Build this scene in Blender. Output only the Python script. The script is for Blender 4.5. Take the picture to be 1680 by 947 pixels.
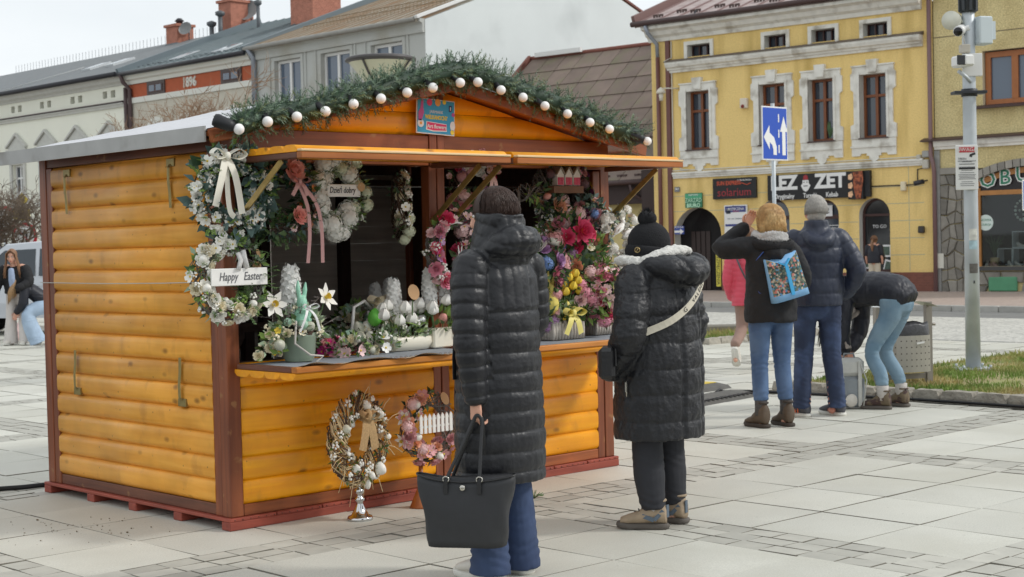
import bpy, bmesh, math, random
import numpy as np
from mathutils import Vector, Matrix, Euler
R=math.radians; PI=math.pi
SC=bpy.context.scene; COL=SC.collection
for o in list(bpy.data.objects): bpy.data.objects.remove(o)
# ---------------------------------------------------------------- camera
F_PX,PITCH,ROLL,YAW,CAMH=2535.64,.0294,-.0235,.7575,1.5
_fw=Vector((math.sin(YAW)*math.cos(PITCH),math.cos(YAW)*math.cos(PITCH),-math.sin(PITCH)))
_r=Vector((math.cos(YAW),-math.sin(YAW),0)); _u=_r.cross(_fw)
_r2=math.cos(ROLL)*_r+math.sin(ROLL)*_u; _u2=-math.sin(ROLL)*_r+math.cos(ROLL)*_u
CO=Vector((0,0,CAMH))
cd=bpy.data.cameras.new('camera'); cam=bpy.data.objects.new('camera',cd); COL.objects.link(cam)
cd.sensor_width=36; cd.lens=F_PX/1680*36; cd.clip_start=.1; cd.clip_end=3000
cam.matrix_world=Matrix(((_r2.x,_u2.x,-_fw.x,0),(_r2.y,_u2.y,-_fw.y,0),(_r2.z,_u2.z,-_fw.z,CAMH),(0,0,0,1)))
SC.camera=cam
cd.dof.use_dof=True; cd.dof.focus_distance=8.2; cd.dof.aperture_fstop=7.1
# where a line of sight meets the ground / a facade plane (used to take measurements off the photograph)
def ray(px,py): return _fw+(px-840)/F_PX*_r2-(py-473.5)/F_PX*_u2
def gnd(px,py,z=0): d=ray(px,py); return CO+d*((z-CAMH)/d.z)
def onY(px,py,y): d=ray(px,py); return CO+d*(y/d.y)
# ---------------------------------------------------------------- light
SUN_DIR=Vector((.862,-.909,1.0)).normalized()
W=bpy.data.worlds.new('World'); SC.world=W; W.use_nodes=True
nt=W.node_tree; nt.nodes.clear()
wo=nt.nodes.new('ShaderNodeOutputWorld'); bg=nt.nodes.new('ShaderNodeBackground')
sky=nt.nodes.new('ShaderNodeTexSky'); sky.sky_type='NISHITA'; sky.sun_disc=False
sky.sun_elevation=math.asin(SUN_DIR.z); sky.sun_rotation=math.atan2(SUN_DIR.x,SUN_DIR.y)
wtc=nt.nodes.new('ShaderNodeTexCoord'); wno=nt.nodes.new('ShaderNodeTexNoise'); wno.inputs['Scale'].default_value=3.2; wno.inputs['Detail'].default_value=5
wmp=nt.nodes.new('ShaderNodeMapping'); wmp.inputs['Scale'].default_value=(1,1,2.2)
wra=nt.nodes.new('ShaderNodeValToRGB'); wra.color_ramp.elements[0].position=.3; wra.color_ramp.elements[1].position=.68
wra.color_ramp.elements[0].color=(5.4,5.75,5.95,1); wra.color_ramp.elements[1].color=(6.9,7.1,7.2,1)
wmx=nt.nodes.new('ShaderNodeMix'); wmx.data_type='RGBA'; wmx.inputs[0].default_value=.93
nt.links.new(wtc.outputs['Generated'],wmp.inputs[0]); nt.links.new(wmp.outputs[0],wno.inputs['Vector'])
nt.links.new(wno.outputs['Fac'],wra.inputs[0]); nt.links.new(sky.outputs[0],wmx.inputs[6]); nt.links.new(wra.outputs[0],wmx.inputs[7])
nt.links.new(wmx.outputs[2],bg.inputs[0]); bg.inputs[1].default_value=.1; nt.links.new(bg.outputs[0],wo.inputs[0])
sl=bpy.data.lights.new('sun','SUN'); sl.energy=1.1; sl.angle=R(8); sl.color=(1,.97,.92)
so=bpy.data.objects.new('sun',sl); COL.objects.link(so); so.rotation_euler=SUN_DIR.to_track_quat('Z','Y').to_euler(); so.location=(0,-5,20)
vs=SC.view_settings; vs.view_transform='Standard'; vs.look='None'; vs.exposure=0.6; vs.gamma=1
SC.cycles.max_bounces=6; SC.cycles.transparent_max_bounces=8
# ---------------------------------------------------------------- materials
def lin(c):
    return tuple((x/255/12.92 if x/255<=.04045 else ((x/255+.055)/1.055)**2.4) for x in c)+(1,)
_MC={}
def mat(name,col,rough=.6,metal=0,noise=None,bump=None,rnd=0,spec=.5,coat=0,sheen=0,dark=None,world=False,stretch=None,alpha=None):
    """col sRGB. noise=(scale,amount) ; bump=(scale,strength) ; rnd per-object value variation ; dark=(col,scale,lo,hi) second colour"""
    if name in _MC: return _MC[name]
    m=bpy.data.materials.new(name); _MC[name]=m; m.use_nodes=True; n=m.node_tree; L=n.links
    b=n.nodes['Principled BSDF']; b.inputs['Roughness'].default_value=rough; b.inputs['Metallic'].default_value=metal
    b.inputs['Specular IOR Level'].default_value=spec; b.inputs['Coat Weight'].default_value=coat; b.inputs['Sheen Weight'].default_value=sheen
    base=lin(col); b.inputs['Base Color'].default_value=base; m.diffuse_color=base
    if not(noise or bump or rnd or dark): return m
    tc=n.nodes.new('ShaderNodeTexCoord'); vec=tc.outputs['Object']
    if world:
        g=n.nodes.new('ShaderNodeNewGeometry'); vec=g.outputs['Position']
    if stretch:
        mp=n.nodes.new('ShaderNodeMapping'); mp.inputs['Scale'].default_value=stretch; L.new(vec,mp.inputs[0]); vec=mp.outputs[0]
    oi=None
    if rnd:
        oi=n.nodes.new('ShaderNodeObjectInfo')
        if not world:
            ad=n.nodes.new('ShaderNodeVectorMath'); ad.operation='MULTIPLY_ADD'; ad.inputs[1].default_value=(1,1,1)
            sc=n.nodes.new('ShaderNodeMath'); sc.operation='MULTIPLY'; sc.inputs[1].default_value=37.
            L.new(oi.outputs['Random'],sc.inputs[0]); L.new(vec,ad.inputs[0]); L.new(sc.outputs[0],ad.inputs[2]); vec=ad.outputs[0]
    cur=None
    def rgb(c):
        x=n.nodes.new('ShaderNodeRGB'); x.outputs[0].default_value=c; return x.outputs[0]
    cur=rgb(base)
    if dark:
        dc,ds,lo,hi=dark[:4]; dvec=vec
        if len(dark)>4:
            mp=n.nodes.new('ShaderNodeMapping'); mp.inputs['Scale'].default_value=dark[4]; L.new(vec,mp.inputs[0]); dvec=mp.outputs[0]
        t=n.nodes.new('ShaderNodeTexNoise'); t.inputs['Scale'].default_value=ds; t.inputs['Detail'].default_value=4; L.new(dvec,t.inputs['Vector'])
        mr=n.nodes.new('ShaderNodeMapRange'); mr.inputs[1].default_value=lo; mr.inputs[2].default_value=hi; L.new(t.outputs['Fac'],mr.inputs[0])
        mx=n.nodes.new('ShaderNodeMix'); mx.data_type='RGBA'; L.new(mr.outputs[0],mx.inputs[0]); L.new(cur,mx.inputs[6]); mx.inputs[7].default_value=lin(dc); cur=mx.outputs[2]
    val=None
    if noise:
        t=n.nodes.new('ShaderNodeTexNoise'); t.inputs['Scale'].default_value=noise[0]; t.inputs['Detail'].default_value=6; L.new(vec,t.inputs['Vector'])
        mr=n.nodes.new('ShaderNodeMapRange'); mr.inputs[1].default_value=.25; mr.inputs[2].default_value=.75; mr.inputs[3].default_value=1-noise[1]; mr.inputs[4].default_value=1+noise[1]
        L.new(t.outputs['Fac'],mr.inputs[0]); val=mr.outputs[0]
    if rnd:
        mr=n.nodes.new('ShaderNodeMapRange'); mr.inputs[3].default_value=1-rnd; mr.inputs[4].default_value=1+rnd; L.new(oi.outputs['Random'],mr.inputs[0])
        if val is None: val=mr.outputs[0]
        else:
            mu=n.nodes.new('ShaderNodeMath'); mu.operation='MULTIPLY'; L.new(val,mu.inputs[0]); L.new(mr.outputs[0],mu.inputs[1]); val=mu.outputs[0]
    if val is not None:
        vm=n.nodes.new('ShaderNodeVectorMath'); vm.operation='SCALE'; L.new(cur,vm.inputs[0]); L.new(val,vm.inputs['Scale']); cur=vm.outputs[0]
    L.new(cur,b.inputs['Base Color'])
    if bump:
        t=n.nodes.new('ShaderNodeTexNoise'); t.inputs['Scale'].default_value=bump[0]; t.inputs['Detail'].default_value=5; L.new(vec,t.inputs['Vector'])
        bp=n.nodes.new('ShaderNodeBump'); bp.inputs['Strength'].default_value=bump[1]; bp.inputs['Distance'].default_value=.01 if len(bump)<3 else bump[2]
        L.new(t.outputs['Fac'],bp.inputs['Height']); L.new(bp.outputs[0],b.inputs['Normal'])
    return m
def wood(name,col,col2,axis,rough=.42,knots=True,rnd=.1,grain=1,wear=None):
    """varnished wood, grain along axis 0/1/2 of the object"""
    if name in _MC: return _MC[name]
    m=bpy.data.materials.new(name); _MC[name]=m; m.use_nodes=True; n=m.node_tree; L=n.links
    b=n.nodes['Principled BSDF']; b.inputs['Roughness'].default_value=rough
    tc=n.nodes.new('ShaderNodeTexCoord'); oi=n.nodes.new('ShaderNodeObjectInfo')
    sc=n.nodes.new('ShaderNodeMath'); sc.operation='MULTIPLY'; sc.inputs[1].default_value=53.; L.new(oi.outputs['Random'],sc.inputs[0])
    ad=n.nodes.new('ShaderNodeVectorMath'); ad.operation='ADD'; L.new(tc.outputs['Object'],ad.inputs[0]); L.new(sc.outputs[0],ad.inputs[1])
    s=[1,1,1]; s[axis]=.06
    mp=n.nodes.new('ShaderNodeMapping'); mp.inputs['Scale'].default_value=s; L.new(ad.outputs[0],mp.inputs[0])
    t=n.nodes.new('ShaderNodeTexNoise'); t.inputs['Scale'].default_value=26; t.inputs['Detail'].default_value=7; t.inputs['Distortion'].default_value=.6; L.new(mp.outputs[0],t.inputs['Vector'])
    cr=n.nodes.new('ShaderNodeValToRGB'); cr.color_ramp.elements[0].position=.3; cr.color_ramp.elements[1].position=.68
    cr.color_ramp.elements[0].color=lin(col2); cr.color_ramp.elements[1].color=lin(col); L.new(t.outputs['Fac'],cr.inputs[0])
    cur=cr.outputs[0]
    # broad tone drift
    t2=n.nodes.new('ShaderNodeTexNoise'); t2.inputs['Scale'].default_value=3.1; t2.inputs['Detail'].default_value=3; L.new(ad.outputs[0],t2.inputs['Vector'])
    mr=n.nodes.new('ShaderNodeMapRange'); mr.inputs[1].default_value=.3; mr.inputs[2].default_value=.7; mr.inputs[3].default_value=.82; mr.inputs[4].default_value=1.14; L.new(t2.outputs['Fac'],mr.inputs[0])
    m2=n.nodes.new('ShaderNodeMapRange'); m2.inputs[3].default_value=1-rnd; m2.inputs[4].default_value=1+rnd; L.new(oi.outputs['Random'],m2.inputs[0])
    mu=n.nodes.new('ShaderNodeMath'); mu.operation='MULTIPLY'; L.new(mr.outputs[0],mu.inputs[0]); L.new(m2.outputs[0],mu.inputs[1])
    vm=n.nodes.new('ShaderNodeVectorMath'); vm.operation='SCALE'; L.new(cur,vm.inputs[0]); L.new(mu.outputs[0],vm.inputs['Scale']); cur=vm.outputs[0]
    if knots:
        s=[1,1,1]; s[axis]=.55
        mk=n.nodes.new('ShaderNodeMapping'); mk.inputs['Scale'].default_value=s; L.new(ad.outputs[0],mk.inputs[0])
        v=n.nodes.new('ShaderNodeTexVoronoi'); v.inputs['Scale'].default_value=7.5; v.inputs['Randomness'].default_value=1; L.new(mk.outputs[0],v.inputs['Vector'])
        k=n.nodes.new('ShaderNodeMapRange'); k.inputs[1].default_value=.05; k.inputs[2].default_value=.16; k.inputs[3].default_value=.62; k.inputs[4].default_value=0; L.new(v.outputs['Distance'],k.inputs[0])
        mx=n.nodes.new('ShaderNodeMix'); mx.data_type='RGBA'; L.new(k.outputs[0],mx.inputs[0]); L.new(cur,mx.inputs[6]); mx.inputs[7].default_value=lin((86,44,14)); cur=mx.outputs[2]
    if knots:
        v=n.nodes.new('ShaderNodeTexVoronoi'); v.inputs['Scale'].default_value=13; L.new(ad.outputs[0],v.inputs['Vector'])
        k=n.nodes.new('ShaderNodeMapRange'); k.inputs[1].default_value=.04; k.inputs[2].default_value=.09; k.inputs[3].default_value=.6; k.inputs[4].default_value=0; L.new(v.outputs['Distance'],k.inputs[0])
        mx=n.nodes.new('ShaderNodeMix'); mx.data_type='RGBA'; L.new(k.outputs[0],mx.inputs[0]); L.new(cur,mx.inputs[6]); mx.inputs[7].default_value=lin((74,42,20)); cur=mx.outputs[2]
        s=[1.4,1.4,1.4]; s[axis]=2.6
        mk=n.nodes.new('ShaderNodeMapping'); mk.inputs['Scale'].default_value=s; L.new(ad.outputs[0],mk.inputs[0])
        tn=n.nodes.new('ShaderNodeTexNoise'); tn.inputs['Scale'].default_value=3.4; tn.inputs['Detail'].default_value=6; L.new(mk.outputs[0],tn.inputs['Vector'])
        k=n.nodes.new('ShaderNodeMapRange'); k.inputs[1].default_value=.58; k.inputs[2].default_value=.74; k.inputs[3].default_value=0; k.inputs[4].default_value=.35; L.new(tn.outputs['Fac'],k.inputs[0])
        mx=n.nodes.new('ShaderNodeMix'); mx.data_type='RGBA'; L.new(k.outputs[0],mx.inputs[0]); L.new(cur,mx.inputs[6]); mx.inputs[7].default_value=lin((150,96,48)); cur=mx.outputs[2]
    if wear:
        tw=n.nodes.new('ShaderNodeTexNoise'); tw.inputs['Scale'].default_value=9; tw.inputs['Detail'].default_value=8; L.new(ad.outputs[0],tw.inputs['Vector'])
        k=n.nodes.new('ShaderNodeMapRange'); k.inputs[1].default_value=.66; k.inputs[2].default_value=.72; L.new(tw.outputs['Fac'],k.inputs[0])
        mx=n.nodes.new('ShaderNodeMix'); mx.data_type='RGBA'; L.new(k.outputs[0],mx.inputs[0]); L.new(cur,mx.inputs[6]); mx.inputs[7].default_value=lin(wear); cur=mx.outputs[2]
    L.new(cur,b.inputs['Base Color'])
    bp=n.nodes.new('ShaderNodeBump'); bp.inputs['Strength'].default_value=.25*grain; bp.inputs['Distance'].default_value=.004; L.new(t.outputs['Fac'],bp.inputs['Height']); L.new(bp.outputs[0],b.inputs['Normal'])
    return m
def glassmat(name,tint=(20,26,30),rough=.04):
    return mat(name,tint,rough=rough,spec=.9)
def clearglass(name):
    if name in _MC: return _MC[name]
    m=bpy.data.materials.new(name); _MC[name]=m; m.use_nodes=True; n=m.node_tree; n.nodes.clear()
    o=n.nodes.new('ShaderNodeOutputMaterial'); mx=n.nodes.new('ShaderNodeMixShader'); tr=n.nodes.new('ShaderNodeBsdfTransparent'); tr.inputs[0].default_value=(.8,.84,.84,1)
    g=n.nodes.new('ShaderNodeBsdfGlossy'); g.inputs['Roughness'].default_value=.02; fr=n.nodes.new('ShaderNodeFresnel'); fr.inputs[0].default_value=1.5
    n.links.new(fr.outputs[0],mx.inputs[0]); n.links.new(tr.outputs[0],mx.inputs[1]); n.links.new(g.outputs[0],mx.inputs[2]); n.links.new(mx.outputs[0],o.inputs[0]); return m
# ---------------------------------------------------------------- mesh builder
def basis(d):
    d=Vector(d).normalized(); a=Vector((0,0,1)) if abs(d.z)<.95 else Vector((1,0,0))
    s=d.cross(a).normalized(); return s,s.cross(d).normalized()*1.0
class MB:
    def __init__(s): s.v=[];s.f=[];s.m=[];s.s=[]
    def add(s,vs,fs,mi=0,sm=False):
        o=len(s.v); s.v+= [tuple(x) for x in vs]
        for f in fs: s.f.append(tuple(i+o for i in f)); s.m.append(mi); s.s.append(sm)
        return s
    def box(s,c,sz,rot=None,mi=0,bev=0):
        hx,hy,hz=sz[0]/2,sz[1]/2,sz[2]/2
        if bev:
            b=min(bev,hx*.9,hy*.9,hz*.9); vs=[]; 
            for sx in(-1,1):
                for sy in(-1,1):
                    for sz_ in(-1,1):
                        vs+=[Vector((sx*hx,sy*(hy-b),sz_*(hz-b))),Vector((sx*(hx-b),sy*hy,sz_*(hz-b))),Vector((sx*(hx-b),sy*(hy-b),sz_*hz))]
            def i(x,y,z,k): return ((x*2+y)*2+z)*3+k
            fs=[]
            for x in(0,1):
                q=[i(x,0,0,0),i(x,1,0,0),i(x,1,1,0),i(x,0,1,0)]; fs.append(q if x else q[::-1])
                q=[i(0,x,0,1),i(1,x,0,1),i(1,x,1,1),i(0,x,1,1)]; fs.append(q[::-1] if x else q)
                q=[i(0,0,x,2),i(1,0,x,2),i(1,1,x,2),i(0,1,x,2)]; fs.append(q if x else q[::-1])
            for a in(0,1):
                for b_ in(0,1):
                    q=[i(a,b_,0,0),i(a,b_,1,0),i(a,b_,1,1),i(a,b_,0,1)]; fs.append(q if a==b_ else q[::-1])
                    q=[i(0,a,b_,1),i(0,a,b_,2),i(1,a,b_,2),i(1,a,b_,1)]; fs.append(q if a==b_ else q[::-1])
                    q=[i(a,0,b_,0),i(a,1,b_,0),i(a,1,b_,2),i(a,0,b_,2)]; fs.append(q if a==b_ else q[::-1])
                    for c_ in(0,1):
                        q=[i(a,b_,c_,0),i(a,b_,c_,1),i(a,b_,c_,2)]; fs.append(q if (a+b_+c_)%2==1 else q[::-1])
        else:
            vs=[Vector((x,y,z)) for x in(-hx,hx) for y in(-hy,hy) for z in(-hz,hz)]
            fs=[(0,1,3,2),(4,6,7,5),(0,4,5,1),(2,3,7,6),(0,2,6,4),(1,5,7,3)]
        if rot is not None:
            M=rot if isinstance(rot,Matrix) else Euler(rot).to_matrix(); vs=[M@v for v in vs]
        c=Vector(c); return s.add([v+c for v in vs],fs,mi)
    def bb(s,x0,x1,y0,y1,z0,z1,mi=0,bev=0): return s.box(((x0+x1)/2,(y0+y1)/2,(z0+z1)/2),(abs(x1-x0),abs(y1-y0),abs(z1-z0)),None,mi,bev)
    def beam(s,p0,p1,w,h,mi=0,up=None,bev=0):
        p0,p1=Vector(p0),Vector(p1); d=(p1-p0); L=d.length; d.normalize()
        u=Vector(up) if up else (Vector((0,0,1)) if abs(d.z)<.99 else Vector((0,1,0)))
        sd=d.cross(u).normalized(); u=sd.cross(d).normalized()
        M=Matrix((d,sd,u)).transposed(); return s.box((p0+p1)/2,(L,w,h),M,mi,bev)
    def ring(s,c,a,b,ra,rb,n): return [c+a*(ra*math.cos(2*PI*k/n))+b*(rb*math.sin(2*PI*k/n)) for k in range(n)]
    def tube(s,pts,rs,n=8,mi=0,caps=True,sm=True,side=None,closed=False):
        pts=[Vector(p) for p in pts]; N=len(pts)
        if not isinstance(rs,(list,tuple)): rs=[rs]*N
        rs=[r if isinstance(r,(list,tuple)) else (r,r) for r in rs]
        vs=[]; pa=None
        for i,p in enumerate(pts):
            if closed: d=pts[(i+1)%N]-pts[i-1]
            else: d=pts[min(i+1,N-1)]-pts[max(i-1,0)]
            if d.length<1e-9: d=Vector((0,0,1))
            d.normalize()
            if side is not None:
                a=Vector(side); a=(a-d*a.dot(d))
                if a.length<1e-4: a=basis(d)[0]
                a.normalize()
            elif pa is not None:
                a=pa-d*pa.dot(d); 
                if a.length<1e-4: a=basis(d)[0]
                a.normalize()
            else: a=basis(d)[0]
            pa=a; b=d.cross(a)
            vs+=s.ring(p,a,b,rs[i][0],rs[i][1],n)
        fs=[]
        for i in range(N-1 if not closed else N):
            j=(i+1)%N
            for k in range(n): fs.append((i*n+k,i*n+(k+1)%n,j*n+(k+1)%n,j*n+k))
        if caps and not closed:
            fs.append(tuple(range(n))[::-1]); fs.append(tuple((N-1)*n+k for k in range(n)))
        return s.add(vs,fs,mi,sm)
    def cyl(s,p0,p1,r0,r1=None,n=12,mi=0,caps=True,sm=True): return s.tube([p0,p1],[r0,r0 if r1 is None else r1],n,mi,caps,sm)
    def ell(s,c,r,rot=None,nu=10,nv=6,mi=0):
        if not isinstance(r,(list,tuple)): r=(r,r,r)
        c=Vector(c); vs=[Vector((0,0,-r[2]))]
        for i in range(1,nv):
            t=-PI/2+PI*i/nv
            for k in range(nu): vs.append(Vector((r[0]*math.cos(t)*math.cos(2*PI*k/nu),r[1]*math.cos(t)*math.sin(2*PI*k/nu),r[2]*math.sin(t))))
        vs.append(Vector((0,0,r[2]))); fs=[]
        for k in range(nu): fs.append((0,1+(k+1)%nu,1+k)); fs.append((len(vs)-1,1+(nv-2)*nu+k,1+(nv-2)*nu+(k+1)%nu))
        for i in range(nv-2):
            for k in range(nu): fs.append((1+i*nu+k,1+i*nu+(k+1)%nu,1+(i+1)*nu+(k+1)%nu,1+(i+1)*nu+k))
        if rot is not None:
            M=rot if isinstance(rot,Matrix) else Euler(rot).to_matrix(); vs=[M@v for v in vs]
        return s.add([v+c for v in vs],fs,mi,True)
    def lathe(s,prof,c=(0,0,0),n=16,mi=0,sm=True,caps=True):
        c=Vector(c); vs=[]
        for r,z in prof:
            for k in range(n): vs.append(c+Vector((r*math.cos(2*PI*k/n),r*math.sin(2*PI*k/n),z)))
        fs=[]
        for i in range(len(prof)-1):
            for k in range(n): fs.append((i*n+k,i*n+(k+1)%n,(i+1)*n+(k+1)%n,(i+1)*n+k))
        if caps: fs.append(tuple(range(n))[::-1]); fs.append(tuple((len(prof)-1)*n+k for k in range(n)))
        return s.add(vs,fs,mi,sm)
    def prism(s,poly,f,mi=0,sm=False):
        """poly 2-D points, f(u,v,t)->3-D with t in 0,1"""
        n=len(poly); vs=[f(u,v,0) for u,v in poly]+[f(u,v,1) for u,v in poly]
        fs=[tuple(range(n))[::-1],tuple(range(n,2*n))]; ss=[(k,(k+1)%n,n+(k+1)%n,n+k) for k in range(n)]
        s.add(vs,fs,mi,False); o=len(s.v)-2*n
        for f_ in ss: s.f.append(tuple(i+o for i in f_)); s.m.append(mi); s.s.append(sm)
        return s
    def quad(s,a,b,c,d,mi=0): return s.add([a,b,c,d],[(0,1,2,3)],mi)
    def mesh(s,name,mats):
        me=bpy.data.meshes.new(name); me.from_pydata(s.v,[],s.f)
        if not isinstance(mats,(list,tuple)): mats=[mats]
        for m in mats: me.materials.append(m)
        if s.f:
            me.polygons.foreach_set('material_index',s.m); me.polygons.foreach_set('use_smooth',s.s)
        me.update(); return me
    def obj(s,name,mats,parent=None,loc=(0,0,0),rot=None,fix=False):
        me=s.mesh(name,mats)
        if fix: fixn(me)
        return piece(name,me,parent,loc,rot)
def fixn(me):
    bm=bmesh.new(); bm.from_mesh(me); bmesh.ops.recalc_face_normals(bm,faces=bm.faces); bm.to_mesh(me); bm.free()
def piece(name,me,parent=None,loc=(0,0,0),rot=None,scale=None,label=None):
    o=bpy.data.objects.new(name,me); COL.objects.link(o); o.location=loc
    if rot is not None:
        if isinstance(rot,Matrix): o.rotation_euler=rot.to_euler()
        else: o.rotation_euler=rot
    if scale is not None: o.scale=scale if isinstance(scale,(list,tuple)) else (scale,)*3
    if parent is not None: o.parent=parent
    if label: o['label']=label
    return o
def thing(name,label,cat,loc=(0,0,0),rotz=0,group=None,rot=None):
    o=bpy.data.objects.new(name,None); COL.objects.link(o); o.location=loc; o.rotation_euler=rot if rot is not None else (0,0,rotz)
    o.empty_display_size=.1; o['label']=label; o['category']=cat
    if group: o['group']=group
    return o
def tag(o,label,cat,group=None):
    o['label']=label; o['category']=cat
    if group: o['group']=group
    return o
def struct(o,kind='structure'): o['kind']=kind; return o
def stuff(o): o['kind']='stuff'; return o
def dup(root,loc,rotz,label):
    r=root.copy(); COL.objects.link(r); r.location=loc; r.rotation_euler=(0,0,rotz); r['label']=label
    for ch in list(root.children):
        c=ch.copy(); COL.objects.link(c); c.parent=r
        for g in ch.children:
            d=g.copy(); COL.objects.link(d); d.parent=c
    return r
_TXT={}
def text_mesh(s,size,depth=.004,align='CENTER',mats=None,shear=0,sx=1,bold=0,wid=None):
    cu=bpy.data.curves.new('lettering','FONT'); cu.body=s; cu.size=size; cu.extrude=depth; cu.align_x=align; cu.align_y='CENTER'; cu.shear=shear; cu.offset=bold; cu.resolution_u=2
    o=bpy.data.objects.new('lettering',cu); COL.objects.link(o)
    dg=bpy.context.evaluated_depsgraph_get(); me=bpy.data.meshes.new_from_object(o.evaluated_get(dg)); bpy.data.objects.remove(o)
    if wid:
        xs=[v.co.x for v in me.vertices]; sx=wid/max(1e-6,max(xs)-min(xs))
    if sx!=1:
        for v in me.vertices: v.co.x*=sx
    me.materials.clear(); me.materials.append(mats); return me
def text(s,size,m,parent,loc,face='-y',name='lettering',**k):
    """text standing in the local XZ plane, readable from -Y"""
    me=text_mesh(s,size,mats=m,**k)
    return piece(name,me,parent,loc,(PI/2,0,0) if face=='-y' else face)
rng=random.Random(7)
# ================================================================ GROUND
def paving_mat():
    m=mat('granite slab',(200,199,189),rough=.62,noise=(1.3,.09),rnd=.065,spec=.35,bump=(160,.12,.004))
    n=m.node_tree; L=n.links; b=n.nodes['Principled BSDF']
    src=b.inputs['Base Color'].links[0].from_socket
    g=n.nodes.new('ShaderNodeNewGeometry')
    t=n.nodes.new('ShaderNodeTexNoise'); t.inputs['Scale'].default_value=150; t.inputs['Detail'].default_value=3; L.new(g.outputs['Position'],t.inputs['Vector'])
    mr=n.nodes.new('ShaderNodeMapRange'); mr.inputs[1].default_value=.3; mr.inputs[2].default_value=.7; mr.inputs[3].default_value=.86; mr.inputs[4].default_value=1.12; L.new(t.outputs['Fac'],mr.inputs[0])
    vm=n.nodes.new('ShaderNodeVectorMath'); vm.operation='SCALE'; L.new(src,vm.inputs[0]); L.new(mr.outputs[0],vm.inputs['Scale'])
    t=n.nodes.new('ShaderNodeTexNoise'); t.inputs['Scale'].default_value=.55; t.inputs['Detail'].default_value=8; t.inputs['Roughness'].default_value=.65; L.new(g.outputs['Position'],t.inputs['Vector'])
    mr=n.nodes.new('ShaderNodeMapRange'); mr.inputs[1].default_value=.42; mr.inputs[2].default_value=.7; mr.inputs[3].default_value=0; mr.inputs[4].default_value=.7; L.new(t.outputs['Fac'],mr.inputs[0])
    mx=n.nodes.new('ShaderNodeMix'); mx.data_type='RGBA'; L.new(mr.outputs[0],mx.inputs[0]); L.new(vm.outputs[0],mx.inputs[6]); mx.inputs[7].default_value=lin((178,175,161))
    # sparse grit and droplets
    v=n.nodes.new('ShaderNodeTexVoronoi'); v.inputs['Scale'].default_value=9; L.new(g.outputs['Position'],v.inputs['Vector'])
    mr=n.nodes.new('ShaderNodeMapRange'); mr.inputs[1].default_value=.03; mr.inputs[2].default_value=.075; mr.inputs[3].default_value=.5; mr.inputs[4].default_value=0; L.new(v.outputs['Distance'],mr.inputs[0])
    m2=n.nodes.new('ShaderNodeMix'); m2.data_type='RGBA'; L.new(mr.outputs[0],m2.inputs[0]); L.new(mx.outputs[2],m2.inputs[6]); m2.inputs[7].default_value=lin((140,136,124))
    L.new(m2.outputs[2],b.inputs['Base Color']); return m
M_slab=paving_mat()
M_sett=mat('grey sett',(182,180,170),rough=.65,noise=(9,.1),rnd=.13,spec=.35,bump=(70,.3,.005))
M_joint=mat('joint sand',(78,74,64),rough=.95,dark=((40,39,36),1.1,.42,.6),world=True)
M_edge=mat('dirty joint edge',(120,116,105),rough=.95)
M_far=mat('far ground',(160,158,150),rough=.9,noise=(.3,.1),world=True)
mb=MB(); mb.quad((-900,-900,-.16),(900,-900,-.16),(900,900,-.16),(-900,900,-.16)); struct(mb.obj('ground',M_far))
mb=MB(); mb.bb(-8,19.28,-6,52,-.15,-.012); paving=struct(mb.obj('plaza_paving',M_joint))
def cam_px(p):
    d=Vector(p)-CO; z=d.dot(_fw)
    if z<.5: return None
    return 840+F_PX*d.dot(_r2)/z,473.5-F_PX*d.dot(_u2)/z,z
def vis(x,y,m=170):
    q=cam_px((x,y,0)); return q is not None and -m<q[0]<1680+m and q[1]<947+m*1.3
def in_bed(x,y): return 12.0<x<17.2 and y<9.3
def in_isl(x,y): return 16.75<x<19.3 and 13.8<y<21
PX0,PXP,PY0,PYP=5.91,2.90,6.15,2.83; BWX,BWY=.42,.41; SX,SY=.62,.605
slabs=[];setts=[]
for i in range(-3,6):
    for j in range(-3,16):
        cx,cy=PX0+i*PXP,PY0+j*PYP
        for a in range(4):
            for b in range(4):
                x,y=cx+BWX+(a+.5)*SX,cy+BWY+(b+.5)*SY
                slabs.append((x,y,SX-.0075,SY-.0075))
        # Y band: three rows across x, X band (with the crossing): three rows across y
        for k in range(3):
            x=cx+(k+.5)*BWX/3; yy=cy+BWY; off=[0,.09,.045][k]; y1=cy+PYP
            while yy<y1-.02:
                ln=min(.205+rng.uniform(-.02,.02),y1-yy)
                if ln<.09: ln=y1-yy
                setts.append((x,yy+ln/2,BWX/3-.0065,ln-.0065)); yy+=ln
            y=cy+(k+.5)*BWY/3; xx=cx; x1=cx+PXP
            while xx<x1-.02:
                ln=min(.205+rng.uniform(-.02,.02),x1-xx)
                setts.append((xx+ln/2,y,ln-.0065,BWY/3-.0065)); xx+=ln
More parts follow.
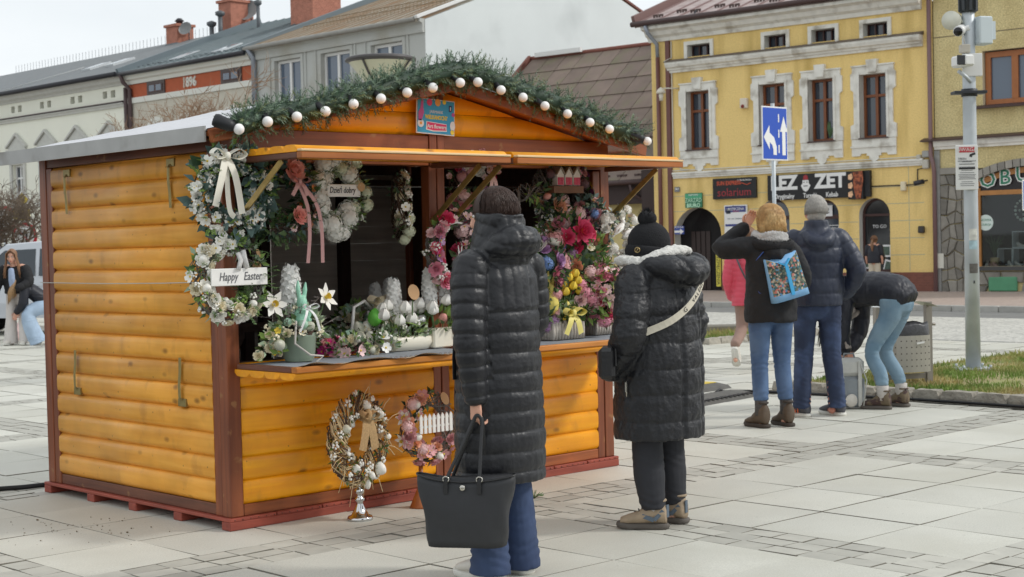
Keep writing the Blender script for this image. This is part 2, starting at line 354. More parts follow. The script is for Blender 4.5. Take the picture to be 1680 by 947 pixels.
def lay(lst,name,m,limit,hgt):
    L=[]
    for x,y,w,h in lst:
        if x+w/2>19.28 or not vis(x,y) or in_bed(x,y) or in_isl(x,y): continue
        if 4.7<x<7.5 and 7.2<y<8.9: continue
        L.append((x*x+y*y,x,y,w,h))
    L.sort(); rest=MB()
    for q,(d,x,y,w,h) in enumerate(L):
        b=.002; z=rng.uniform(-.0015,.0015); tx,ty=rng.uniform(-.002,.002),rng.uniform(-.002,.002)
        mb=MB() if q<limit else rest
        ox,oy=(0,0) if q<limit else (x,y)
        vs=[]
        for (sx,sy) in ((-1,-1),(1,-1),(1,1),(-1,1)):
            vs.append(Vector((ox+sx*w/2,oy+sy*h/2,-.016))); vs.append(Vector((ox+sx*w/2,oy+sy*h/2,z-b+sx*tx+sy*ty)))
            vs.append(Vector((ox+sx*(w/2-b),oy+sy*(h/2-b),z+sx*tx+sy*ty)))
        fs=[(2,5,8,11)]
        ss=[]
        for k in range(4):
            l=(k+1)%4; ss+=[(k*3,l*3,l*3+1,k*3+1),(k*3+1,l*3+1,l*3+2,k*3+2)]
        mb.add(vs,fs); o_=len(mb.v)-12
        for f in ss: mb.f.append(tuple(i+o_ for i in f)); mb.m.append(1); mb.s.append(False)
        if q<limit: mb.obj(name,[m,M_edge],paving,(x,y,0))
    if rest.f: stuff(rest.obj(name+'_field',[m,M_edge],paving))
lay(slabs,'paving_slab',M_slab,300,.02); lay(setts,'paving_sett',M_sett,300,.02)
# ---- street beyond the square
def cobble_mat():
    m=mat('cobbles',(200,198,190),rough=.7,noise=(.8,.1),world=True); n=m.node_tree; L=n.links; b=n.nodes['Principled BSDF']; src=b.inputs['Base Color'].links[0].from_socket
    g=n.nodes.new('ShaderNodeNewGeometry'); v=n.nodes.new('ShaderNodeTexVoronoi'); v.feature='DISTANCE_TO_EDGE'; v.inputs['Scale'].default_value=7.5; v.inputs['Randomness'].default_value=.55; L.new(g.outputs['Position'],v.inputs['Vector'])
    mr=n.nodes.new('ShaderNodeMapRange'); mr.inputs[1].default_value=0; mr.inputs[2].default_value=.1; mr.inputs[3].default_value=.62; L.new(v.outputs['Distance'],mr.inputs[0])
    vm=n.nodes.new('ShaderNodeVectorMath'); vm.operation='SCALE'; L.new(src,vm.inputs[0]); L.new(mr.outputs[0],vm.inputs['Scale']); L.new(vm.outputs[0],b.inputs['Base Color'])
    bp=n.nodes.new('ShaderNodeBump'); bp.inputs['Distance'].default_value=.02; bp.inputs['Strength'].default_value=.6; L.new(mr.outputs[0],bp.inputs['Height']); L.new(bp.outputs[0],b.inputs['Normal']); return m
mb=MB(); mb.bb(19.28,25,-20,90,-.15,-.03); struct(mb.obj('cobbled_street',cobble_mat()))
mb=MB(); mb.bb(25,26.9,-20,90,-.15,-.034); struct(mb.obj('asphalt_road',mat('asphalt',(120,120,118),rough=.85,noise=(2,.12),world=True)))
def brickpave():
    m=mat('pavement brick',(176,160,150),rough=.8,noise=(.7,.1),world=True); n=m.node_tree; L=n.links; b=n.nodes['Principled BSDF']; src=b.inputs['Base Color'].links[0].from_socket
    g=n.nodes.new('ShaderNodeNewGeometry'); t=n.nodes.new('ShaderNodeTexBrick'); t.inputs['Scale'].default_value=5; t.inputs['Color1'].default_value=(1,1,1,1); t.inputs['Color2'].default_value=(.86,.84,.84,1); t.inputs['Mortar'].default_value=(.62,.6,.58,1); t.inputs['Mortar Size'].default_value=.015
    L.new(g.outputs['Position'],t.inputs['Vector']); vm=n.nodes.new('ShaderNodeVectorMath'); vm.operation='MULTIPLY'; L.new(src,vm.inputs[0]); L.new(t.outputs['Color'],vm.inputs[1]); L.new(vm.outputs[0],b.inputs['Base Color']); return m
mb=MB(); mb.bb(27.06,60,-20,90,-.15,.075); pavement=struct(mb.obj('pavement',brickpave()))
M_kerb=mat('granite kerb',(168,166,160),rough=.75,noise=(6,.12),rnd=.1,bump=(30,.5,.01))
mb=MB(); mb.box((0,0,0),(.15,.985,.24),None,0,.012); kst=mb.mesh('kerb_stone',M_kerb)
for k in range(34): piece('kerb_stone',kst,pavement,(26.98,6.5+k,-.036))
mb=MB(); mb.box((0,0,0),(.12,.985,.1),None,0,.012); kst2=mb.mesh('kerb_stone',M_kerb)
for k in range(28): piece('kerb_stone',kst2,paving,(19.35,8+k,-.052))
# ---- grass bed with rough granite kerb
def grassmat(name='grass blade',c=(112,138,58)): return mat(name,c,rough=.7,rnd=0,noise=(1.7,.35),dark=((176,160,106),1.1,.43,.58),world=True)
M_soil=mat('dry soil',(150,138,100),rough=.95,noise=(4,.2),dark=((116,128,66),1.3,.45,.6),world=True)
def bed(x0,x1,y0,y1,r,name,n,hgt):
    poly=[(x0,y0),(x1,y0)]+[(x1-r+r*math.cos(t*PI/2/6),y1-r+r*math.sin(t*PI/2/6)) for t in range(7)]+[(x0+.12,y1),(x0,y1-.12)]
    mb=MB(); mb.prism(poly,lambda u,v,t:Vector((u,v,-.14+t*.19))); b=struct(mb.obj(name,M_soil))
    g=MB()
    for _ in range(n):
        x,y=rng.uniform(x0+.04,x1-.03),rng.uniform(max(y0,2),y1-.03)
        if not vis(x,y,20): continue
        if math.hypot(max(0,x-(x1-r)),max(0,y-(y1-r)))>r: continue
        d=math.sin(x*2.1+1)*math.sin(y*2.7)+rng.uniform(-.5,.5)
        if d<-.55: continue
        h=hgt*rng.uniform(.5,1.3)*(1+.5*(d>.6)); a=rng.uniform(0,6.28); w=.006; lx,ly=rng.uniform(-.5,.5)*h,rng.uniform(-.5,.5)*h
        c,s=math.cos(a)*w,math.sin(a)*w
        g.add([(x-c,y-s,.045),(x+c,y+s,.045),(x+lx*.4+c*.6,y+ly*.4+s*.6,.05+h*.65),(x+lx,y+ly,.05+h)],[(0,1,2),(0,2,3)])
    stuff(g.obj('grass',grassmat(),b)); return b
bed1=bed(12.28,17.0,-4,9.22,.5,'grass_bed',52000,.042)
bed2=bed(17.0,19.2,14.05,20.5,.3,'grass_bed',9000,.06)
M_rough=mat('rough granite',(160,154,142),rough=.85,noise=(14,.25),rnd=.15,bump=(25,.9,.02))
def rough_stone(L,w,h,seed):
    r=random.Random(seed); bm=bmesh.new(); bmesh.ops.create_cube(bm,size=1); bmesh.ops.subdivide_edges(bm,edges=bm.edges,cuts=2,use_grid_fill=True)
    for v in bm.verts:
        q=Vector(v.co); k=1-.1*(abs(q.x)>.49)*(abs(q.z)>.49)-.08*(abs(q.y)>.49)*(abs(q.z)>.49)
        v.co=Vector((q.x*w*k,q.y*L*k,q.z*h))+Vector((r.uniform(-1,1)*.008,r.uniform(-1,1)*.008,r.uniform(-1,1)*.008))
    me=bpy.data.meshes.new('kerb_stone'); bm.to_mesh(me); bm.free(); me.materials.append(M_rough); return me
ks=[rough_stone(L,.13,.17,i) for i,L in enumerate((.27,.33,.3,.24,.36))]
y=9.2; k=0
while y>3.2:
    L=(.27,.33,.3,.24,.36)[k%5]; piece('kerb_stone',ks[k%5],bed1,(12.22+rng.uniform(-.012,.012),y-L/2,.01),(0,rng.uniform(-.04,.04),rng.uniform(-.03,.03))); y-=L+.012; k+=1
for k in range(9): piece('kerb_stone',ks[k%5],bed2,(17.1+k*.3,13.98,.0),(0,0,PI/2))
for k in range(12): piece('kerb_stone',ks[k%5],bed2,(16.94,14.2+k*.32,.0))
# ---- cables and cable ramp on the paving
M_rub=mat('black rubber',(30,30,31),rough=.55); M_rmp=mat('dusty ramp rubber',(92,90,86),rough=.85,noise=(9,.2))
def cable(name,pts,r,label,cat='cable'):
    mb=MB(); mb.tube(pts,r,6); return tag(mb.obj(name,M_rub),label,cat)
cable('ground_cable',[(12.1,3.2,.016),(12.12,5,.016),(12.08,6.4,.016),(12.1,7.6,.016),(12.0,8.6,.016),(11.9,9.25,.016),(11.72,9.45,.016),(11.5,9.32,.06),(11.4,9.3,.03)],.014,'black cable lying along the granite kerb of the grass bed')
g0=gnd(0,806); g1=gnd(74,801)
cable('ground_cable',[g0+Vector((-.8,-.1,.016)),g0+Vector((0,0,.016)),g0*.5+g1*.5+Vector((0,0,.016)),g1+Vector((.2,.02,.016)),g1+Vector((.5,.1,.016))],.016,'black cable running out from under the back corner of the wooden hut')
t=thing('cable_ramp','black cable protector ramp with yellow lid on the paving behind the woman in the beanie','cable ramp',gnd(1195,651),.12)
mb=MB(); mb.prism([(-.24,0),(.24,0),(.2,.03),(.07,.05),(-.07,.05),(-.2,.03)],lambda u,v,q:Vector((-.95+1.1*q,u,v))); mb.obj('ramp_body',M_rmp,t)
mb=MB(); 
for k in range(14): mb.bb(-.9+k*.075,-.865+k*.075,-.21,-.1,.031,.041)
mb.obj('tread',M_rub,t)
t2=thing('cable_ramp','black cable ramp with a yellow strip, farther of the two lengths','cable ramp',gnd(1180,640)+Vector((.1,.25,0)),.12)
mb=MB(); mb.prism([(-.24,0),(.24,0),(.2,.03),(.07,.05),(-.07,.05),(-.2,.03)],lambda u,v,q:Vector((-.9+1.0*q,u,v))); mb.obj('ramp_body',M_rmp,t2)
mb=MB(); mb.bb(-.88,.08,-.07,.07,.051,.056); mb.obj('yellow_lid',mat('yellow plastic',(214,186,62),rough=.5,noise=(8,.2)),t2)
# crumbs of soil on the slabs left of the hut
g=MB()
for _ in range(70):
    q=gnd(rng.gauss(118,70),rng.gauss(868,13)); s=rng.uniform(.0015,.0055)*(1.6 if rng.random()<.08 else 1)
    if q.x<4.35: g.ell((q.x,q.y,.003),(s,s*1.3,s*.5),None,5,3)
stuff(tag(g.obj('soil_crumbs',mat('soil crumb',(112,98,72),rough=.9)),'scatter of brown soil crumbs on the slabs beside the hut','soil'))
# ================================================================ MARKET HUT
HX,HY=4.511,6.993; HW,HD=3.05,2.115
hut=thing('market_hut','orange varnished wooden market hut with open awning, selling flowers and wreaths','market stall',(HX,HY,0))
O1=wood('orange log x',(250,172,8),(236,150,4),0); O2=wood('orange log y',(242,176,74),(228,156,54),1)
B1=wood('brown frame z',(146,82,48),(114,58,34),2,knots=False,rnd=.1,wear=(150,104,64)); B2=wood('brown frame x',(164,92,46),(126,64,32),0,knots=False,wear=(168,120,72)); B3=wood('brown frame y',(120,72,50),(94,54,38),1,knots=False,wear=(150,110,72))
RED=wood('red pallet',(160,76,58),(136,60,46),1,knots=False,rough=.6); REDX=wood('red pallet x',(160,76,58),(136,60,46),0,knots=False,rough=.6)
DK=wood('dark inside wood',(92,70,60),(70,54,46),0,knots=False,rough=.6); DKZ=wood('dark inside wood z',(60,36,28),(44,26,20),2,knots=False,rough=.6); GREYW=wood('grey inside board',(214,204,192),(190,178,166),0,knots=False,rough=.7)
BRASS=mat('brass plate',(176,150,92),rough=.4,metal=.7,noise=(30,.2)); OLIVE=mat('olive zinc strap',(150,134,84),rough=.42,metal=.6,noise=(20,.2))
def log(L,h,axis,dep=.036,bul=.02):
    n=7; arc=[]
    for k in range(n+1):
        a=-1+2*k/n; arc.append((dep-bul+bul*max(0,1-abs(a)**3.2)**.5, h/2+a*h/2*.995))
    poly=[(0,.0015*1),(0,h)]+arc[::-1]
    mb=MB()
    if axis=='y': mb.prism(poly,lambda u,v,t:Vector((-u,t*L,v)),0,True)      # bulges to -x
    elif axis=='x': mb.prism(poly,lambda u,v,t:Vector((t*L,-u,v)),0,True)   # bulges to -y
    return mb
def put(name,mb,m,par,loc=(0,0,0),rot=None): return mb.obj(name,m,par,loc,rot,fix=True)
# pallet base
for k,yy in enumerate((0,.49,.985,1.48,2.03)): put('pallet_beam',MB().bb(0,HW,0,.085,0,.046,0,.004),REDX,hut,(0,yy,0))
for k in range(10): put('deck_plank',MB().bb(0,.298,0,HD,0,.018,0,.003),RED,hut,(k*.3055,0,.047))
mb=MB()
for k in range(60): mb.ell((.03+k*.0505,-.001,.055),(.004,.003,.004),None,5,3)
stuff(mb.obj('nail_heads',mat('nail',(70,40,34),rough=.5),hut))
# corner posts, trims, rails
def post(x0,x1,y0,y1,z0,z1): return put('post',MB().bb(x0,x1,y0,y1,z0,z1,0,.004),B1,hut)
post(.022,.104,.022,.104,.066,2.1); post(.026,.09,.108,.178,.066,2.03)
post(.022,.104,2.012,2.093,.066,2.1); post(.026,.09,1.94,2.008,.066,2.03)
post(2.95,3.03,.022,.104,.066,2.1); post(2.882,2.946,.026,.09,.066,1.96)
post(2.95,3.03,2.012,2.093,.066,2.1)
post(1.466,1.524,.024,.1,.066,1.968); post(1.53,1.588,.022,.1,.066,1.968)
put('rail',MB().bb(.032,.09,.18,1.938,.066,.126,0,.004),B3,hut)
put('rail',MB().bb(.03,.09,.107,2.008,2.032,2.1,0,.003),B3,hut)
put('rail',MB().bb(2.96,3.02,.107,2.008,.066,.126,0,.004),B3,hut)
put('rail',MB().bb(.107,1.464,.026,.09,.066,.128,0,.004),B2,hut); put('rail',MB().bb(1.59,2.88,.026,.09,.066,.128,0,.004),B2,hut)
put('rail',MB().bb(.107,2.947,2.03,2.09,.066,.126,0,.004),B2,hut)
put('beam',MB().bb(.02,1.466,.02,.1,1.97,2.15,0,.004),B2,hut); put('beam',MB().bb(1.588,3.03,.02,.1,1.97,2.15,0,.004),B2,hut)
put('post',MB().bb(1.469,1.524,.012,.1,1.97,2.41,0,.003),B1,hut); put('post',MB().bb(1.53,1.586,.012,.1,1.97,2.41,0,.003),B1,hut)
# log boards of the two sides, lower front and back
side=log(1.77,.127,'y').mesh('board',O2); fixn(side)
for k in range(15): piece('board',side,hut,(.058,.174,.128+k*.1268))
sideR=log(1.9,.127,'y').mesh('board',O2); fixn(sideR)
for k in range(15): piece('board',sideR,hut,(2.99,.108+1.9,.128+k*.1268),(0,0,PI))
f1=log(1.36,.1265,'x',.034,.011).mesh('board',O1); f2=log(1.294,.1265,'x',.034,.013).mesh('board',O1); fixn(f1); fixn(f2)
for k in range(6): piece('board',f1,hut,(.105,.058,.13+k*.1265)); piece('board',f2,hut,(1.589,.058,.13+k*.1265))
gx=1.64
bk1=MB().bb(.1,gx,0,.025,0,.1262).mesh('back_board',GREYW); bk2=MB().bb(gx+.09,2.95,0,.025,0,.1262).mesh('back_board',GREYW)
for k in range(15): piece('back_board',bk1,hut,(0,2.06,.128+k*.1268)); piece('back_board',bk2,hut,(0,2.06,.128+k*.1268))
# inner frame
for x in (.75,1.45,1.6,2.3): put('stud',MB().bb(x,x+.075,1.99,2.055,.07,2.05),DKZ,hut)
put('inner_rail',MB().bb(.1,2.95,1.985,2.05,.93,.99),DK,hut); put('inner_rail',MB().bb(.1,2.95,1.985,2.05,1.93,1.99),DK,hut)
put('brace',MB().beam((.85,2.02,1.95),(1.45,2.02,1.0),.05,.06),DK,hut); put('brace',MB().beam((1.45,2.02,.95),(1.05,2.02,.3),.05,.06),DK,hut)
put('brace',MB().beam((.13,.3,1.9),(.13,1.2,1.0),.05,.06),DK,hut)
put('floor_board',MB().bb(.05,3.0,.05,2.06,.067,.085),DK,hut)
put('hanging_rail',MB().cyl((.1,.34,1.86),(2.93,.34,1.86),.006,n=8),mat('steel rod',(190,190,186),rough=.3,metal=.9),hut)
put('light_seal_panel',MB().bb(.062,.07,.11,2.0,.09,2.09),DK,hut); put('light_seal_panel',MB().bb(2.975,2.983,.11,2.0,.09,2.09),DK,hut)  # dark panels added to stop light leaking between the side boards
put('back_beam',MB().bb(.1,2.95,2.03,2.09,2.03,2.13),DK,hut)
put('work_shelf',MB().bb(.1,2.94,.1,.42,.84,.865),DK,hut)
# gable boards, clipped by the roof slope
def zroof(x): return 2.428-.208*abs(x-1.525)
def gable(x0,x1,z0,z1):
    n=7; P=[]
    lo=[(x0 if z0<zroof(x0) else None)]
    def xat(z,left): d=(2.428-z)/.208; return 1.525-d if left else 1.525+d
    left=x1<1.6
    mb=MB()
    prof=[]
    for k in range(n+1):
        a=-1+2*k/n; prof.append((.012+.02*max(0,1-abs(a)**2.4)**.6,z0+(z1-z0)*(k/n)))
    vs=[];N=len(prof)
    for (d,z) in prof:
        xl=max(x0,xat(z,True)) if left else x0; xr=x1 if left else min(x1,xat(z,False))
        if xr<xl: xl=xr=(x1 if left else x0)
        vs+=[Vector((xl,.06-d,z)),Vector((xr,.06-d,z))]
    fs=[(2*k,2*k+1,2*k+3,2*k+2) for k in range(N-1)]
    mb.add(vs,fs,0,True); return mb
for z0,z1 in ((2.152,2.283),(2.285,2.42)):
    gable(.15,1.467,z0,z1).obj('gable_board',O1,hut); gable(1.588,2.9,z0,z1).obj('gable_board',O1,hut)
for yq in (.075,2.075):
    mb=MB(); mb.add([(.0,yq,2.1),(3.05,yq,2.1),(3.05,yq,2.11),(1.525,yq,2.427),(0,yq,2.11)],[(0,1,2,3,4)]); mb.obj('gable_backing',DK,hut)
# roof: ribbed pale sheet on brown boarding, barge boards and grey eave fascia
ROOF=mat('pale roof sheet',(196,197,201),rough=.5,noise=(1.6,.08),spec=.5,bump=(6,.15)); FASC=mat('grey fascia',(176,176,174),rough=.6,noise=(5,.1),dark=((140,136,130),2.2,.55,.7))
for sgn in (-1,1):
    mb=MB(); ny=120; nx=14; vs=[]
    for i in range(nx+1):
        s=i/nx; 
        for j in range(ny+1):
            yy=-.165+j*(2.53/ny); x=1.525+sgn*s*1.69; ph=(yy*5.2)%1; rib=.016 if ph<.28 else (.016*(1-(ph-.28)/.09) if ph<.37 else (0 if ph<.91 else .016*(ph-.91)/.09))
            st=.012*((s*4.6)%1)
            vs.append(Vector((x,yy,2.468-.208*s*1.69+rib-st*.9)))
    fs=[(i*(ny+1)+j,i*(ny+1)+j+1,(i+1)*(ny+1)+j+1,(i+1)*(ny+1)+j) for i in range(nx) for j in range(ny)]
    mb.add(vs,fs if sgn<0 else [f[::-1] for f in fs]); mb.obj('roof_sheet',ROOF,hut)
    a=Vector((1.525,0,2.448)); b=Vector((1.525+sgn*1.68,0,2.448-.208*1.68))
    mb=MB(); mb.beam(a+Vector((0,1.1,0)),b+Vector((0,1.1,0)),2.48,.022,0,(0,0,1)); put('roof_boarding',mb,B2,hut)
    mb=MB(); mb.beam(a+Vector((-sgn*0,-.152,-.012)),b+Vector((0,-.152,-.012)),.03,.075,0,(0,0,1),.006); put('barge_board',mb,B2,hut)
    mb=MB(); mb.bb(-.005,.005,-.13,2.36,0,.082); put('fascia',mb,FASC,hut,(1.525+sgn*1.692,0,2.058))
# awning flaps and counter flaps (log faces up on the awning, down on the counter), with battens
fl=log(1.445,.128,'x').mesh('flap_board',O1); fixn(fl)
def flap(x0,z,up,name,dep):
    n=5; p=dep/n
    for k in range(n):
        o=piece(name+'_board',fl,hut,(x0,-.02-k*p,z),(-PI/2 if up else PI/2,0,0)); 
        if up: o.location=(x0,-.02-(k+1)*p+.0,z)
        else: o.location=(x0,-.02-k*p,z); 
        o.scale=(1,1,p/.128)
for x0 in (.05,1.545):
    # awning: rot -90 about x maps z->+y ; bulge(-y) -> +z
    flap(x0,1.985,True,'awning',.605)
    put('batten',MB().bb(x0,x0+1.445,-.66,-.62,1.95,1.984,0,.004),wood('orange batten',(178,106,46),(150,82,32),0,knots=False),hut)
    put('batten',MB().bb(x0,x0+.05,-.618,-.02,1.952,1.984,0,.004),B3,hut); put('batten',MB().bb(x0+1.395,x0+1.445,-.618,-.02,1.952,1.984,0,.004),B3,hut)
    put('batten',MB().bb(x0,x0+1.445,-.663,-.625,1.9855,1.998,0,.003),mat('awning sky sheen',(226,196,150),rough=.45,noise=(7,.1)),hut)  # strip coloured pale to paint the sky's reflection on the board tops
for x0 in (.055,1.55):
    n=4; p=.55/n
    for k in range(n):
        o=piece('counter_board',fl,hut,(x0,.0-k*p,.862),(PI/2,0,0)); o.scale=(1,1,p/.128)
    put('counter_edge',MB().bb(x0,x0+1.445,-.562,-.515,.863,.895,0,.005),wood('orange batten2',(206,136,62),(180,106,40),0,knots=False),hut)
    put('counter_edge',MB().bb(x0,x0+.05,-.512,-.02,.863,.892,0,.005),B3,hut)
    put('counter_sheet',MB().bb(x0+.053,x0+1.44,-.513,.02,.866,.884),mat('grey counter cloth',(150,156,164),rough=.7,noise=(12,.08)),hut)
for (xa,ya,za),(xb,yb,zb) in (((.07,.0,1.62),(.075,-.46,1.95)),((1.455,.0,1.63),(1.44,-.46,1.95)),((1.6,.0,1.63),(1.6,-.46,1.95)),((2.99,-.0,1.64),(2.96,-.46,1.95))):
    put('strut',MB().beam((xa,ya,za),(xb,yb,zb),.007,.034,0,(0,0,1)),BRASS,hut)
for px_ in (479,623,812,925):
    q=onY(px_,229+(px_-479)*.025,HY); put('hinge',MB().bb(-.034,.034,-.004,.004,-.02,.02),BRASS,hut,(q.x-HX,.012,2.045))
# straps on the side wall
for yy,z0,up in ((1.72,1.98,-1),(.52,1.98,-1),(1.67,.66,1),(.47,.66,1)):
    b=put('bracket',MB().bb(-.012,.004,-.04,.04,-.022,.022,0,.002),OLIVE,hut,(.024,yy,z0+.01 if up<0 else z0))
    mb=MB(); mb.tube([(0,0,0),(-.02,.0,up*.03),(-.018,.006,up*.1),(-.014,.0,up*.17),(-.012,.0,up*.25)],[(.014,.003)]*5,6,0,True,False,(0,1,0)); mb.obj('strap',OLIVE,b,(-.004,0,0))
mb=MB(); mb.tube([(-.012,.1,1.33),(-.012,.6,1.322),(-.012,1.2,1.318),(-.012,1.7,1.32),(-.012,2.05,1.322)],.003,5); mb.obj('wire',mat('white wire',(200,196,188)),hut)
# posters are things of their own
q=onY(715.5,192,HY-.02)
po=thing('poster','square blue Easter market poster with pink label on the hut gable','poster',(q.x,HY-.012,q.z),0,None,(0,R(2.5),0))
WHT=mat('paper white',(236,236,236),rough=.5); 
MB().bb(-.148,.148,-.004,.002,-.104,.104).obj('sheet',WHT,po)
PB=mat('poster blue',(52,160,205),rough=.45); PP=mat('poster pink',(226,58,110),rough=.45); PY=mat('poster yellow',(240,212,60),rough=.45); PM=mat('poster magenta',(196,78,150),rough=.45); PO=mat('poster orange',(238,164,60),rough=.45); PN=mat('poster navy',(52,52,96),rough=.5)
MB().bb(-.142,.142,-.007,-.0045,-.098,.098).obj('blue_print',PB,po)
mb=MB(); mb.prism([(-.075,-.03),(.082,-.038),(.085,-.082),(-.02,-.088),(-.078,-.08)],lambda u,v,t:Vector((u,-.0075-.0012*t,v))); mb.obj('white_label',WHT,po,fix=True)
mb=MB(); mb.prism([(-.07,-.034),(.08,-.042),(.08,-.076),(-.02,-.082),(-.07,-.074)],lambda u,v,t:Vector((u,-.009-.0012*t,v))); mb.obj('pink_label',PP,po,fix=True)
text('Art flowers',.032,WHT,po,(.004,-.0112,-.059),depth=.0006,bold=.0006)
text('WIELKANOCNY',.034,PY,po,(.002,-.0082,-.005),depth=.0006,sx=.7,bold=.0012)
text('JARMARK',.025,WHT,po,(.002,-.0082,.028),depth=.0006)
mb=MB(); 
mb.prism([(-.135,-.03),(-.112,-.03),(-.094,.02),(-.1,.045),(-.1,.095),(-.116,.095),(-.122,.045),(-.137,.02)],lambda u,v,t:Vector((u,-.0078-.001*t,v))); mb.obj('pink_bottle',PM,po,fix=True)
def disc(cx,cz,r,m,nm,y=-.0078,n=14,rz=1):
    mb=MB(); mb.prism([(cx+r*math.cos(2*PI*k/n),cz+r*rz*math.sin(2*PI*k/n)) for k in range(n)],lambda u,v,t:Vector((u,y-.001*t,v))); return mb.obj(nm,m,po,fix=True)
disc(-.052,.083,.021,PP,'printed_egg'); disc(.012,.086,.022,PO,'printed_egg'); disc(.063,.092,.014,PY,'printed_egg'); disc(-.118,-.045,.024,WHT,'printed_daisy'); disc(-.118,-.045,.009,PO,'printed_daisy',-.009)
disc(.13,-.045,.02,WHT,'printed_daisy',rz=1.4); disc(.128,-.083,.015,PY,'printed_egg'); disc(.134,.022,.012,PM,'printed_egg')
mb=MB(); mb.prism([(.1,.04),(.1,.075),(.122,.075),(.122,.044),(.111,.036)],lambda u,v,t:Vector((u,-.0078-.001*t,v))); c=mb.obj('crest',PN,po,fix=True)
mb=MB(); mb.bb(.108,.114,-.0095,-.0088,.046,.066); mb.obj('crest_tower',WHT,po)
# ================================================================ BUILDINGS (one row along the far side of the square)
class Facade:
    """frame of a street front: local x to the right, local y into the building, z up"""
    def __init__(s,A,ang):
        a=R(ang); s.n=Vector((math.cos(a),math.sin(a),0)); s.x=Vector((math.sin(a),-math.cos(a),0)); s.A=Vector((A[0],A[1],0)); s.rz=a-PI/2
    def at(s,px,py,dep=0):
        d=ray(px,py); t=((s.A+s.n*dep-CO).dot(s.n))/d.dot(s.n); P=CO+d*t-s.A; return P.dot(s.x),P.z
    def box(s,x0,y0,x1,y1,dep=0):
        ym=(y0+y1)/2; xa=s.at(x0,ym,dep)[0]; xb=s.at(x1,ym,dep)[0]; xm=(x0+x1)/2
        return xa,xb,s.at(xm,y1,dep)[1],s.at(xm,y0,dep)[1]
FY=Facade((33.5,20.6),6); FL=Facade((33.5,36),2)
def arc(xc,zc,r,n=14,a0=0,a1=PI): return [(xc+r*math.cos(a0+(a1-a0)*k/n),zc+r*math.sin(a0+(a1-a0)*k/n)) for k in range(n+1)]
def wall_panel(x0,x1,z0,z1,holes,t=.25,mi=0,mr=0):
    """front at y=0 facing -y with openings; hole=(x0,x1,z0,z1,arched)"""
    mb=MB(); xs=sorted({x0,x1}|{h[0] for h in holes}|{h[1] for h in holes}); zs=sorted({z0,z1}|{h[2] for h in holes}|{h[3] for h in holes})
    for i in range(len(xs)-1):
        for j in range(len(zs)-1):
            cx,cz=(xs[i]+xs[i+1])/2,(zs[j]+zs[j+1])/2
            if any(h[0]<cx<h[1] and h[2]<cz<h[3] for h in holes): continue
            mb.quad((xs[i],0,zs[j]),(xs[i+1],0,zs[j]),(xs[i+1],0,zs[j+1]),(xs[i],0,zs[j+1]),mi)
    for h in holes:
        a,b,c,d=h[:4]
        if len(h)>4 and h[4]:
            r=(b-a)/2; zc=d-r; P=arc((a+b)/2,zc,r)
            for k in range(len(P)-1):
                p,q=P[k],P[k+1]; zt=d
                mb.quad((q[0],0,q[1]),(p[0],0,p[1]),(p[0],0,zt+.0),(q[0],0,zt),mi)
                mb.quad((p[0],0,p[1]),(q[0],0,q[1]),(q[0],t,q[1]),(p[0],t,p[1]),mr)
            mb.quad((a,0,c),(a,0,zc),(a,t,zc),(a,t,c),mr); mb.quad((b,0,zc),(b,0,c),(b,t,c),(b,t,zc),mr)
        else:
            mb.quad((a,0,c),(a,0,d),(a,t,d),(a,t,c),mr); mb.quad((b,0,d),(b,0,c),(b,t,c),(b,t,d),mr)
            mb.quad((a,0,d),(b,0,d),(b,t,d),(a,t,d),mr)
        mb.quad((a,0,c),(a,t,c),(b,t,c),(b,0,c),mr)
    return mb
def stucco(name,c,sc=60,st=.7,grime=None,am=.1):
    return mat(name,c,rough=.9,spec=.2,noise=(sc,am),bump=(sc,st,.02),dark=grime)
YEL=stucco('yellow render',(240,210,140),28,.8,((206,176,108),1.1,.47,.72,(1.6,1.6,.28))); BEI=stucco('pebbledash',(212,196,146),26,1.,((188,170,122),1.2,.45,.7),.28)
PLA=mat('white plaster',(228,226,218),rough=.85,noise=(5,.1),dark=((178,172,160),2.6,.52,.72),bump=(18,.4,.01)); REVL=mat('reveal plaster',(206,204,196),rough=.85,noise=(3,.06))
BRN=mat('brown window frame',(128,74,42),rough=.5,noise=(6,.12)); DBR=mat('dark brown frame',(70,42,38),rough=.5); WFR=mat('white window frame',(222,222,220),rough=.4)
GLS=glassmat('window glass',(58,66,78)); GLB=glassmat('window glass sky tint',(84,98,116),.1); DRK=mat('dark room',(26,24,24),rough=.9); CGL=clearglass('shop glass')  # bluish window tints stand in for sky reflected in the panes
PIPE=mat('reddish downpipe',(112,72,66),rough=.5,noise=(3,.1)); ZINC=mat('zinc pipe',(150,156,166),rough=.45,metal=.4,noise=(4,.1)); GUT=mat('dark gutter',(72,52,50),rough=.5); LEDGE=mat('mossy ledge sheet',(112,102,92),rough=.9,noise=(9,.25),bump=(20,.8,.02)); BLK=mat('black gutter',(44,44,50),rough=.45)
PLINTH=None
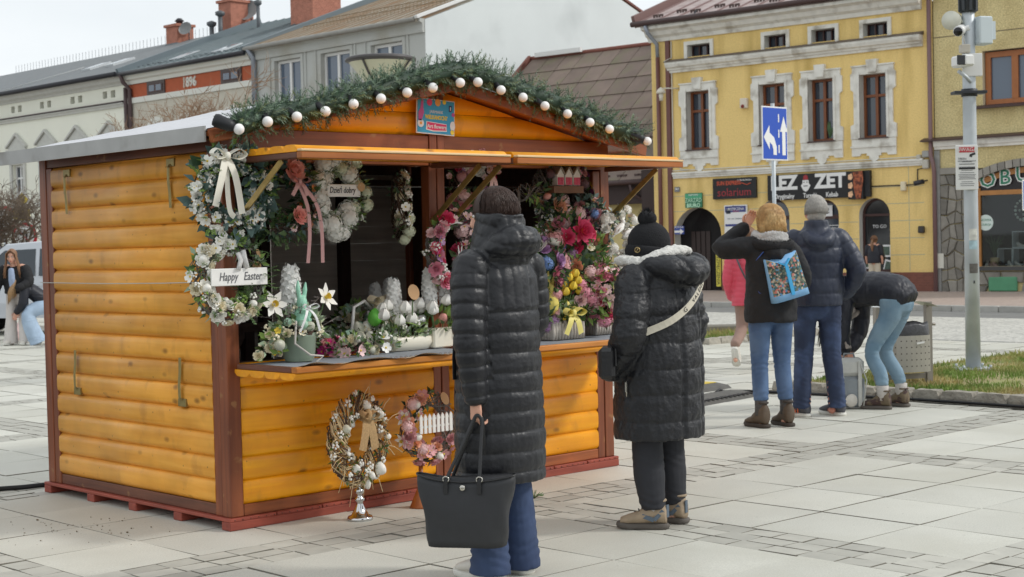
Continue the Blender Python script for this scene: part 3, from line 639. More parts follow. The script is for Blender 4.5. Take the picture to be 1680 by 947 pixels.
def plinthmat():
    m=mat('brown plinth tile',(124,76,62),rough=.5,noise=(3,.12)); n=m.node_tree; L=n.links; b=n.nodes['Principled BSDF']; src=b.inputs['Base Color'].links[0].from_socket
    tc=n.nodes.new('ShaderNodeTexCoord'); mp=n.nodes.new('ShaderNodeMapping'); mp.inputs['Rotation'].default_value=(PI/2,0,0)
    t=n.nodes.new('ShaderNodeTexBrick'); t.inputs['Scale'].default_value=4; t.inputs['Color1'].default_value=(1,1,1,1); t.inputs['Color2'].default_value=(.82,.8,.8,1); t.inputs['Mortar'].default_value=(1.3,1.3,1.3,1); t.inputs['Mortar Size'].default_value=.012
    L.new(tc.outputs['Object'],mp.inputs[0]); L.new(mp.outputs[0],t.inputs['Vector']); vm=n.nodes.new('ShaderNodeVectorMath'); vm.operation='MULTIPLY'; L.new(src,vm.inputs[0]); L.new(t.outputs['Color'],vm.inputs[1]); L.new(vm.outputs[0],b.inputs['Base Color']); return m
PLINTH=plinthmat()
def brickmat():
    m=mat('chimney brick',(174,114,94),rough=.85,noise=(4,.15)); n=m.node_tree; L=n.links; b=n.nodes['Principled BSDF']; src=b.inputs['Base Color'].links[0].from_socket
    tc=n.nodes.new('ShaderNodeTexCoord'); sp=n.nodes.new('ShaderNodeSeparateXYZ'); ad=n.nodes.new('ShaderNodeMath'); cb=n.nodes.new('ShaderNodeCombineXYZ')
    L.new(tc.outputs['Object'],sp.inputs[0]); L.new(sp.outputs[0],ad.inputs[0]); L.new(sp.outputs[1],ad.inputs[1]); L.new(ad.outputs[0],cb.inputs[0]); L.new(sp.outputs[2],cb.inputs[1])
    t=n.nodes.new('ShaderNodeTexBrick'); t.inputs['Scale'].default_value=4; t.inputs['Color1'].default_value=(1,1,1,1); t.inputs['Color2'].default_value=(.8,.78,.78,1); t.inputs['Mortar'].default_value=(1.3,1.5,1.6,1); t.inputs['Mortar Size'].default_value=.02
    L.new(cb.outputs[0],t.inputs['Vector']); vm=n.nodes.new('ShaderNodeVectorMath'); vm.operation='MULTIPLY'; L.new(src,vm.inputs[0]); L.new(t.outputs['Color'],vm.inputs[1]); L.new(vm.outputs[0],b.inputs['Base Color']); return m
BRICK=brickmat()
def window(par,x0,x1,z0,z1,fm,dep,bars_v=(.5,),bars_h=(),fw=.07,glass=None,name='window'):
    """frame as the part, pane(s) as sub-parts"""
    mb=MB(); 
    mb.bb(x0,x0+fw,dep,dep+.07,z0,z1); mb.bb(x1-fw,x1,dep,dep+.07,z0,z1); mb.bb(x0+fw,x1-fw,dep,dep+.07,z0,z0+fw); mb.bb(x0+fw,x1-fw,dep,dep+.07,z1-fw,z1)
    for k in bars_v: c=x0+(x1-x0)*k; mb.bb(c-fw*.6,c+fw*.6,dep-.012,dep+.055,z0+fw,z1-fw)
    for k in bars_h: c=z0+(z1-z0)*k; mb.bb(x0+fw,x1-fw,dep-.006,dep+.06,c-fw*.55,c+fw*.55)
    w=mb.obj(name,fm,par)
    g=MB(); g.bb(x0+fw*.5,x1-fw*.5,dep+.06,dep+.068,z0+fw*.5,z1-fw*.5); g.obj('pane',glass or GLS,w)
    return w
def slab_roof(par,name,m,x0,x1,d0,z0,d1,z1,th=.12,over=0):
    a=Vector((0,d0,z0)); b=Vector((0,d1,z1)); mb=MB(); mb.add([(x0,d0,z0),(x1,d0,z0),(x1,d1,z1),(x0,d1,z1),(x0,d0,z0-th),(x1,d0,z0-th),(x1,d1,z1-th),(x0,d1,z1-th)],[(0,1,2,3),(7,6,5,4),(0,4,5,1),(1,5,6,2),(2,6,7,3),(3,7,4,0)]); return mb.obj(name,m,par)
def seams(par,x0,x1,step,d0,z0,d1,z1,m,h=.04,name='roof_seam'):
    mb=MB(); x=x0
    while x<=x1: mb.beam((x,d0,z0+h*.4),(x,d1,z1+h*.4),.03,h,0,(0,-1,1)); x+=step
    return stuff(mb.obj(name+'s',m,par))
def molding(par,name,m,x0,x1,prof):
    """prof list of (out,z) from bottom to top; front faces -y"""
    mb=MB(); mb.prism([(o,z) for o,z in prof],lambda u,v,t:Vector((x0+(x1-x0)*t,-u,v))); return mb.obj(name,m,par,fix=True)
def gutter(par,x0,x1,d,z,r,m): 
    mb=MB(); mb.cyl((x0,d,z),(x1,d,z),r,n=8); return mb.obj('gutter',m,par)
def pipe(par,pts,r,m,name='downpipe',n=8): 
    mb=MB(); mb.tube(pts,r,n); return mb.obj(name,m,par)
# ---------------------------------------------------------------- yellow building
yb=thing('yellow_building','yellow rendered two storey town house with white plaster window surrounds and kebab sign','building',(FY.A.x,FY.A.y,0),FY.rz)
A=FY.at
holes=[]
attic=[(1128.5,72,1166,93),(1255,56.5,1290.5,76),(1332,48,1371,68),(1417,37.5,1457,58)]
first=[(1128,149,1166,243),(1247,137,1290,238),(1327.7,130,1369,233),(1412,121,1456,226)]
AH=[FY.box(*a) for a in attic]; FH=[FY.box(*a) for a in first]
z1F0=sum(h[2] for h in FH)/4; z1F1=sum(h[3] for h in FH)/4; zA0=sum(h[2] for h in AH)/4; zA1=sum(h[3] for h in AH)/4
AH=[(h[0],h[1],zA0,zA1) for h in AH]; FH=[(h[0],h[1],z1F0,z1F1) for h in FH]
g=[]
for (x0,y0,x1,y1) in ((1107,340.6,1184,474),(1248,327,1296,474),(1333,328,1377,474),(1410,325,1460.5,447)):
    a,b,c,d=FY.box(x0,y0,x1,y1); g.append((a,b,.0 if y1>460 else c,d,True))
YW0,YW1=-8.1,.27
wall_panel(YW0,YW1,0,7.3,AH+FH+g,.3,0,1).obj('wall',[YEL,REVL],yb)
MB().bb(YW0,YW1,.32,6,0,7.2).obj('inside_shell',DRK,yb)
MB().bb(YW0-.0,YW0+.02,.005,9,0,7.28).obj('side_wall',YEL,yb)
# cornices and bands
molding(yb,'eaves_cornice',PLA,YW0-.05,.0,[(.0,6.98),(.06,6.98),(.09,7.08),(.2,7.14),(.26,7.25),(.42,7.3),(.42,7.44),(0,7.44)])
molding(yb,'cornice',PLA,-7.5,.02,[(.004,6.08),(.06,6.08),(.07,6.14),(.12,6.15),(.13,6.19),(.2,6.22),(.24,6.3),(.24,6.36),(.004,6.36)])
molding(yb,'cornice_flashing',LEDGE,-7.52,.04,[(0.004,6.364),(.27,6.364),(.27,6.38),(.004,6.45)])
molding(yb,'string_course',PLA,-7.42,-.0,[(.004,3.17),(.05,3.17),(.05,3.22),(.08,3.225),(.08,3.28),(.11,3.285),(.11,3.34),(.004,3.345)])
molding(yb,'wall_cable',mat('white cable',(206,202,192)),-7.5,-.1,[(.004,3.375),(.03,3.375),(.03,3.4),(.004,3.4)])
# attic windows
for a,b,c,d in AH:
    mb=MB(); e=.1; mb.bb(a-e,b+e,-.05,.0,d,d+e); mb.bb(a-e,a,-.05,0,c-.12,d-.001); mb.bb(b,b+e,-.05,0,c-.12,d-.001); s=mb.obj('window_surround',PLA,yb)
    window(yb,a+.001,b-.001,c+.002,d-.002,DBR,.2,(.33,.67),(),.03)
# first floor windows: surround with ears, keystone and a scalloped apron
for n_,(a,b,c,d) in enumerate(FH):
    mb=MB(); w=.2; P=lambda poly,dp:mb.prism(poly,lambda u,v,t:Vector((u,-dp*t-.001,v)))
    for sg,xe in ((-1,a),(1,b)):
        poly=[(0,c-.02),(w+.06,c-.02),(w+.06,c+.32),(w-.03,c+.36),(w-.03,d-.42),(w+.05,d-.36),(w+.05,d+.02),(w-.0,d+.06),(w-.0,d+.2),(0,d+.2)]
        mb.prism([(xe+sg*u,v) for u,v in poly],lambda u,v,t:Vector((u,-.055*t-.001,v)))
        mb.prism([(xe+sg*u,v) for u,v in [(.0,c),(.06,c),(.06,d+.06),(0,d+.06)]],lambda u,v,t:Vector((u,-.085*t-.001,v)))
    mb.bb(a+.001,b-.001,-.052,-.001,d+.001,d+.2); mb.bb(a-w-.02,b+w+.02,-.09,-.0,d+.2,d+.235); s=mb.obj('window_surround',PLA,yb,fix=True)
    xc=(a+b)/2; W2=(b-a)/2+w+.04
    mb=MB(); mb.prism([(xc-.12,d+.04),(xc+.12,d+.04),(xc+.155,d+.36),(xc-.155,d+.36)],lambda u,v,t:Vector((u,-.12*t-.002,v))); mb.obj('keystone',PLA,yb,fix=True)
    z=c-.03; ap=[(-W2,z),(-W2,z-.42),(-W2+.22,z-.42),(-W2+.26,z-.36),(-W2+.42,z-.36),(-.2,z-.42),(-.13,z-.42)]+[(.13*math.cos(t),z-.46-.1*math.sin(t)) for t in [PI-k*PI/8 for k in range(9)]]+[(.13,z-.42),(.2,z-.42),(W2-.42,z-.36),(W2-.26,z-.36),(W2-.22,z-.42),(W2,z-.42),(W2,z)]
    mb=MB(); mb.prism([(xc+u,v) for u,v in ap],lambda u,v,t:Vector((u,-.05*t-.001,v))); mb.bb(xc-W2-.02,xc+W2+.02,-.085,-.052,z-.21,z-.17); mb.obj('window_apron',PLA,yb,fix=True)
    mb=MB(); mb.bb(a-.03,b+.03,-.1,.2,c-.03,c+.0); mb.obj('window_sill',GUT,yb)
    wn=window(yb,a+.002,b-.002,c+.004,d-.002,BRN,.17,(.5,),(.665,),.06,GLS)
    if n_==2:
        lf=MB()
        for k in range(9): t=rng.uniform(-1,1); lf.tube([(xc+.1,.2,c+.08),(xc+.1+t*.1,.19,c+.3),(xc+.1+t*.25,.18,c+.42+.1*(1-abs(t)))],[.02,.04,.004],4,0,True,False)
        # a house plant on the inside sill shows through the pane: built just before it
        lf.obj('sill_plant',mat('cactus green',(92,118,84),rough=.7,noise=(8,.2)),wn,(0,.035,0))
# ground floor
MB().bb(g[0][1]+.01,g[1][0]-.01,-.04,-.001,.0,.56).obj('plinth',PLINTH,yb); MB().bb(g[1][1]+.01,g[2][0]-.01,-.04,-.001,.0,.56).obj('plinth',PLINTH,yb); MB().bb(g[2][1]+.01,.26,-.04,-.001,.0,.545).obj('plinth',PLINTH,yb); MB().bb(YW0,g[0][0]-.01,-.04,-.001,.0,.56).obj('plinth',PLINTH,yb)
jm=mat('pale joint',(196,186,150),rough=.9); mb=MB()
def seg(z,h,x0,x1):
    xs=[x0]
    for a,b,c,d,_ in sorted(g):
        r=(b-a)/2; zc=d-r; hw=r if z<zc else (math.sqrt(max(0,r*r-(z-zc)**2)) if z<d else 0)
        if hw>0: xs+=[(a+b)/2-hw-.02,(a+b)/2+hw+.02]
    xs.append(x1)
    for k in range(0,len(xs)-1,2):
        if xs[k+1]>xs[k]: mb.bb(xs[k],xs[k+1],-.004,-.0005,z-h/2,z+h/2)
for z in (.98,1.4,1.83,2.26,2.68): seg(z,.02,-7.5,-.02)
for z0,z1 in ((.57,3.16),): mb.bb(-.43,-.41,-.0045,-.0005,z0,z1)
stuff(mb.obj('render_joints',jm,yb))
# passage with an open dark gate, doors and shop window
a,b,c,d,_=g[0]
mb=MB(); mb.bb(a+.01,b-.01,1.2,1.26,0,d); mb.obj('passage_back',mat('passage wall',(112,98,88),rough=.9,noise=(2,.1)),yb)
mb=MB(); mb.prism([(a+.3,0),(a+1.02,0),(a+1.02,d-.02),(a+.72,d-.12),(a+.3,d-.55)],lambda u,v,t:Vector((u,.32+.06*t,v))); gt=mb.obj('gate_leaf',mat('dark gate',(44,34,32),rough=.6),yb,fix=True)
for k in range(4): MB().bb(a+.36+k*.16,a+.49+k*.16,.3,.319,.1,1.7).obj('gate_panel',mat('dark gate panel',(52,40,37),rough=.6),gt)
MB().bb(b-.34,b-.1,.9,1.19,.62,1.1).obj('meter_box',mat('meter box',(150,146,132),rough=.6),yb)
for gi in (1,2):
    a,b,c,d,_=g[gi]; r=(b-a)/2; xc=(a+b)/2; zc=d-r
    P=arc(xc,zc,r-.005); Q=arc(xc,zc,r-.08); mb=MB()
    for k in range(len(P)-1): mb.prism([P[k],P[k+1],Q[k+1],Q[k]],lambda u,v,t:Vector((u,.18+.07*t,v)))
    mb.bb(a+.005,a+.08,.18,.25,0,zc); mb.bb(b-.08,b-.005,.18,.25,0,zc); mb.bb(a+.08,b-.08,.17,.25,zc-.1,zc); mb.bb(xc-.36,xc-.29,.19,.25,.0,zc-.1); mb.bb(a+.08,b-.08,.19,.25,0,.5)
    dr=mb.obj('door',DBR,yb,fix=True)
    mb=MB(); mb.prism([(a+.03,.3),(b-.03,.3)]+arc(xc,zc,r-.03),lambda u,v,t:Vector((u,.22+.01*t,v))); mb.obj('pane',GLS,dr,fix=True)
    if gi==2:
        x,z=A(1353,346); MB().bb(x-.13,x+.13,.165,.172,z-.14,z+.14).obj('number_plate',WHT,dr); text('2',.2,mat('sign black',(30,30,32)),dr,(x,.162,z),depth=.002,name='house_number')
        mb=MB(); x,z=A(1362,380); mb.bb(x-.2,x+.16,.165,.17,z-.18,z-.165); mb.bb(x-.2,x+.16,.165,.17,z+.15,z+.165); mb.bb(x+.145,x+.16,.165,.17,z-.165,z+.15); mb.obj('sticker',WHT,dr)
        text('OPEN',.11,WHT,dr,(x,.168,z+.06),depth=.001)
a,b,c,d,_=g[3]; r=(b-a)/2; xc=(a+b)/2; zc=d-r
P=arc(xc,zc,r-.005); Q=arc(xc,zc,r-.06); mb=MB()
for k in range(len(P)-1): mb.prism([P[k],P[k+1],Q[k+1],Q[k]],lambda u,v,t:Vector((u,.18+.07*t,v)))
mb.bb(a+.005,a+.06,.18,.25,c,zc); mb.bb(b-.06,b-.005,.18,.25,c,zc); mb.bb(a+.06,b-.06,.18,.25,c,c+.07); mb.bb(a+.06,b-.06,.18,.25,zc-.03,zc+.03)
sw=mb.obj('shop_window',DBR,yb,fix=True)
mb=MB(); mb.prism([(a+.03,c+.03),(b-.03,c+.03)]+arc(xc,zc,r-.03),lambda u,v,t:Vector((u,.22+.01*t,v))); mb.obj('pane',mat('kebab window glass',(34,38,42),rough=.06,spec=.9),sw,fix=True)
for (px,py,rr,rt) in ((1419,432,.17,0),(1451,437,.18,.25),(1448,412,.18,0)):
    x,z=A(px,py); mb=MB(); mb.box((0,0,0),(rr*1.3,.006,rr*1.7),(0,rt,0),0); s=mb.obj('window_sticker',WHT,sw,(x,.212,z)); MB().box((0,-.005,0),(rr*.95,.004,rr*1.2),(0,rt,0)).obj('sticker_print',mat('sticker green grey',(86,104,92),noise=(20,.4)),s)
text('TO GO',.12,WHT,sw,(xc+.03,.212,c+1.15),depth=.001)
MB().bb(a-.02,b+.02,-.06,.17,c-.04,c-.001).obj('window_sill',GUT,yb)
# roof: sheet metal, gutter, snow guards
RFP=mat('pinkish roof sheet',(176,160,156),rough=.6,noise=(1.4,.14),dark=((150,128,124),2.2,.5,.7))
slab_roof(yb,'roof',RFP,-8.35,.27,-.42,7.5,6,9.88)
seams(yb,-8.2,.2,.62,-.4,7.51,5.9,9.845,mat('roof seam',(134,112,110),rough=.6))
gutter(yb,-8.4,.3,-.5,7.47,.075,GUT)
MB().beam((-8.37,-.45,7.6),(-8.37,6,9.98),.1,.22).obj('verge_board',mat('verge brown',(120,92,88),rough=.6),yb)
mb=MB(); 
for dz in(-.09,.09): mb.box((dz,0,.05),(.14,.05,.05)); mb.box((dz-.05,0,.02),(.03,.05,.07)); mb.box((dz+.05,0,.02),(.03,.05,.07))
sg_=mb.mesh('snow_guard',mat('snow guard',(84,66,62),rough=.6))
for k in range(13): piece('snow_guard',sg_,yb,(-7.85+k*.62,.02+.25*(k%2),7.51+.37*(.44+.25*(k%2))))
for x in (-6.4,-2.9): MB().beam((x,-.48,7.42),(x+.03,-.3,7.68),.03,.03).obj('gutter_hook',BLK,yb)
# pipes and small fittings
lx,_=A(1085.5,250); pipe(yb,[(lx-.12,-.5,7.4),(lx-.1,-.42,7.2),(lx,-.12,6.9),(lx,-.1,6.55)],.055,ZINC); pipe(yb,[(lx,-.1,6.54),(lx,-.1,.0)],.06,PIPE)
lx2,_=A(1100.5,280); MB().bb(lx2-.065,lx2+.065,-.07,-.001,.1,6.97).obj('cable_duct',PIPE,yb)
lx3=A(1105.6,250)[0]; pipe(yb,[(lx3,-.03,6.95),(lx3,-.03,6.5),(lx3-.08,-.25,6.4),(lx3,-.03,6.1),(lx3,-.03,3.75),(lx3+.25,-.04,3.42),(lx3+.5,-.04,3.39)],.018,mat('white cable',(206,202,192)),'wall_cable')
pipe(yb,[(.22,-.1,7.3),(.22,-.1,3.4),(.3,-.16,3.2),(.3,-.1,3.0),(.3,-.1,.02)],.055,mat('mauve downpipe',(126,98,98),rough=.5))
for (x0,y0,x1,y1,nm,m) in ((1516,262,1526.5,277,'electric_box',mat('grey box',(190,186,174),rough=.5)),(1515.5,247.5,1528,258.5,'electric_box',mat('zinc box',(160,160,156),rough=.5)),(1506,254,1513,262,'junction_box',mat('grey box',(190,186,174))),(1480,298,1488.5,313.5,'wall_lamp',mat('cream lamp',(226,214,184))),(1509,371,1518,382.5,'intercom',mat('dark steel',(70,68,66),rough=.4,metal=.5)),(1217,161.5,1228.5,178,'alarm_box',mat('alarm box',(222,212,196)))):
    x0,x1,z0,z1=FY.box(x0,y0,x1,y1); MB().bb(x0,x1,-.12,-.001,z0,z1,0,.02).obj(nm,m,yb)
x,z=A(1222.5,175); MB().ell((x,-.13,z),.05,None,8,5).obj('alarm_light',mat('alarm red',(130,42,36)),yb)
x,z=A(1516,298); mb=MB(); mb.cyl((x-.12,-.3,z-.05),(x+.06,-.14,z),.06,n=8); mb.cyl((x+.06,-.14,z),(x+.08,0,z+.03),.02,n=6); mb.obj('security_camera',BLK,yb)
x,z=A(1098,149); mb=MB(); mb.cyl((x+.32,0,z+.04),(x+.05,-.35,z+.04),.02,n=6); mb.lathe([(.02,.07),(.1,.0),(.13,-.06),(.12,-.1)],(x,-.4,z),12); mb.cyl((x+.0,-.4,z-.1),(x+.0,-.4,z-.3),.07,.05,10); mb.obj('wall_lantern',mat('lantern cream',(216,210,196),rough=.5),yb)
pipe(yb,[A(1431,297)[0:1]+(-.02,A(1431,306)[1]),(A(1475,304)[0],-.02,A(1475,304)[1]),(A(1480,304)[0],-.05,A(1480,304)[1])],.014,BLK,'wall_cable'); x1,z1=A(1488,304); x2,z2=A(1506,300); x3,z3=A(1506,278); pipe(yb,[(x1,-.05,z1),(x2,-.02,z1+.02),(x2,-.02,z3),(x2+.2,-.03,z3+.03)],.014,BLK,'wall_cable')
# signs on the yellow building (things of their own)
def sign(name,label,box,col,dep=.06,edge=None):
    x0,x1,z0,z1=FY.box(*box); w,h=x1-x0,z1-z0; P=FY.A+FY.x*((x0+x1)/2)+Vector((0,0,(z0+z1)/2))-FY.n*(dep/2+.02)
    t=thing(name,label,'sign',P,FY.rz); MB().bb(-w/2,w/2,-dep/2,dep/2,-h/2,h/2).obj('panel',col,t); return t,w,h,-dep/2-.003
SBK=mat('sign black',(30,30,32),rough=.35); SWH=mat('sign white',(232,232,230),rough=.4)
t,w,h,y=sign('solarium_sign','black tanning salon sign with red lettering reading SUN EXPRESS solarium',(1172,292,1243,326),SBK)
SRD=mat('sign red',(158,40,50),rough=.4); SOR=mat('sign orange',(196,80,50),rough=.4)
text('solarium',.31,SRD,t,(-.0,y,-.11),depth=.002); text('SUN EXPRESS',.15,SOR,t,(-.17,y,.14),depth=.002,sx=.85,bold=.004); text('ul. Rynek Bielsko',.065,SWH,t,(.32,y,.21),depth=.002)
mb=MB(); mb.tube([(.1,y,.1),(.25,y,.13),(.4,y,.08),(.52,y,.12)],.012,5); mb.obj('swoosh',SOR,t)
t,w,h,y=sign('kebab_sign','long black LEZ ZET kebab sign with white letters above the arched doors',(1263,284,1431,326),SBK,.1)
text('LEZ',.5,SWH,t,(-.333*w,y,.1),depth=.006,bold=.022,wid=.27*w); text('ZET',.5,SWH,t,(.125*w,y,.1),depth=.006,bold=.022,wid=.31*w)
text('Oryginalny',.17,SWH,t,(-.33*w,y,-.24),depth=.003,bold=.003,wid=.2*w); text('Turecki',.17,SWH,t,(-.075*w,y,-.24),depth=.003,bold=.003,wid=.13*w); text('Kebab',.17,SWH,t,(.14*w,y,-.24),depth=.003,bold=.003,wid=.115*w)
mb=MB(); mb.prism([(-.3,.02),(-.23,-.1),(-.16,-.14),(-.09,-.1),(-.02,.02),(-.07,.08),(-.07,.16),(-.25,.16),(-.25,.08)],lambda u,v,q:Vector((u+.16-.115*w,y-.004*q,v))); mb.obj('face_emblem',SWH,t,fix=True)
mb=MB(); mb.prism([(-.23,.17),(-.22,.27),(-.16,.3),(-.1,.27),(-.09,.17)],lambda u,v,q:Vector((u+.16-.115*w,y-.004*q,v))); mb.obj('red_fez',SRD,t,fix=True)
mb=MB(); dx=.16-.115*w; mb.bb(-.22+dx,-.18+dx,y-.007,y-.0045,.1,.12); mb.bb(-.14+dx,-.1+dx,y-.007,y-.0045,.1,.12); mb.bb(-.22+dx,-.1+dx,y-.007,y-.0045,.0,.02); mb.obj('emblem_face',SBK,t)
t2,w2,h2,y2=sign('kebab_sign','upright panel showing roasting kebab meat, fixed over the right end of the long black sign',(1397,281,1421.5,327),SBK,.16)
KM=mat('kebab meat',(170,92,58),rough=.6,noise=(24,.5),dark=((86,40,26),11,.45,.6)); mb=MB(); mb.prism([(-.06,.33),(.2,.35),(.22,.1),(.18,-.1),(.14,-.34),(.02,-.35),(-.05,-.05)],lambda u,v,q:Vector((u,y2-.012*q,v))); mb.obj('meat_print',KM,t2,fix=True)
mb=MB(); 
for k in range(3): mb.prism([(-.2,.26-.22*k),(-.1,.3-.22*k),(-.07,.2-.22*k),(-.12,.13-.22*k),(-.2,.15-.22*k)],lambda u,v,q:Vector((u,y2-.006*q,v)))
mb.obj('flame_print',mat('flame print',(236,190,150),noise=(20,.3)),t2,fix=True)
SGN=mat('sign green',(44,116,84),rough=.4); t,w,h,y=sign('office_sign','small green management office sign over the arched passage',(1126,317,1153.5,341),SGN,.04); LG=mat('sign pale green',(190,232,200))
MB().bb(-w/2,w/2,y-.0,y+.0028,h/2-.14,h/2-.02).obj('pale_strip',mat('sign mid green',(78,166,126)),t)
text('ZARZĄD',.165,LG,t,(0,y,.0),depth=.002,sx=.82); text('BIURO',.15,LG,t,(0,y,-.14),depth=.002,bold=.004); text('NAJEM LOKALI',.06,SWH,t,(0,y-.001,.15),depth=.002,sx=.8)
SNV=mat('sign navy',(52,62,128),rough=.4); t,w,h,y=sign('insurance_board','tall white board headed UBEZPIECZENIA in blue beside the passage',(1191,336.5,1228,408.5),SWH,.05)
MB().bb(-w/2+.03,w/2-.03,y-.002,y+.002,h/2-.19,h/2-.03).obj('blue_header',SNV,t); text('UBEZPIECZENIA',.1,SWH,t,(0,y-.003,h/2-.11),depth=.002,sx=.75); MB().bb(-w/2+.03,w/2-.03,y-.002,y+.002,.02,.08).obj('blue_rule',SNV,t)
MB().bb(-w/2+.06,-w/2+.2,y-.002,y+.002,.36,.48).obj('logo_patch',mat('logo dark',(40,48,62)),t); text('ERGO',.075,mat('logo red',(200,80,86)),t,(.02,y,.42),depth=.002); text('PZU  HDI  GENERALI',.05,mat('logo grey',(120,124,134)),t,(-.02,y,.22),depth=.002); text('Warunki',.055,mat('logo grey',(120,124,134)),t,(0,y,.56),depth=.002); text('TUZ',.1,mat('logo grey',(120,124,134)),t,(0,y,-.12),depth=.002); text('Weronika Szc',.075,SBK,t,(-.03,y,-.3),depth=.002); text('biuro',.06,mat('logo red',(200,80,86)),t,(.1,y,-.45),depth=.002)
t,w,h,y=sign('arrow_sign','small blue sign with a white arrow pointing into the passage',(1108,371,1123.5,384.5),mat('sign blue',(58,78,150)),.03)
mb=MB(); mb.prism([(-.15,-.07),(.04,-.07),(.04,-.12),(.16,-.04),(.04,.04),(.04,-.01),(-.15,-.01)],lambda u,v,q:Vector((u,y-.003*q,v))); mb.obj('arrow',SWH,t,fix=True); text('UBEZPIECZENIA',.06,SWH,t,(0,y,.08),depth=.002,sx=.7)
t,w,h,y=sign('yellow_banner','narrow yellow vertical banner reading UBEZPIECZENIA at the passage edge',(1176.5,408,1183.5,470),mat('banner yellow',(222,210,84)),.03); text('UBEZPIECZENIA',.135,SBK,t,(0,y,0),(PI/2,PI/2,0),depth=.002,sx=.95)
t,w,h,y=sign('house_number_plate','small grey house number plate on the yellow wall',(1108,307,1116,315),mat('plate grey',(120,124,128)),.02); MB().bb(-w/2+.03,w/2-.03,y-.002,y+.002,-h/2+.05,h/2-.03).obj('plate_face',SWH,t); text('15',.1,SBK,t,(0,y-.003,0),depth=.001)
# ---------------------------------------------------------------- beige building with shoe shop
bb_=thing('beige_building','beige pebbledash house with grey stone ground floor and shoe shop window','building',(FY.A.x,FY.A.y,0),FY.rz)
wb=FY.box(1612,79,1712,170); sb0=FY.at(1601,400)[0]; sb1=sb0+2.7; scx=(sb0+sb1)/2; _,szb=FY.at(1640,437); _,sza=FY.at(1600,312); stop=FY.at(1672,274)[1]
wall_panel(.29,7,0,8.4,[wb,(sb0,sb1,szb,stop+.02)],.28,0,1).obj('wall',[BEI,mat('pale reveal',(206,196,170),rough=.8)],bb_)
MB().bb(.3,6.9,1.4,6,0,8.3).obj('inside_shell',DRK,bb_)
window(bb_,wb[0]+.02,wb[1],wb[2]+.01,wb[3]-.03,mat('honey window frame',(160,98,52),rough=.45,noise=(6,.1)),.12,(.5,),(),.13,GLB)
molding(bb_,'window_sill',GUT,wb[0]-.3,wb[1]+.3,[(0,wb[2]-.07),(.16,wb[2]-.07),(.16,wb[2]-.03),(0,wb[2]+.02)])
zb=FY.at(1570,244)[1]; molding(bb_,'string_course',PLA,.3,7,[(.002,zb),(.08,zb),(.08,zb+.06),(.12,zb+.07),(.14,zb+.2),(.002,zb+.2)]); molding(bb_,'ledge_flashing',GUT,.0,7,[(.002,zb+.2),(.24,zb+.2),(.24,zb+.23),(.002,zb+.3)])
zs_=FY.at(1600,55)[1]; MB().bb(.3,7,-.004,-.0005,zs_-.012,zs_+.012).obj('render_joint',mat('score line',(120,108,80)),bb_)
# stone cladding: irregular stones, each a piece
STN=mat('grey field stone',(132,128,120),rough=.85,noise=(5,.2),rnd=.28,bump=(14,.8,.02)); STV=mat('dressed grey stone',(150,146,138),rough=.85,noise=(6,.15),rnd=.15,bump=(16,.5,.015))
zst=FY.at(1570,286)[1]
def stones(x0,x1,z0,z1,nx,nz,r,skip=None):
    G={}
    for i in range(nx+1):
        for j in range(nz+1):
            dx=(x1-x0)/nx; dz=(z1-z0)/nz; G[i,j]=(x0+dx*i+(r.uniform(-.3,.3)*dx if 0<i<nx else 0),z0+dz*j+(r.uniform(-.32,.32)*dz if 0<j<nz else 0))
    for i in range(nx):
        for j in range(nz):
            P=[G[i,j],G[i+1,j],G[i+1,j+1],G[i,j+1]]; c=(sum(p[0] for p in P)/4,sum(p[1] for p in P)/4)
            if skip and skip(*c): continue
            Q=[(p[0]+(c[0]-p[0])*.06,p[1]+(c[1]-p[1])*.06) for p in P]; S=[(p[0]+(c[0]-p[0])*.2,p[1]+(c[1]-p[1])*.2) for p in P]; o=.04+r.uniform(0,.035)
            vs=[(x-c[0],0,z-c[1]) for x,z in Q]+[(x-c[0],-o*.6,z-c[1]) for x,z in Q]+[(x-c[0],-o,z-c[1]) for x,z in S]
            fs=[(8,9,10,11)]+[(k,(k+1)%4,4+(k+1)%4,4+k) for k in range(4)]+[(4+k,4+(k+1)%4,8+(k+1)%4,8+k) for k in range(4)]
            mb=MB(); mb.add(vs,fs); mb.obj('stone',STN,bb_,(c[0],-.001,c[1]))
rs=random.Random(4)
stones(.42,sb0-.1,0.02,zst,4,9,rs); stones(sb0-.1,sb1+.4,.02,szb-.12,8,2,rs,lambda x,z:sb0+.42<x<sb0+1.1 and .1<z<.4)
MB().bb(.44,sb0-.05,-.09,-.002,zst+.01,zst+.16).obj('stone_cap',STV,bb_)
MB().bb(.28,.42,-.05,-.002,0,zst+.6).obj('corner_strip',mat('grey render strip',(150,150,146),rough=.9,noise=(8,.15)),bb_)
xg,zg=FY.at(1647,466); MB().bb(xg-.35,xg+.35,-.09,-.002,zg-.17,zg+.17,0,.02).obj('green_panel',mat('green panel',(84,146,110),rough=.6,noise=(6,.08)),bb_)
MB().bb(sb0-.02,sb1+.02,-.1,.3,szb-.1,szb-.002).obj('shop_sill',mat('dark sill stone',(70,70,70),rough=.6),bb_)
xn,zn=FY.at(1543.5,428); MB().bb(xn-.11,xn+.11,-.075,-.068,zn-.18,zn+.18).obj('notice',mat('notice paper',(214,212,200)),bb_)
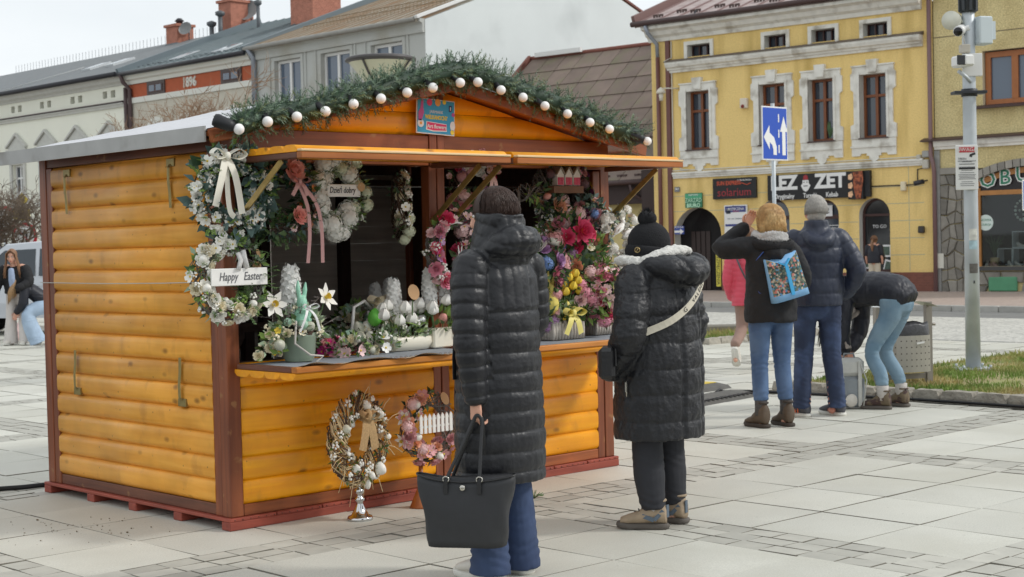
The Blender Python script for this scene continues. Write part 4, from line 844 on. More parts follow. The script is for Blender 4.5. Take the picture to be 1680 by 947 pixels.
# arch of voussoirs and timber shop front: segmental arch over the sign
rA=3.1; zAc=stop-rA
def segarc(r,n,x0,x1): 
    a0=math.acos(max(-1,min(1,(x1-scx)/r))); a1=math.acos(max(-1,min(1,(x0-scx)/r))); return [(scx+r*math.cos(a0+(a1-a0)*k/n),zAc+r*math.sin(a0+(a1-a0)*k/n)) for k in range(n+1)]
O=segarc(rA+.2,16,sb0-.12,sb1+.12); I=segarc(rA+.02,16,sb0-.1,sb1+.1)
for k in range(16):
    cx=(O[k][0]+I[k][0])/2; cz=(O[k][1]+I[k][1])/2
    mb=MB(); e=lambda p,q:(p[0]+(q[0]-p[0])*.06,p[1]+(q[1]-p[1])*.06)
    mb.prism([e(O[k],O[k+1]),e(O[k+1],O[k]),e(I[k+1],I[k]),e(I[k],I[k+1])],lambda u,v,t:Vector((u-cx,-.09*t-.002,v-cz))); mb.obj('voussoir',STV,bb_,(cx,0,cz),fix=True)
HON=mat('honey timber',(176,122,66),rough=.5,noise=(5,.15)); A1=segarc(rA,20,sb0,sb1); A2=segarc(rA-.13,20,sb0,sb1); mb=MB()
for k in range(20): mb.prism([A1[k],A1[k+1],A2[k+1],A2[k]],lambda u,v,t:Vector((u,.05+.08*t,v)))
za=A2[-1][1]
zt=FY.at(1640,316)[1]
mb.bb(sb0+.0,sb0+.1,.05,.13,szb,A2[-1][1]-.0); mb.bb(sb1-.1,sb1,.05,.13,szb,A2[0][1]); mb.bb(sb0+.1,sb1-.1,.045,.13,zt-.05,zt+.06)
sf=mb.obj('shop_front',HON,bb_,fix=True)
mb=MB(); mb.prism([(sb0+.05,zt+.05),(sb1-.05,zt+.05)]+segarc(rA-.1,16,sb0+.05,sb1-.05),lambda u,v,t:Vector((u,.1+.02*t,v))); mb.obj('sign_panel',mat('shop sign dark',(36,32,34),rough=.4),sf,fix=True)
GRL=mat('shop letter green',(40,122,92),rough=.4); letters='OBUWIE'
for k,ch in enumerate(letters):
    x=sb0+.3+k*.43; zz=zt+.12+.0; dz=max(0,(zAc+math.sqrt((rA-.15)**2-(x-scx)**2))-zt-.1); s=.5; 
    text(ch,s,SWH,sf,(x,.046,zt+.1+.2+.05*k),depth=.004,bold=.03,name='letter'); text(ch,s,GRL,sf,(x,.04,zt+.1+.2+.05*k),depth=.004,bold=.004,name='letter')
mb=MB(); mb.bb(sb0+.08,sb1-.08,.1,.108,szb+.01,zt-.04); mb.obj('pane',CGL,sf)
text('www.brynie',.17,mat('mint letter',(170,214,196)),sf,(sb0+1.62,.09,zt-.3),depth=.002,bold=.004)
x,z=FY.at(1614.5,365.5); mb=MB(); mb.prism([(x+.19*math.cos(2*PI*k/20),z+.19*math.sin(2*PI*k/20)) for k in range(20)],lambda u,v,t:Vector((u,.096-.003*t,v))); mb.obj('round_sticker',mat('mint white',(214,228,222)),sf,fix=True)
text('NOWA',.085,GRL,sf,(x,.09,z+.06),depth=.001); text('KOLEKCJA',.07,GRL,sf,(x,.09,z-.05),depth=.001,sx=.8)
x,z=FY.at(1665,345); mb=MB()
for k in range(16):
    a=2*PI*k/16; mb.ell((x+.2*math.cos(a),.5,z+.24*math.sin(a)),.035,None,6,4)
for k in range(-2,3): mb.ell((x,.5,z+k*.1),.03,None,6,4); mb.ell((x+k*.09,.5,z),.03,None,6,4)
mb.obj('bead_ornament',mat('pale beads',(206,216,204)),bb_)
# display behind the pane: white cubes and shoes
MB().bb(sb0-.3,sb1+.6,.3,1.35,szb-.06,szb-.003).obj('display_floor',mat('display floor',(110,106,104)),bb_)
WCU=mat('white display cube',(206,212,216),rough=.6)
def cube(x,z,w,h): 
    mb=MB(); t=.018; mb.bb(x,x+w,.5,.85,z,z+t); mb.bb(x,x+w,.5,.85,z+h-t,z+h); mb.bb(x,x+t,.5,.85,z+t,z+h-t); mb.bb(x+w-t,x+w,.5,.85,z+t,z+h-t); mb.obj('display_cube',WCU,bb_)
cz0=szb+.02; cw=.37
for k in range(5): cube(sb0+.32+k*(cw+.005),cz0,cw,.4)
for k in range(4): cube(sb0+.69+k*(cw+.005),cz0+.405,cw,.4)
for k in range(3): cube(sb0+1.07+k*(cw+.005),cz0+.81,cw,.4)
def shoe_mesh(m,i):
    mb=MB(); mb.tube([(-.13,0,.075),(-.1,0,.07),(-.02,0,.045),(.07,0,.03),(.13,0,.022)],[(.03,.05),(.036,.06),(.036,.035),(.042,.026),(.02,.014)],8,0,True,True,(0,1,0)); mb.box((0,0,.006),(.25,.07,.012)); mb.cyl((-.11,0,0),(-.11,0,.05),.016,.025,8); return mb.mesh('shoe',m)
shm=[shoe_mesh(mat('shoe white',(224,220,214),rough=.4),0),shoe_mesh(mat('shoe black',(34,32,34),rough=.3),1),shoe_mesh(mat('shoe pink',(212,168,160),rough=.4),2),shoe_mesh(mat('shoe beige',(206,186,150),rough=.5),3)]
W2B=Matrix.Translation((FY.A.x,FY.A.y,0))@Matrix.Rotation(FY.rz,4,'Z')
SHLAB={}
sl_=['white court shoe in the shoe shop window','black court shoe in the shoe shop window','pink court shoe in the shoe shop window','beige court shoe in the shoe shop window']
def shlabel(k,x,z):
    row='on the floor of the shoe shop window' if z<szb+.01 else ('in a lower display cube' if z<cz0+.6 else ('in an upper display cube' if z<cz0+1 else 'on top of the display cubes'))
    c=('white','black','pink','beige')[k]; n=SHLAB.get(row,0)+1; SHLAB[row]=n
    o=('first','second','third','fourth','fifth','sixth','seventh','eighth','ninth','tenth','eleventh','twelfth','thirteenth')[n-1]
    return '%s court shoe, %s from the left %s'%(c,o,row)
def shoe(x,y,z,k,r): tag(piece('shoe',shm[k],None,W2B@Vector((x,y,z)),(0,0,FY.rz+r)),shlabel(k,x,z),'shoe','shoes on display behind the shop window')
for k in range(13): shoe(sb0+.12+k*.19,.36,szb+.0,(0,2,1,0,0,2,1,2,0,1,3,0,1)[k],-PI/2+rs.uniform(-.6,.6)+.5)
for k in range(4): shoe(sb0+.84+k*.375,.66,cz0+.425,(0,0,3,0)[k],rs.uniform(-.6,.6)-1)
for k in range(3): shoe(sb0+1.25+k*.375,.66,cz0+.83,(3,3,0)[k],rs.uniform(-.6,.6)-1)
for k in range(6): shoe(sb0+1.1+k*.2,.62,cz0+1.212,(3,3,3,0,3,1)[k],-1.6)
mb=MB()
for k in range(26): a=rs.uniform(0,6.28); mb.tube([(sb0+.25,.5,szb+.2),(sb0+.25+.12*math.cos(a),.5+.1*math.sin(a),szb+.55),(sb0+.25+.24*math.cos(a),.5+.2*math.sin(a),szb+.5+rs.uniform(0,.3))],[.01,.018,.003],4)
pl=tag(piece('potted_plant',mb.mesh('leaves',mat('dark plant',(62,88,56),rough=.6)),None,(FY.A.x,FY.A.y,0),(0,0,FY.rz)),'green pot plant standing inside the shoe shop window','plant')
mb=MB(); mb.lathe([(.09,0),(.12,.2)],(sb0+.25,.5,szb),12); mb.obj('pot',mat('pot beige',(190,166,120)),pl)
# ---------------------------------------------------------------- low brown-roofed house between
br=thing('low_house','low house with steep weathered brown sheet roof between the grey gable and the yellow building','building',(FY.A.x,FY.A.y,0),FY.rz)
YE=mat('cream render',(206,190,134),rough=.9,noise=(3,.08))
MB().bb(-18.2,-8.12,1.0,10,0,3.1).obj('wall',YE,br)
e0,e1,r0,r1=(.5,3.22),(.5,3.22),(6.1,7.86),0
slab_roof(br,'roof',mat('brown roof base',(74,58,50),rough=.8),-17.5,-8.11,.5,3.2,6.1,7.84); slab_roof(br,'roof',mat('brown roof base',(74,58,50),rough=.8),-17.5,-8.11,11.6,3.2,6.1,7.84)
RPN=mat('weathered brown roof panel',(124,108,98),rough=.75,noise=(2.2,.16),rnd=.12,dark=((112,106,84),1.1,.5,.7),bump=(8,.3,.02))
nrow=8; sl_v=Vector((0,5.6,4.64)); nx=12
for i in range(nrow):
    for j in range(nx):
        a=sl_v*(i/nrow); b=sl_v*((i+1)/nrow); w=(9.35)/nx; x0=-17.47+j*w+(.0 if i%2 else w*.5)*0; sk=.0
        mb=MB(); n_=Vector((0,-4.64,5.6)).normalized()
        P=[Vector((x0+.012,.5,3.215))+a,Vector((x0+w-.012,.5,3.215))+a,Vector((x0+w-.012,.5,3.215))+b*.998,Vector((x0+.012,.5,3.215))+b*.998]
        c=sum(P,Vector())/4; lo=[p-c for p in P]; up=[p+n_*(.035 if k<2 else .012)-c for k,p in enumerate(P)]
        mb.add(lo+up,[(4,5,6,7),(0,1,5,4),(1,2,6,5),(3,0,4,7)]); mb.obj('roof_panel',RPN,br,c)
MB().cyl((-17.6,6.1,7.9),(-8.2,6.1,7.9),.07,n=8).obj('ridge_cap',mat('red ridge',(128,76,64),rough=.7,noise=(3,.2)),br)
MB().beam((-17.56,.4,3.2),(-17.56,6.1,7.92),.1,.2).obj('verge_board',mat('red verge',(120,74,64),rough=.7,noise=(3,.2)),br)
MB().bb(-17.2,-15.2,5.9,6.02,7.9,8.05).obj('white_flashing',mat('white flashing',(226,226,224)),br)
for i in range(4):
    for k in range(5): piece('snow_guard',sg_,br,(-10.9+k*.62+(i%2)*.2,.62+i*.3+(.5 if i>1 else 0),3.33+(i*.3+(.5 if i>1 else 0))*.83))
gutter(br,-12,-8.75,.42,3.16,.07,GUT)
MB().bb(-8.75,-8.12,.3,.9,2.2,3.55).obj('dark_cladding',mat('dark cladding',(60,48,46),rough=.8),br); MB().bb(-12,-8.76,.62,.9,2.55,3.1).obj('eave_boarding',mat('dark cladding',(60,48,46),rough=.8),br)
xq,zq=FY.at(1040,308,.6); pipe(br,[(xq,.42,3.1),(xq,.5,2.85),(xq+.6,.75,2.45),(xq+.95,.9,2.3),(xq+.98,.92,0)],.05,GUT)
MB().bb(-8.62,-8.42,.92,.99,2.25,2.45).obj('meter_box',mat('pale box',(196,206,210)),br)
# ---------------------------------------------------------------- grey house with white gable
gr=thing('grey_house','grey rendered house with rusty roof, white framed windows and a blank white gable wall','building',(FL.A.x,FL.A.y,0),FL.rz)
GRY=stucco('grey render',(186,188,184),20,.4,((172,170,160),.7,.45,.7),.05); WGB=mat('white gable render',(218,224,224),rough=.9,noise=(.6,.04),dark=((200,206,206),.4,.5,.72),bump=(12,.2))
gx1,gx0=-3.2,-12.75; GW=[FL.box(*b) for b in ((452,101,495,190),(528,88,576,178),(610,72,662,160))]; zt=8.4; zbm=6.75; GW=[(a,b,zbm,zt) for a,b,c,d in GW]
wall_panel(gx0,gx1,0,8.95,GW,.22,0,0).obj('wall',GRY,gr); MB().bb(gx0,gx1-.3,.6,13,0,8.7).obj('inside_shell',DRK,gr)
mb=MB(); mb.prism([(0,0),(14.4,0),(14.4,8.95),(7.2,11.62),(0,8.97)],lambda u,v,t:Vector((gx1-.25+.25*t,u+.001,v))); mb.obj('gable_wall',WGB,gr,fix=True)
for a,b,c,d in GW:
    mb=MB(); e=.32; mb.bb(a-e,b+e,-.04,-.001,d+.18,d+.24); mb.bb(a-e,a-e+.06,-.04,-.001,c-.4,d+.18); mb.bb(b+e-.06,b+e,-.04,-.001,c-.4,d+.18)
    mb.bb(a-.14,b+.14,-.03,-.001,d,d+.13); mb.bb(a-.14,a,-.03,-.001,c,d); mb.bb(b,b+.14,-.03,-.001,c,d); mb.obj('window_surround',GRY,gr)
    window(gr,a+.01,b-.01,c,d-.01,WFR,.14,(.5,),(),.1,GLB)
    MB().bb(a+.12,a+.45,.26,.28,c+.1,d-.12).obj('curtain',mat('net curtain',(150,160,166),rough=.9),gr)
molding(gr,'eaves_cornice',GRY,gx0,gx1-.02,[(.001,8.55),(.08,8.55),(.1,8.62),(.1,8.85),(.22,8.9),(.22,9.0),(.001,9.0)])
RUS=mat('rusty roof sheet',(168,160,146),rough=.7,noise=(1.2,.16),dark=((158,112,66),1.5,.48,.66),stretch=(1,.35,.35),bump=(10,.3))
slab_roof(gr,'roof',RUS,gx0,gx1-.1,-.3,9.0,7.2,11.72); slab_roof(gr,'roof',RUS,gx0,gx1-.1,14.6,8.95,7.2,11.72)
seams(gr,gx0+.2,gx1-.3,.6,-.28,9.02,7.1,11.7,mat('rust seam',(140,124,104),rough=.7))
gutter(gr,gx0-.1,gx1-.15,-.36,8.97,.085,mat('grey gutter',(150,148,142),rough=.6,noise=(4,.1)))
mb=MB(); mb.beam((gx1-.06,-.35,9.03),(gx1-.06,7.2,11.77),.16,.1); mb.obj('verge_sheet',mat('white flashing',(226,226,224)),gr); MB().beam((gx1-.06,7.2,11.77),(gx1-.06,14.7,8.95),.14,.08).obj('verge_sheet',mat('red verge',(120,74,64)),gr)
for k in range(2):
    mb=MB(); 
    for j in range(40): x=gx0+1+j*.2; mb.bb(x,x+.02,1.6+k*1.1,1.62+k*1.1,9.7+k*.4,9.86+k*.4)
    mb.bb(gx0+1,gx0+9,1.6+k*1.1,1.615+k*1.1,9.82+k*.4,9.85+k*.4); stuff(mb.obj('snow_fence',mat('snow fence',(146,128,104),rough=.8),gr))
pipe(gr,[(gx0+.15,-.36,8.95),(gx0+.15,-.12,8.6),(gx0+.15,-.1,0)],.1,ZINC)
# ---------------------------------------------------------------- house dated 1896
o9=thing('dated_house','house with an orange band dated 1896 and slate roof with skylights','building',(FL.A.x,FL.A.y,0),FL.rz)
sx0,sx1=-21.65,-12.78
ORG=mat('orange render',(178,92,60),rough=.85,noise=(4,.08)); GB=mat('grey beige render',(196,190,176),rough=.9,noise=(2,.08)); OWH=mat('off white band',(220,220,212),rough=.85)
MB().bb(sx0,sx1,0,12,0,7.62).obj('wall',GB,o9)
MB().bb(sx0,sx1,-.06,12,7.625,7.85).obj('white_band',OWH,o9); MB().bb(sx0,sx1,.01,12,7.855,8.4).obj('orange_band',ORG,o9)
molding(o9,'eaves_cornice',OWH,sx0,sx1,[(0,8.41),(.06,8.41),(.08,8.55),(.2,8.6),(.22,8.72),(.3,8.76),(.3,8.86),(0,8.86)])
for (a,b) in ((245,268),(367,394)):
    x0=FL.at(a,140)[0]; x1=FL.at(b,130)[0]; MB().bb(x0-.12,x1+.12,-.05,.009,7.87,8.44).obj('window_surround',mat('dark surround',(84,72,70)),o9)
    mb=MB(); xm=(x0+x1)/2; w=mb.bb(x0,x1,-.07,-.051,7.95,8.28).obj('window',DBR,o9); MB().bb(x0+.08,xm-.06,-.078,-.071,8.0,8.24).obj('pane',GLB,w); MB().bb(xm+.06,x1-.08,-.078,-.071,8.0,8.24).obj('pane',GLB,w)
x,z=FL.at(311,135); text('1896',.54,OWH,o9,(x,-.01,8.13),depth=.02,bold=.012,sx=.9)
for xp,yp in ((258,197),(305,190),(381,178)):
    x,z=FL.at(xp,yp); P=arc(x,z-.75,.62,10); Q=arc(x,z-.75,.88,10); mb=MB()
    for k in range(10): mb.prism([Q[k],Q[k+1],P[k+1],P[k]],lambda u,v,t:Vector((u,-.07*t-.001,v)))
    mb.obj('arch_surround',OWH,o9,fix=True); mb=MB(); mb.prism(arc(x,z-.75,.6,10),lambda u,v,t:Vector((u,-.03*t-.001,v))); mb.obj('arch_brick',BRICK,o9,fix=True)
    window(o9,x-.55,x+.55,z-3,z-.85,BRN,-.08,(.5,),(.7,),.1)
SLT=mat('dark slate roof',(112,116,118),rough=.65,noise=(3,.14),bump=(12,.4,.03)); TEA=mat('teal sheet roof',(142,154,156),rough=.5,noise=(1.5,.12),dark=((150,154,154),1.2,.5,.7))
slab_roof(o9,'roof',TEA,sx0,sx1-.05,-.35,8.85,6.9,11.55)
slab_roof(o9,'roof',TEA,sx0,sx1-.05,13.5,8.9,6.9,11.55)
seams(o9,sx0+.3,sx1-.2,.55,-.3,8.9,6.8,11.52,mat('teal seam',(104,116,120)))
MB().beam((sx0,-.4,8.95),(sx0,6.9,11.68),.16,.26).obj('verge_wall',mat('grey lead flashing',(104,116,122),rough=.5),o9); MB().beam((sx1-.1,-.4,8.95),(sx1-.1,6.9,11.74),.2,.26).obj('verge_wall',mat('grey lead flashing',(104,116,122),rough=.5),o9)
gutter(o9,sx0-.2,sx1,-.42,8.83,.085,BLK)
def skylight(par,x,d,z0,sl,w=.75,l=1.1):
    mb=MB(); v=Vector((0,1,sl)).normalized(); c=Vector((x,d,z0+sl*d)); up=(0,-sl,1)
    mb.beam(c-v*l/2,c+v*l/2,w,.14,0,up); s=mb.obj('skylight',mat('skylight frame',(196,200,202),rough=.4),par); m2=MB(); m2.beam(c-v*l*.42+Vector((0,-sl,1)).normalized()*.075,c+v*l*.42+Vector((0,-sl,1)).normalized()*.075,w*.8,.01,0,up); m2.obj('pane',mat('skylight glass',(150,160,168),rough=.08,spec=.9),s)
S9=(11.55-8.85)/7.25
for px,py in ((303,91),(372,78)):
    for d in (1.2,):
        x,z=FL.at(px,py,d); skylight(o9,x,d,8.98,S9)
snow=MB()
for j in range(60): x=sx0+.3+j*.14; snow.bb(x,x+.09,.4+.12*(j%3),.46+.12*(j%3),9.12+.045*(j%3),9.2+.045*(j%3))
stuff(snow.obj('snow_guards',mat('snow guard grey',(90,98,102)),o9))
pipe(o9,[(sx0+.25,-.42,8.8),(sx0+.25,-.3,8.5),(sx0+.42,-.1,8.2),(sx0+.42,-.1,0)],.09,mat('brown pipe',(86,70,70)))
pipe(o9,[(sx0+.08,-.08,8.3),(sx0+.08,-.08,0)],.1,mat('brown pipe',(86,70,70)))
# ---------------------------------------------------------------- cream house with pediments
wh=thing('cream_house','cream house with pedimented windows and pairs of small attic vents','building',(FL.A.x,FL.A.y,0),FL.rz)
CRM=mat('cream wall',(234,234,220),rough=.9,noise=(1,.03)); STU=mat('grey stucco trim',(196,196,190),rough=.85,noise=(6,.08)); wx1=-21.72; wx0=-50
peds=[(-22,212),(28,203),(78,196),(128,187),(180,178)]
pw=[]; xs=[FL.at(a,b)[0] for a,b in peds]; sp=(xs[4]-xs[1])/3; xs=[xs[4]-k*sp for k in range(9)]
W_=[(x-.5,x+.5,3.9,5.6) for x in xs]; 
vents=[]
for x in xs: vents+=[(x-.52,x-.18,8.0,8.3),(x+.12,x+.46,8.0,8.3)]
wall_panel(wx0,wx1,0,8.9,W_+vents,.2).obj('wall',CRM,wh); MB().bb(wx0,wx1,.22,12,0,8.8).obj('inside_shell',DRK,wh)
for x in xs:
    mb=MB(); z=6.3; mb.prism([(x-.78,z+.0),(x-.82,z+.1),(x,z+.62),(x+.82,z+.1),(x+.78,z)],lambda u,v,t:Vector((u,-.06*t-.001,v)))
    mb.prism([(x-.92,z+.08),(x-.92,z+.17),(x,z+.76),(x+.92,z+.17),(x+.92,z+.08),(x,z+.65)],lambda u,v,t:Vector((u,-.16*t-.002,v))); mb.bb(x-.9,x+.9,-.15,-.002,z-.08,z+.02); mb.bb(x-.76,x-.56,-.1,-.002,z-.5,z-.08); mb.bb(x+.56,x+.76,-.1,-.002,z-.5,z-.08)
    mb.bb(x-.72,x+.72,-.1,-.002,5.62,5.86); mb.bb(x-.72,x-.52,-.08,-.002,3.8,5.62); mb.bb(x+.52,x+.72,-.08,-.002,3.8,5.62); mb.bb(x-.9,x+.9,-.15,-.002,3.62,3.8); mb.obj('pediment',STU,wh,fix=True)
    window(wh,x-.49,x+.49,3.9,5.59,WFR,.12,(.5,),(.65,),.08)
molding(wh,'string_course',STU,wx0,wx1,[(0,7.55),(.08,7.55),(.1,7.62),(.16,7.68),(.16,7.72),(0,7.74)]); molding(wh,'string_course_flashing',GUT,wx0,wx1,[(0,7.745),(.2,7.745),(.2,7.775),(0,7.82)])
molding(wh,'eaves_cornice',STU,wx0,wx1,[(0,8.44),(.05,8.44),(.1,8.52),(.22,8.6),(.26,8.7),(.34,8.76),(.34,8.9),(0,8.9)])
slab_roof(wh,'roof',SLT,wx0,wx1-.05,-.4,8.92,6.9,11.45); slab_roof(wh,'roof',SLT,wx0,wx1-.05,13.6,8.92,6.9,11.45)
gutter(wh,wx0,wx1,-.48,8.86,.1,BLK)
S2=(11.45-8.92)/7.3
for px,py in ((155,106),(193,103)):
    x,z=FL.at(px,py,2.5); skylight(wh,x,2.6,9.08,S2,.8,1.2)
mb=MB()
for k in range(70): x=wx0+6+k*.32; mb.bb(x,x+.014,6.9,6.914,11.45,11.85)
stuff(mb.obj('bird_spikes',mat('thin wire',(120,124,128)),wh)); pipe(wh,[(wx1-10.5,-.3,9.0),(wx1-7.5,2.5,10.05)],.02,mat('thin wire pale',(190,192,192)),'lightning_wire')
# chimneys, vents, dishes
def chimney(par,px0,px1,pyt,dep,zb,w2=None,pot=False):
    x0,zt=FL.at(px0,pyt,dep); x1,_=FL.at(px1,pyt,dep); w=(x1-x0)*.72
    c=MB().bb(x0,x0+w,dep,dep+w,zb,zt-.12).obj('chimney',BRICK,par); MB().bb(x0-.08,x0+w+.08,dep-.08,dep+w+.08,zt-.12,zt).obj('chimney_cap',BRICK,c); MB().bb(x0-.04,x0+w+.04,dep-.05,dep+w+.04,zb,zb+.45).obj('lead_flashing',mat('grey lead flashing',(104,116,122)),c)
    if pot: MB().lathe([(.16,0),(.16,.16),(.24,.18),(.1,.32)],(x0+w/2,dep+w/2,zt),10).obj('chimney_cowl',BLK,c)
chimney(wh,272,297,42,6.2,10.8,pot=True); chimney(o9,358,386,2,5.6,10.4); chimney(o9,383,402,20,6.4,10.6); chimney(gr,478,527,-14,3.6,9.8) if False else chimney(o9,476,527,-8,4.4,9.9)
def vent(par,px,py,dep,zb,r=.1):
    x,z=FL.at(px,py,dep); mb=MB(); mb.cyl((x,dep,zb),(x,dep,z-.2),r*.8,n=8); mb.lathe([(r*.8,-.2),(r*1.7,-.12),(r*1.7,0),(.02,.08)],(x,dep,z),10); mb.obj('roof_vent',mat('grey vent',(92,96,100),rough=.5),par)
vent(o9,347,37,5.2,10.5,.13); vent(o9,361,20,5.2,10.5,.13); vent(o9,423,2,5.6,10.6,.1)
def dish(par,px,py,dep,r):
    x,z=FL.at(px,py,dep); mb=MB(); mb.lathe([(.03,0),(r*.5,.05),(r*.85,.14),(r,.22)],(0,0,0),14,caps=False); mb.cyl((0,0,0),(0,-.0,-.25),.04,n=6); d=mb.obj('satellite_dish',mat('dish grey',(150,152,152),rough=.5),par,(x,dep,z),(1.2,0,.5)); MB().cyl((0,0,0),(0,0,-.8),.03,n=6).obj('dish_mast',BLK,par,(x,dep+.1,z))
dish(wh,307,50,6.6,.33); dish(o9,409,20,6.6,.5)
mb=MB(); x,z=FL.at(394,8,6.6); mb.cyl((x,6.6,z-1.2),(x,6.6,z+.4),.02,n=5)
for k in range(4): mb.bb(x-.35,x+.35,6.6,6.615,z-.05+k*.12,z-.035+k*.12)
mb.obj('roof_aerial',BLK,o9)
# ground floor filler beyond the left edge of the hut: shop strip on the cream house
for k,x in enumerate(xs): MB().bb(x-.8,x+.8,-.02,-.003,.3,2.6).obj('shop_pane',GLS,wh)
# ================================================================ PEOPLE
SKIN=mat('skin',(214,162,138),rough=.5,noise=(18,.06)); SKINR=mat('reddened skin',(198,132,112),rough=.5,noise=(30,.1))
EYEW=mat('eye white',(225,222,216),rough=.2); EYED=mat('eye dark',(40,30,26),rough=.2); LIP=mat('lips',(176,96,92),rough=.45)
def blob(mb,voxel,sm=3,name='tmp'):
    """one continuous closed surface grown over overlapping volumes"""
    me=mb.mesh(name,SKIN); o=bpy.data.objects.new('tmp',me); COL.objects.link(o)
    m=o.modifiers.new('r','REMESH'); m.mode='VOXEL'; m.voxel_size=voxel; m.use_smooth_shade=True
    if sm: s=o.modifiers.new('s','SMOOTH'); s.factor=.5; s.iterations=sm
    dg=bpy.context.evaluated_depsgraph_get(); r=bpy.data.meshes.new_from_object(o.evaluated_get(dg)); bpy.data.objects.remove(o); bpy.data.meshes.remove(me); return r
def arr(me):
    n=len(me.vertices); co=np.empty(n*3); me.vertices.foreach_get('co',co); no=np.empty(n*3); me.vertices.foreach_get('normal',no); return co.reshape(-1,3),no.reshape(-1,3)
def setco(me,co): me.vertices.foreach_set('co',co.ravel()); me.update()
def turb(p,s,seed=0):
    q=p*s+seed; v=np.zeros(len(p)); a=1
    for k in range(4):
        v+=a*np.sin(q[:,0]*1.3+1.7*np.sin(q[:,1]*.9+k)+k)*np.sin(q[:,1]*1.1+1.3*np.sin(q[:,2]*1.2+2*k))*np.sin(q[:,2]*1.2+1.5*np.sin(q[:,0]*.8+k)+.5); q=q*1.9+3.1; a*=.55
    return v
def smooth_pts(pts,rs,k=5):
    """Catmull-Rom through the joints, radii alike"""
    P=[Vector(p) for p in pts]; Rr=[r if isinstance(r,(tuple,list)) else (r,r) for r in rs]; op=[];orr=[]
    for i in range(len(P)-1):
        a,b,c,d=P[max(i-1,0)],P[i],P[i+1],P[min(i+2,len(P)-1)]
        for j in range(k):
            t=j/k; op.append(.5*((2*b)+(c-a)*t+(2*a-5*b+4*c-d)*t*t+(3*b-a-3*c+d)*t**3)); orr.append(tuple(Rr[i][q]*(1-t)+Rr[i+1][q]*t for q in(0,1)))
    op.append(P[-1]); orr.append(Rr[-1]); return op,orr
def limb(mb,pts,rs,n=14,side=(1,0,0),k=5,round_=True):
    p,r=smooth_pts(pts,rs,k)
    if round_:
        d0=(p[0]-p[1]).normalized(); d1=(p[-1]-p[-2]).normalized()
        p=[p[0]+d0*min(r[0])*.55,p[0]+d0*min(r[0])*.35]+p+[p[-1]+d1*min(r[-1])*.35,p[-1]+d1*min(r[-1])*.55]
        r=[(r[0][0]*.35,r[0][1]*.35),(r[0][0]*.8,r[0][1]*.8)]+r+[(r[-1][0]*.8,r[-1][1]*.8),(r[-1][0]*.35,r[-1][1]*.35)]
    mb.tube(p,r,n,0,True,True,side); return mb
def axis_param(co,lines):
    """per vertex: which limb axis is nearest (scaled by radius) and the length along it"""
    best=np.full(len(co),1e9); idx=np.zeros(len(co),int); par=np.zeros(len(co)); ang=np.zeros(len(co))
    for li,(pts,rad) in enumerate(lines):
        acc=0.
        for a,b in zip(pts[:-1],pts[1:]):
            a=np.array(a);b=np.array(b); d=b-a; L=np.linalg.norm(d); t=np.clip(((co-a)@d)/(L*L),0,1); q=a+t[:,None]*d; dist=np.linalg.norm(co-q,axis=1)/rad
            m=dist<best; best[m]=dist[m]; idx[m]=li; par[m]=acc+t[m]*L; acc+=L
    return idx,par
def quilt(me,lines,pitch,amp,wr=.004,ws=14,seed=0,yoke=None,vseams=None,zone=None):
    co,no=arr(me); idx,par=axis_param(co,lines); off=np.zeros(len(co))
    for li,pt in enumerate(pitch):
        m=idx==li
        if pt:
            ph=par[m]/pt+.06*turb(co[m],5,seed+li); s=np.abs(np.sin(np.pi*ph)); off[m]+=amp*(np.minimum(1,s*1.25)**.38-1)
            off[m]+=wr*.55*turb(np.c_[co[m,0]*2.2,co[m,1]*2.2,co[m,2]*.8],ws*1.6,seed+9)*(1-s*.5)
    if yoke is not None:
        z0,p=yoke; m=(idx==0)&(co[:,2]>z0)
        off[m]=.55*amp*(np.abs(np.sin(np.pi*co[m,0]/p))**.5-1)
    if vseams:
        for xs,w in vseams: m=(idx==0); off[m]-=amp*.9*np.exp(-((co[m,0]-xs)/w)**2)
    off+=wr*.5*turb(co,ws,seed+3)
    setco(me,co+no*off[:,None])
def folds(me,amp=.005,zs=(),seed=0,fine=30,wz=.05):
    """cloth creases: bands of horizontal folds round the given heights"""
    co,no=arr(me); off=.35*amp*turb(co,fine*.4,seed)
    msk=.35+.65*np.clip(turb(co,9,seed+5)+.2,0,1)
    for z,a in zs: off+=.8*amp*a*msk*np.exp(-((co[:,2]-z)/wz)**2)*np.sin((co[:,2]-z)*2*np.pi/.042+3.4*np.sin(co[:,0]*21+seed)+2.6*np.sin(co[:,1]*17+seed*2)+1.2*turb(co,14,seed))
    setco(me,co+no*off[:,None])
def put_mesh(name,me,m,parent,label=None):
    me.name=name; me.materials.clear()
    for x in (m if isinstance(m,(list,tuple)) else [m]): me.materials.append(x)
    return piece(name,me,parent,label=label)
def join_into(me,mb,mats):
    """append builder geometry to a finished mesh so both are one mesh"""
    bm=bmesh.new(); bm.from_mesh(me); me2=mb.mesh('j',mats); off=len(me.materials) if me.materials else 1
    bm2=bmesh.new(); bm2.from_mesh(me2); vm={}
    for v in bm2.verts: vm[v]=bm.verts.new(v.co)
    for f in bm2.faces:
        try: nf=bm.faces.new([vm[v] for v in f.verts]); nf.material_index=f.material_index; nf.smooth=True
        except ValueError: pass
    bm.to_mesh(me); bm.free(); bm2.free(); bpy.data.meshes.remove(me2)
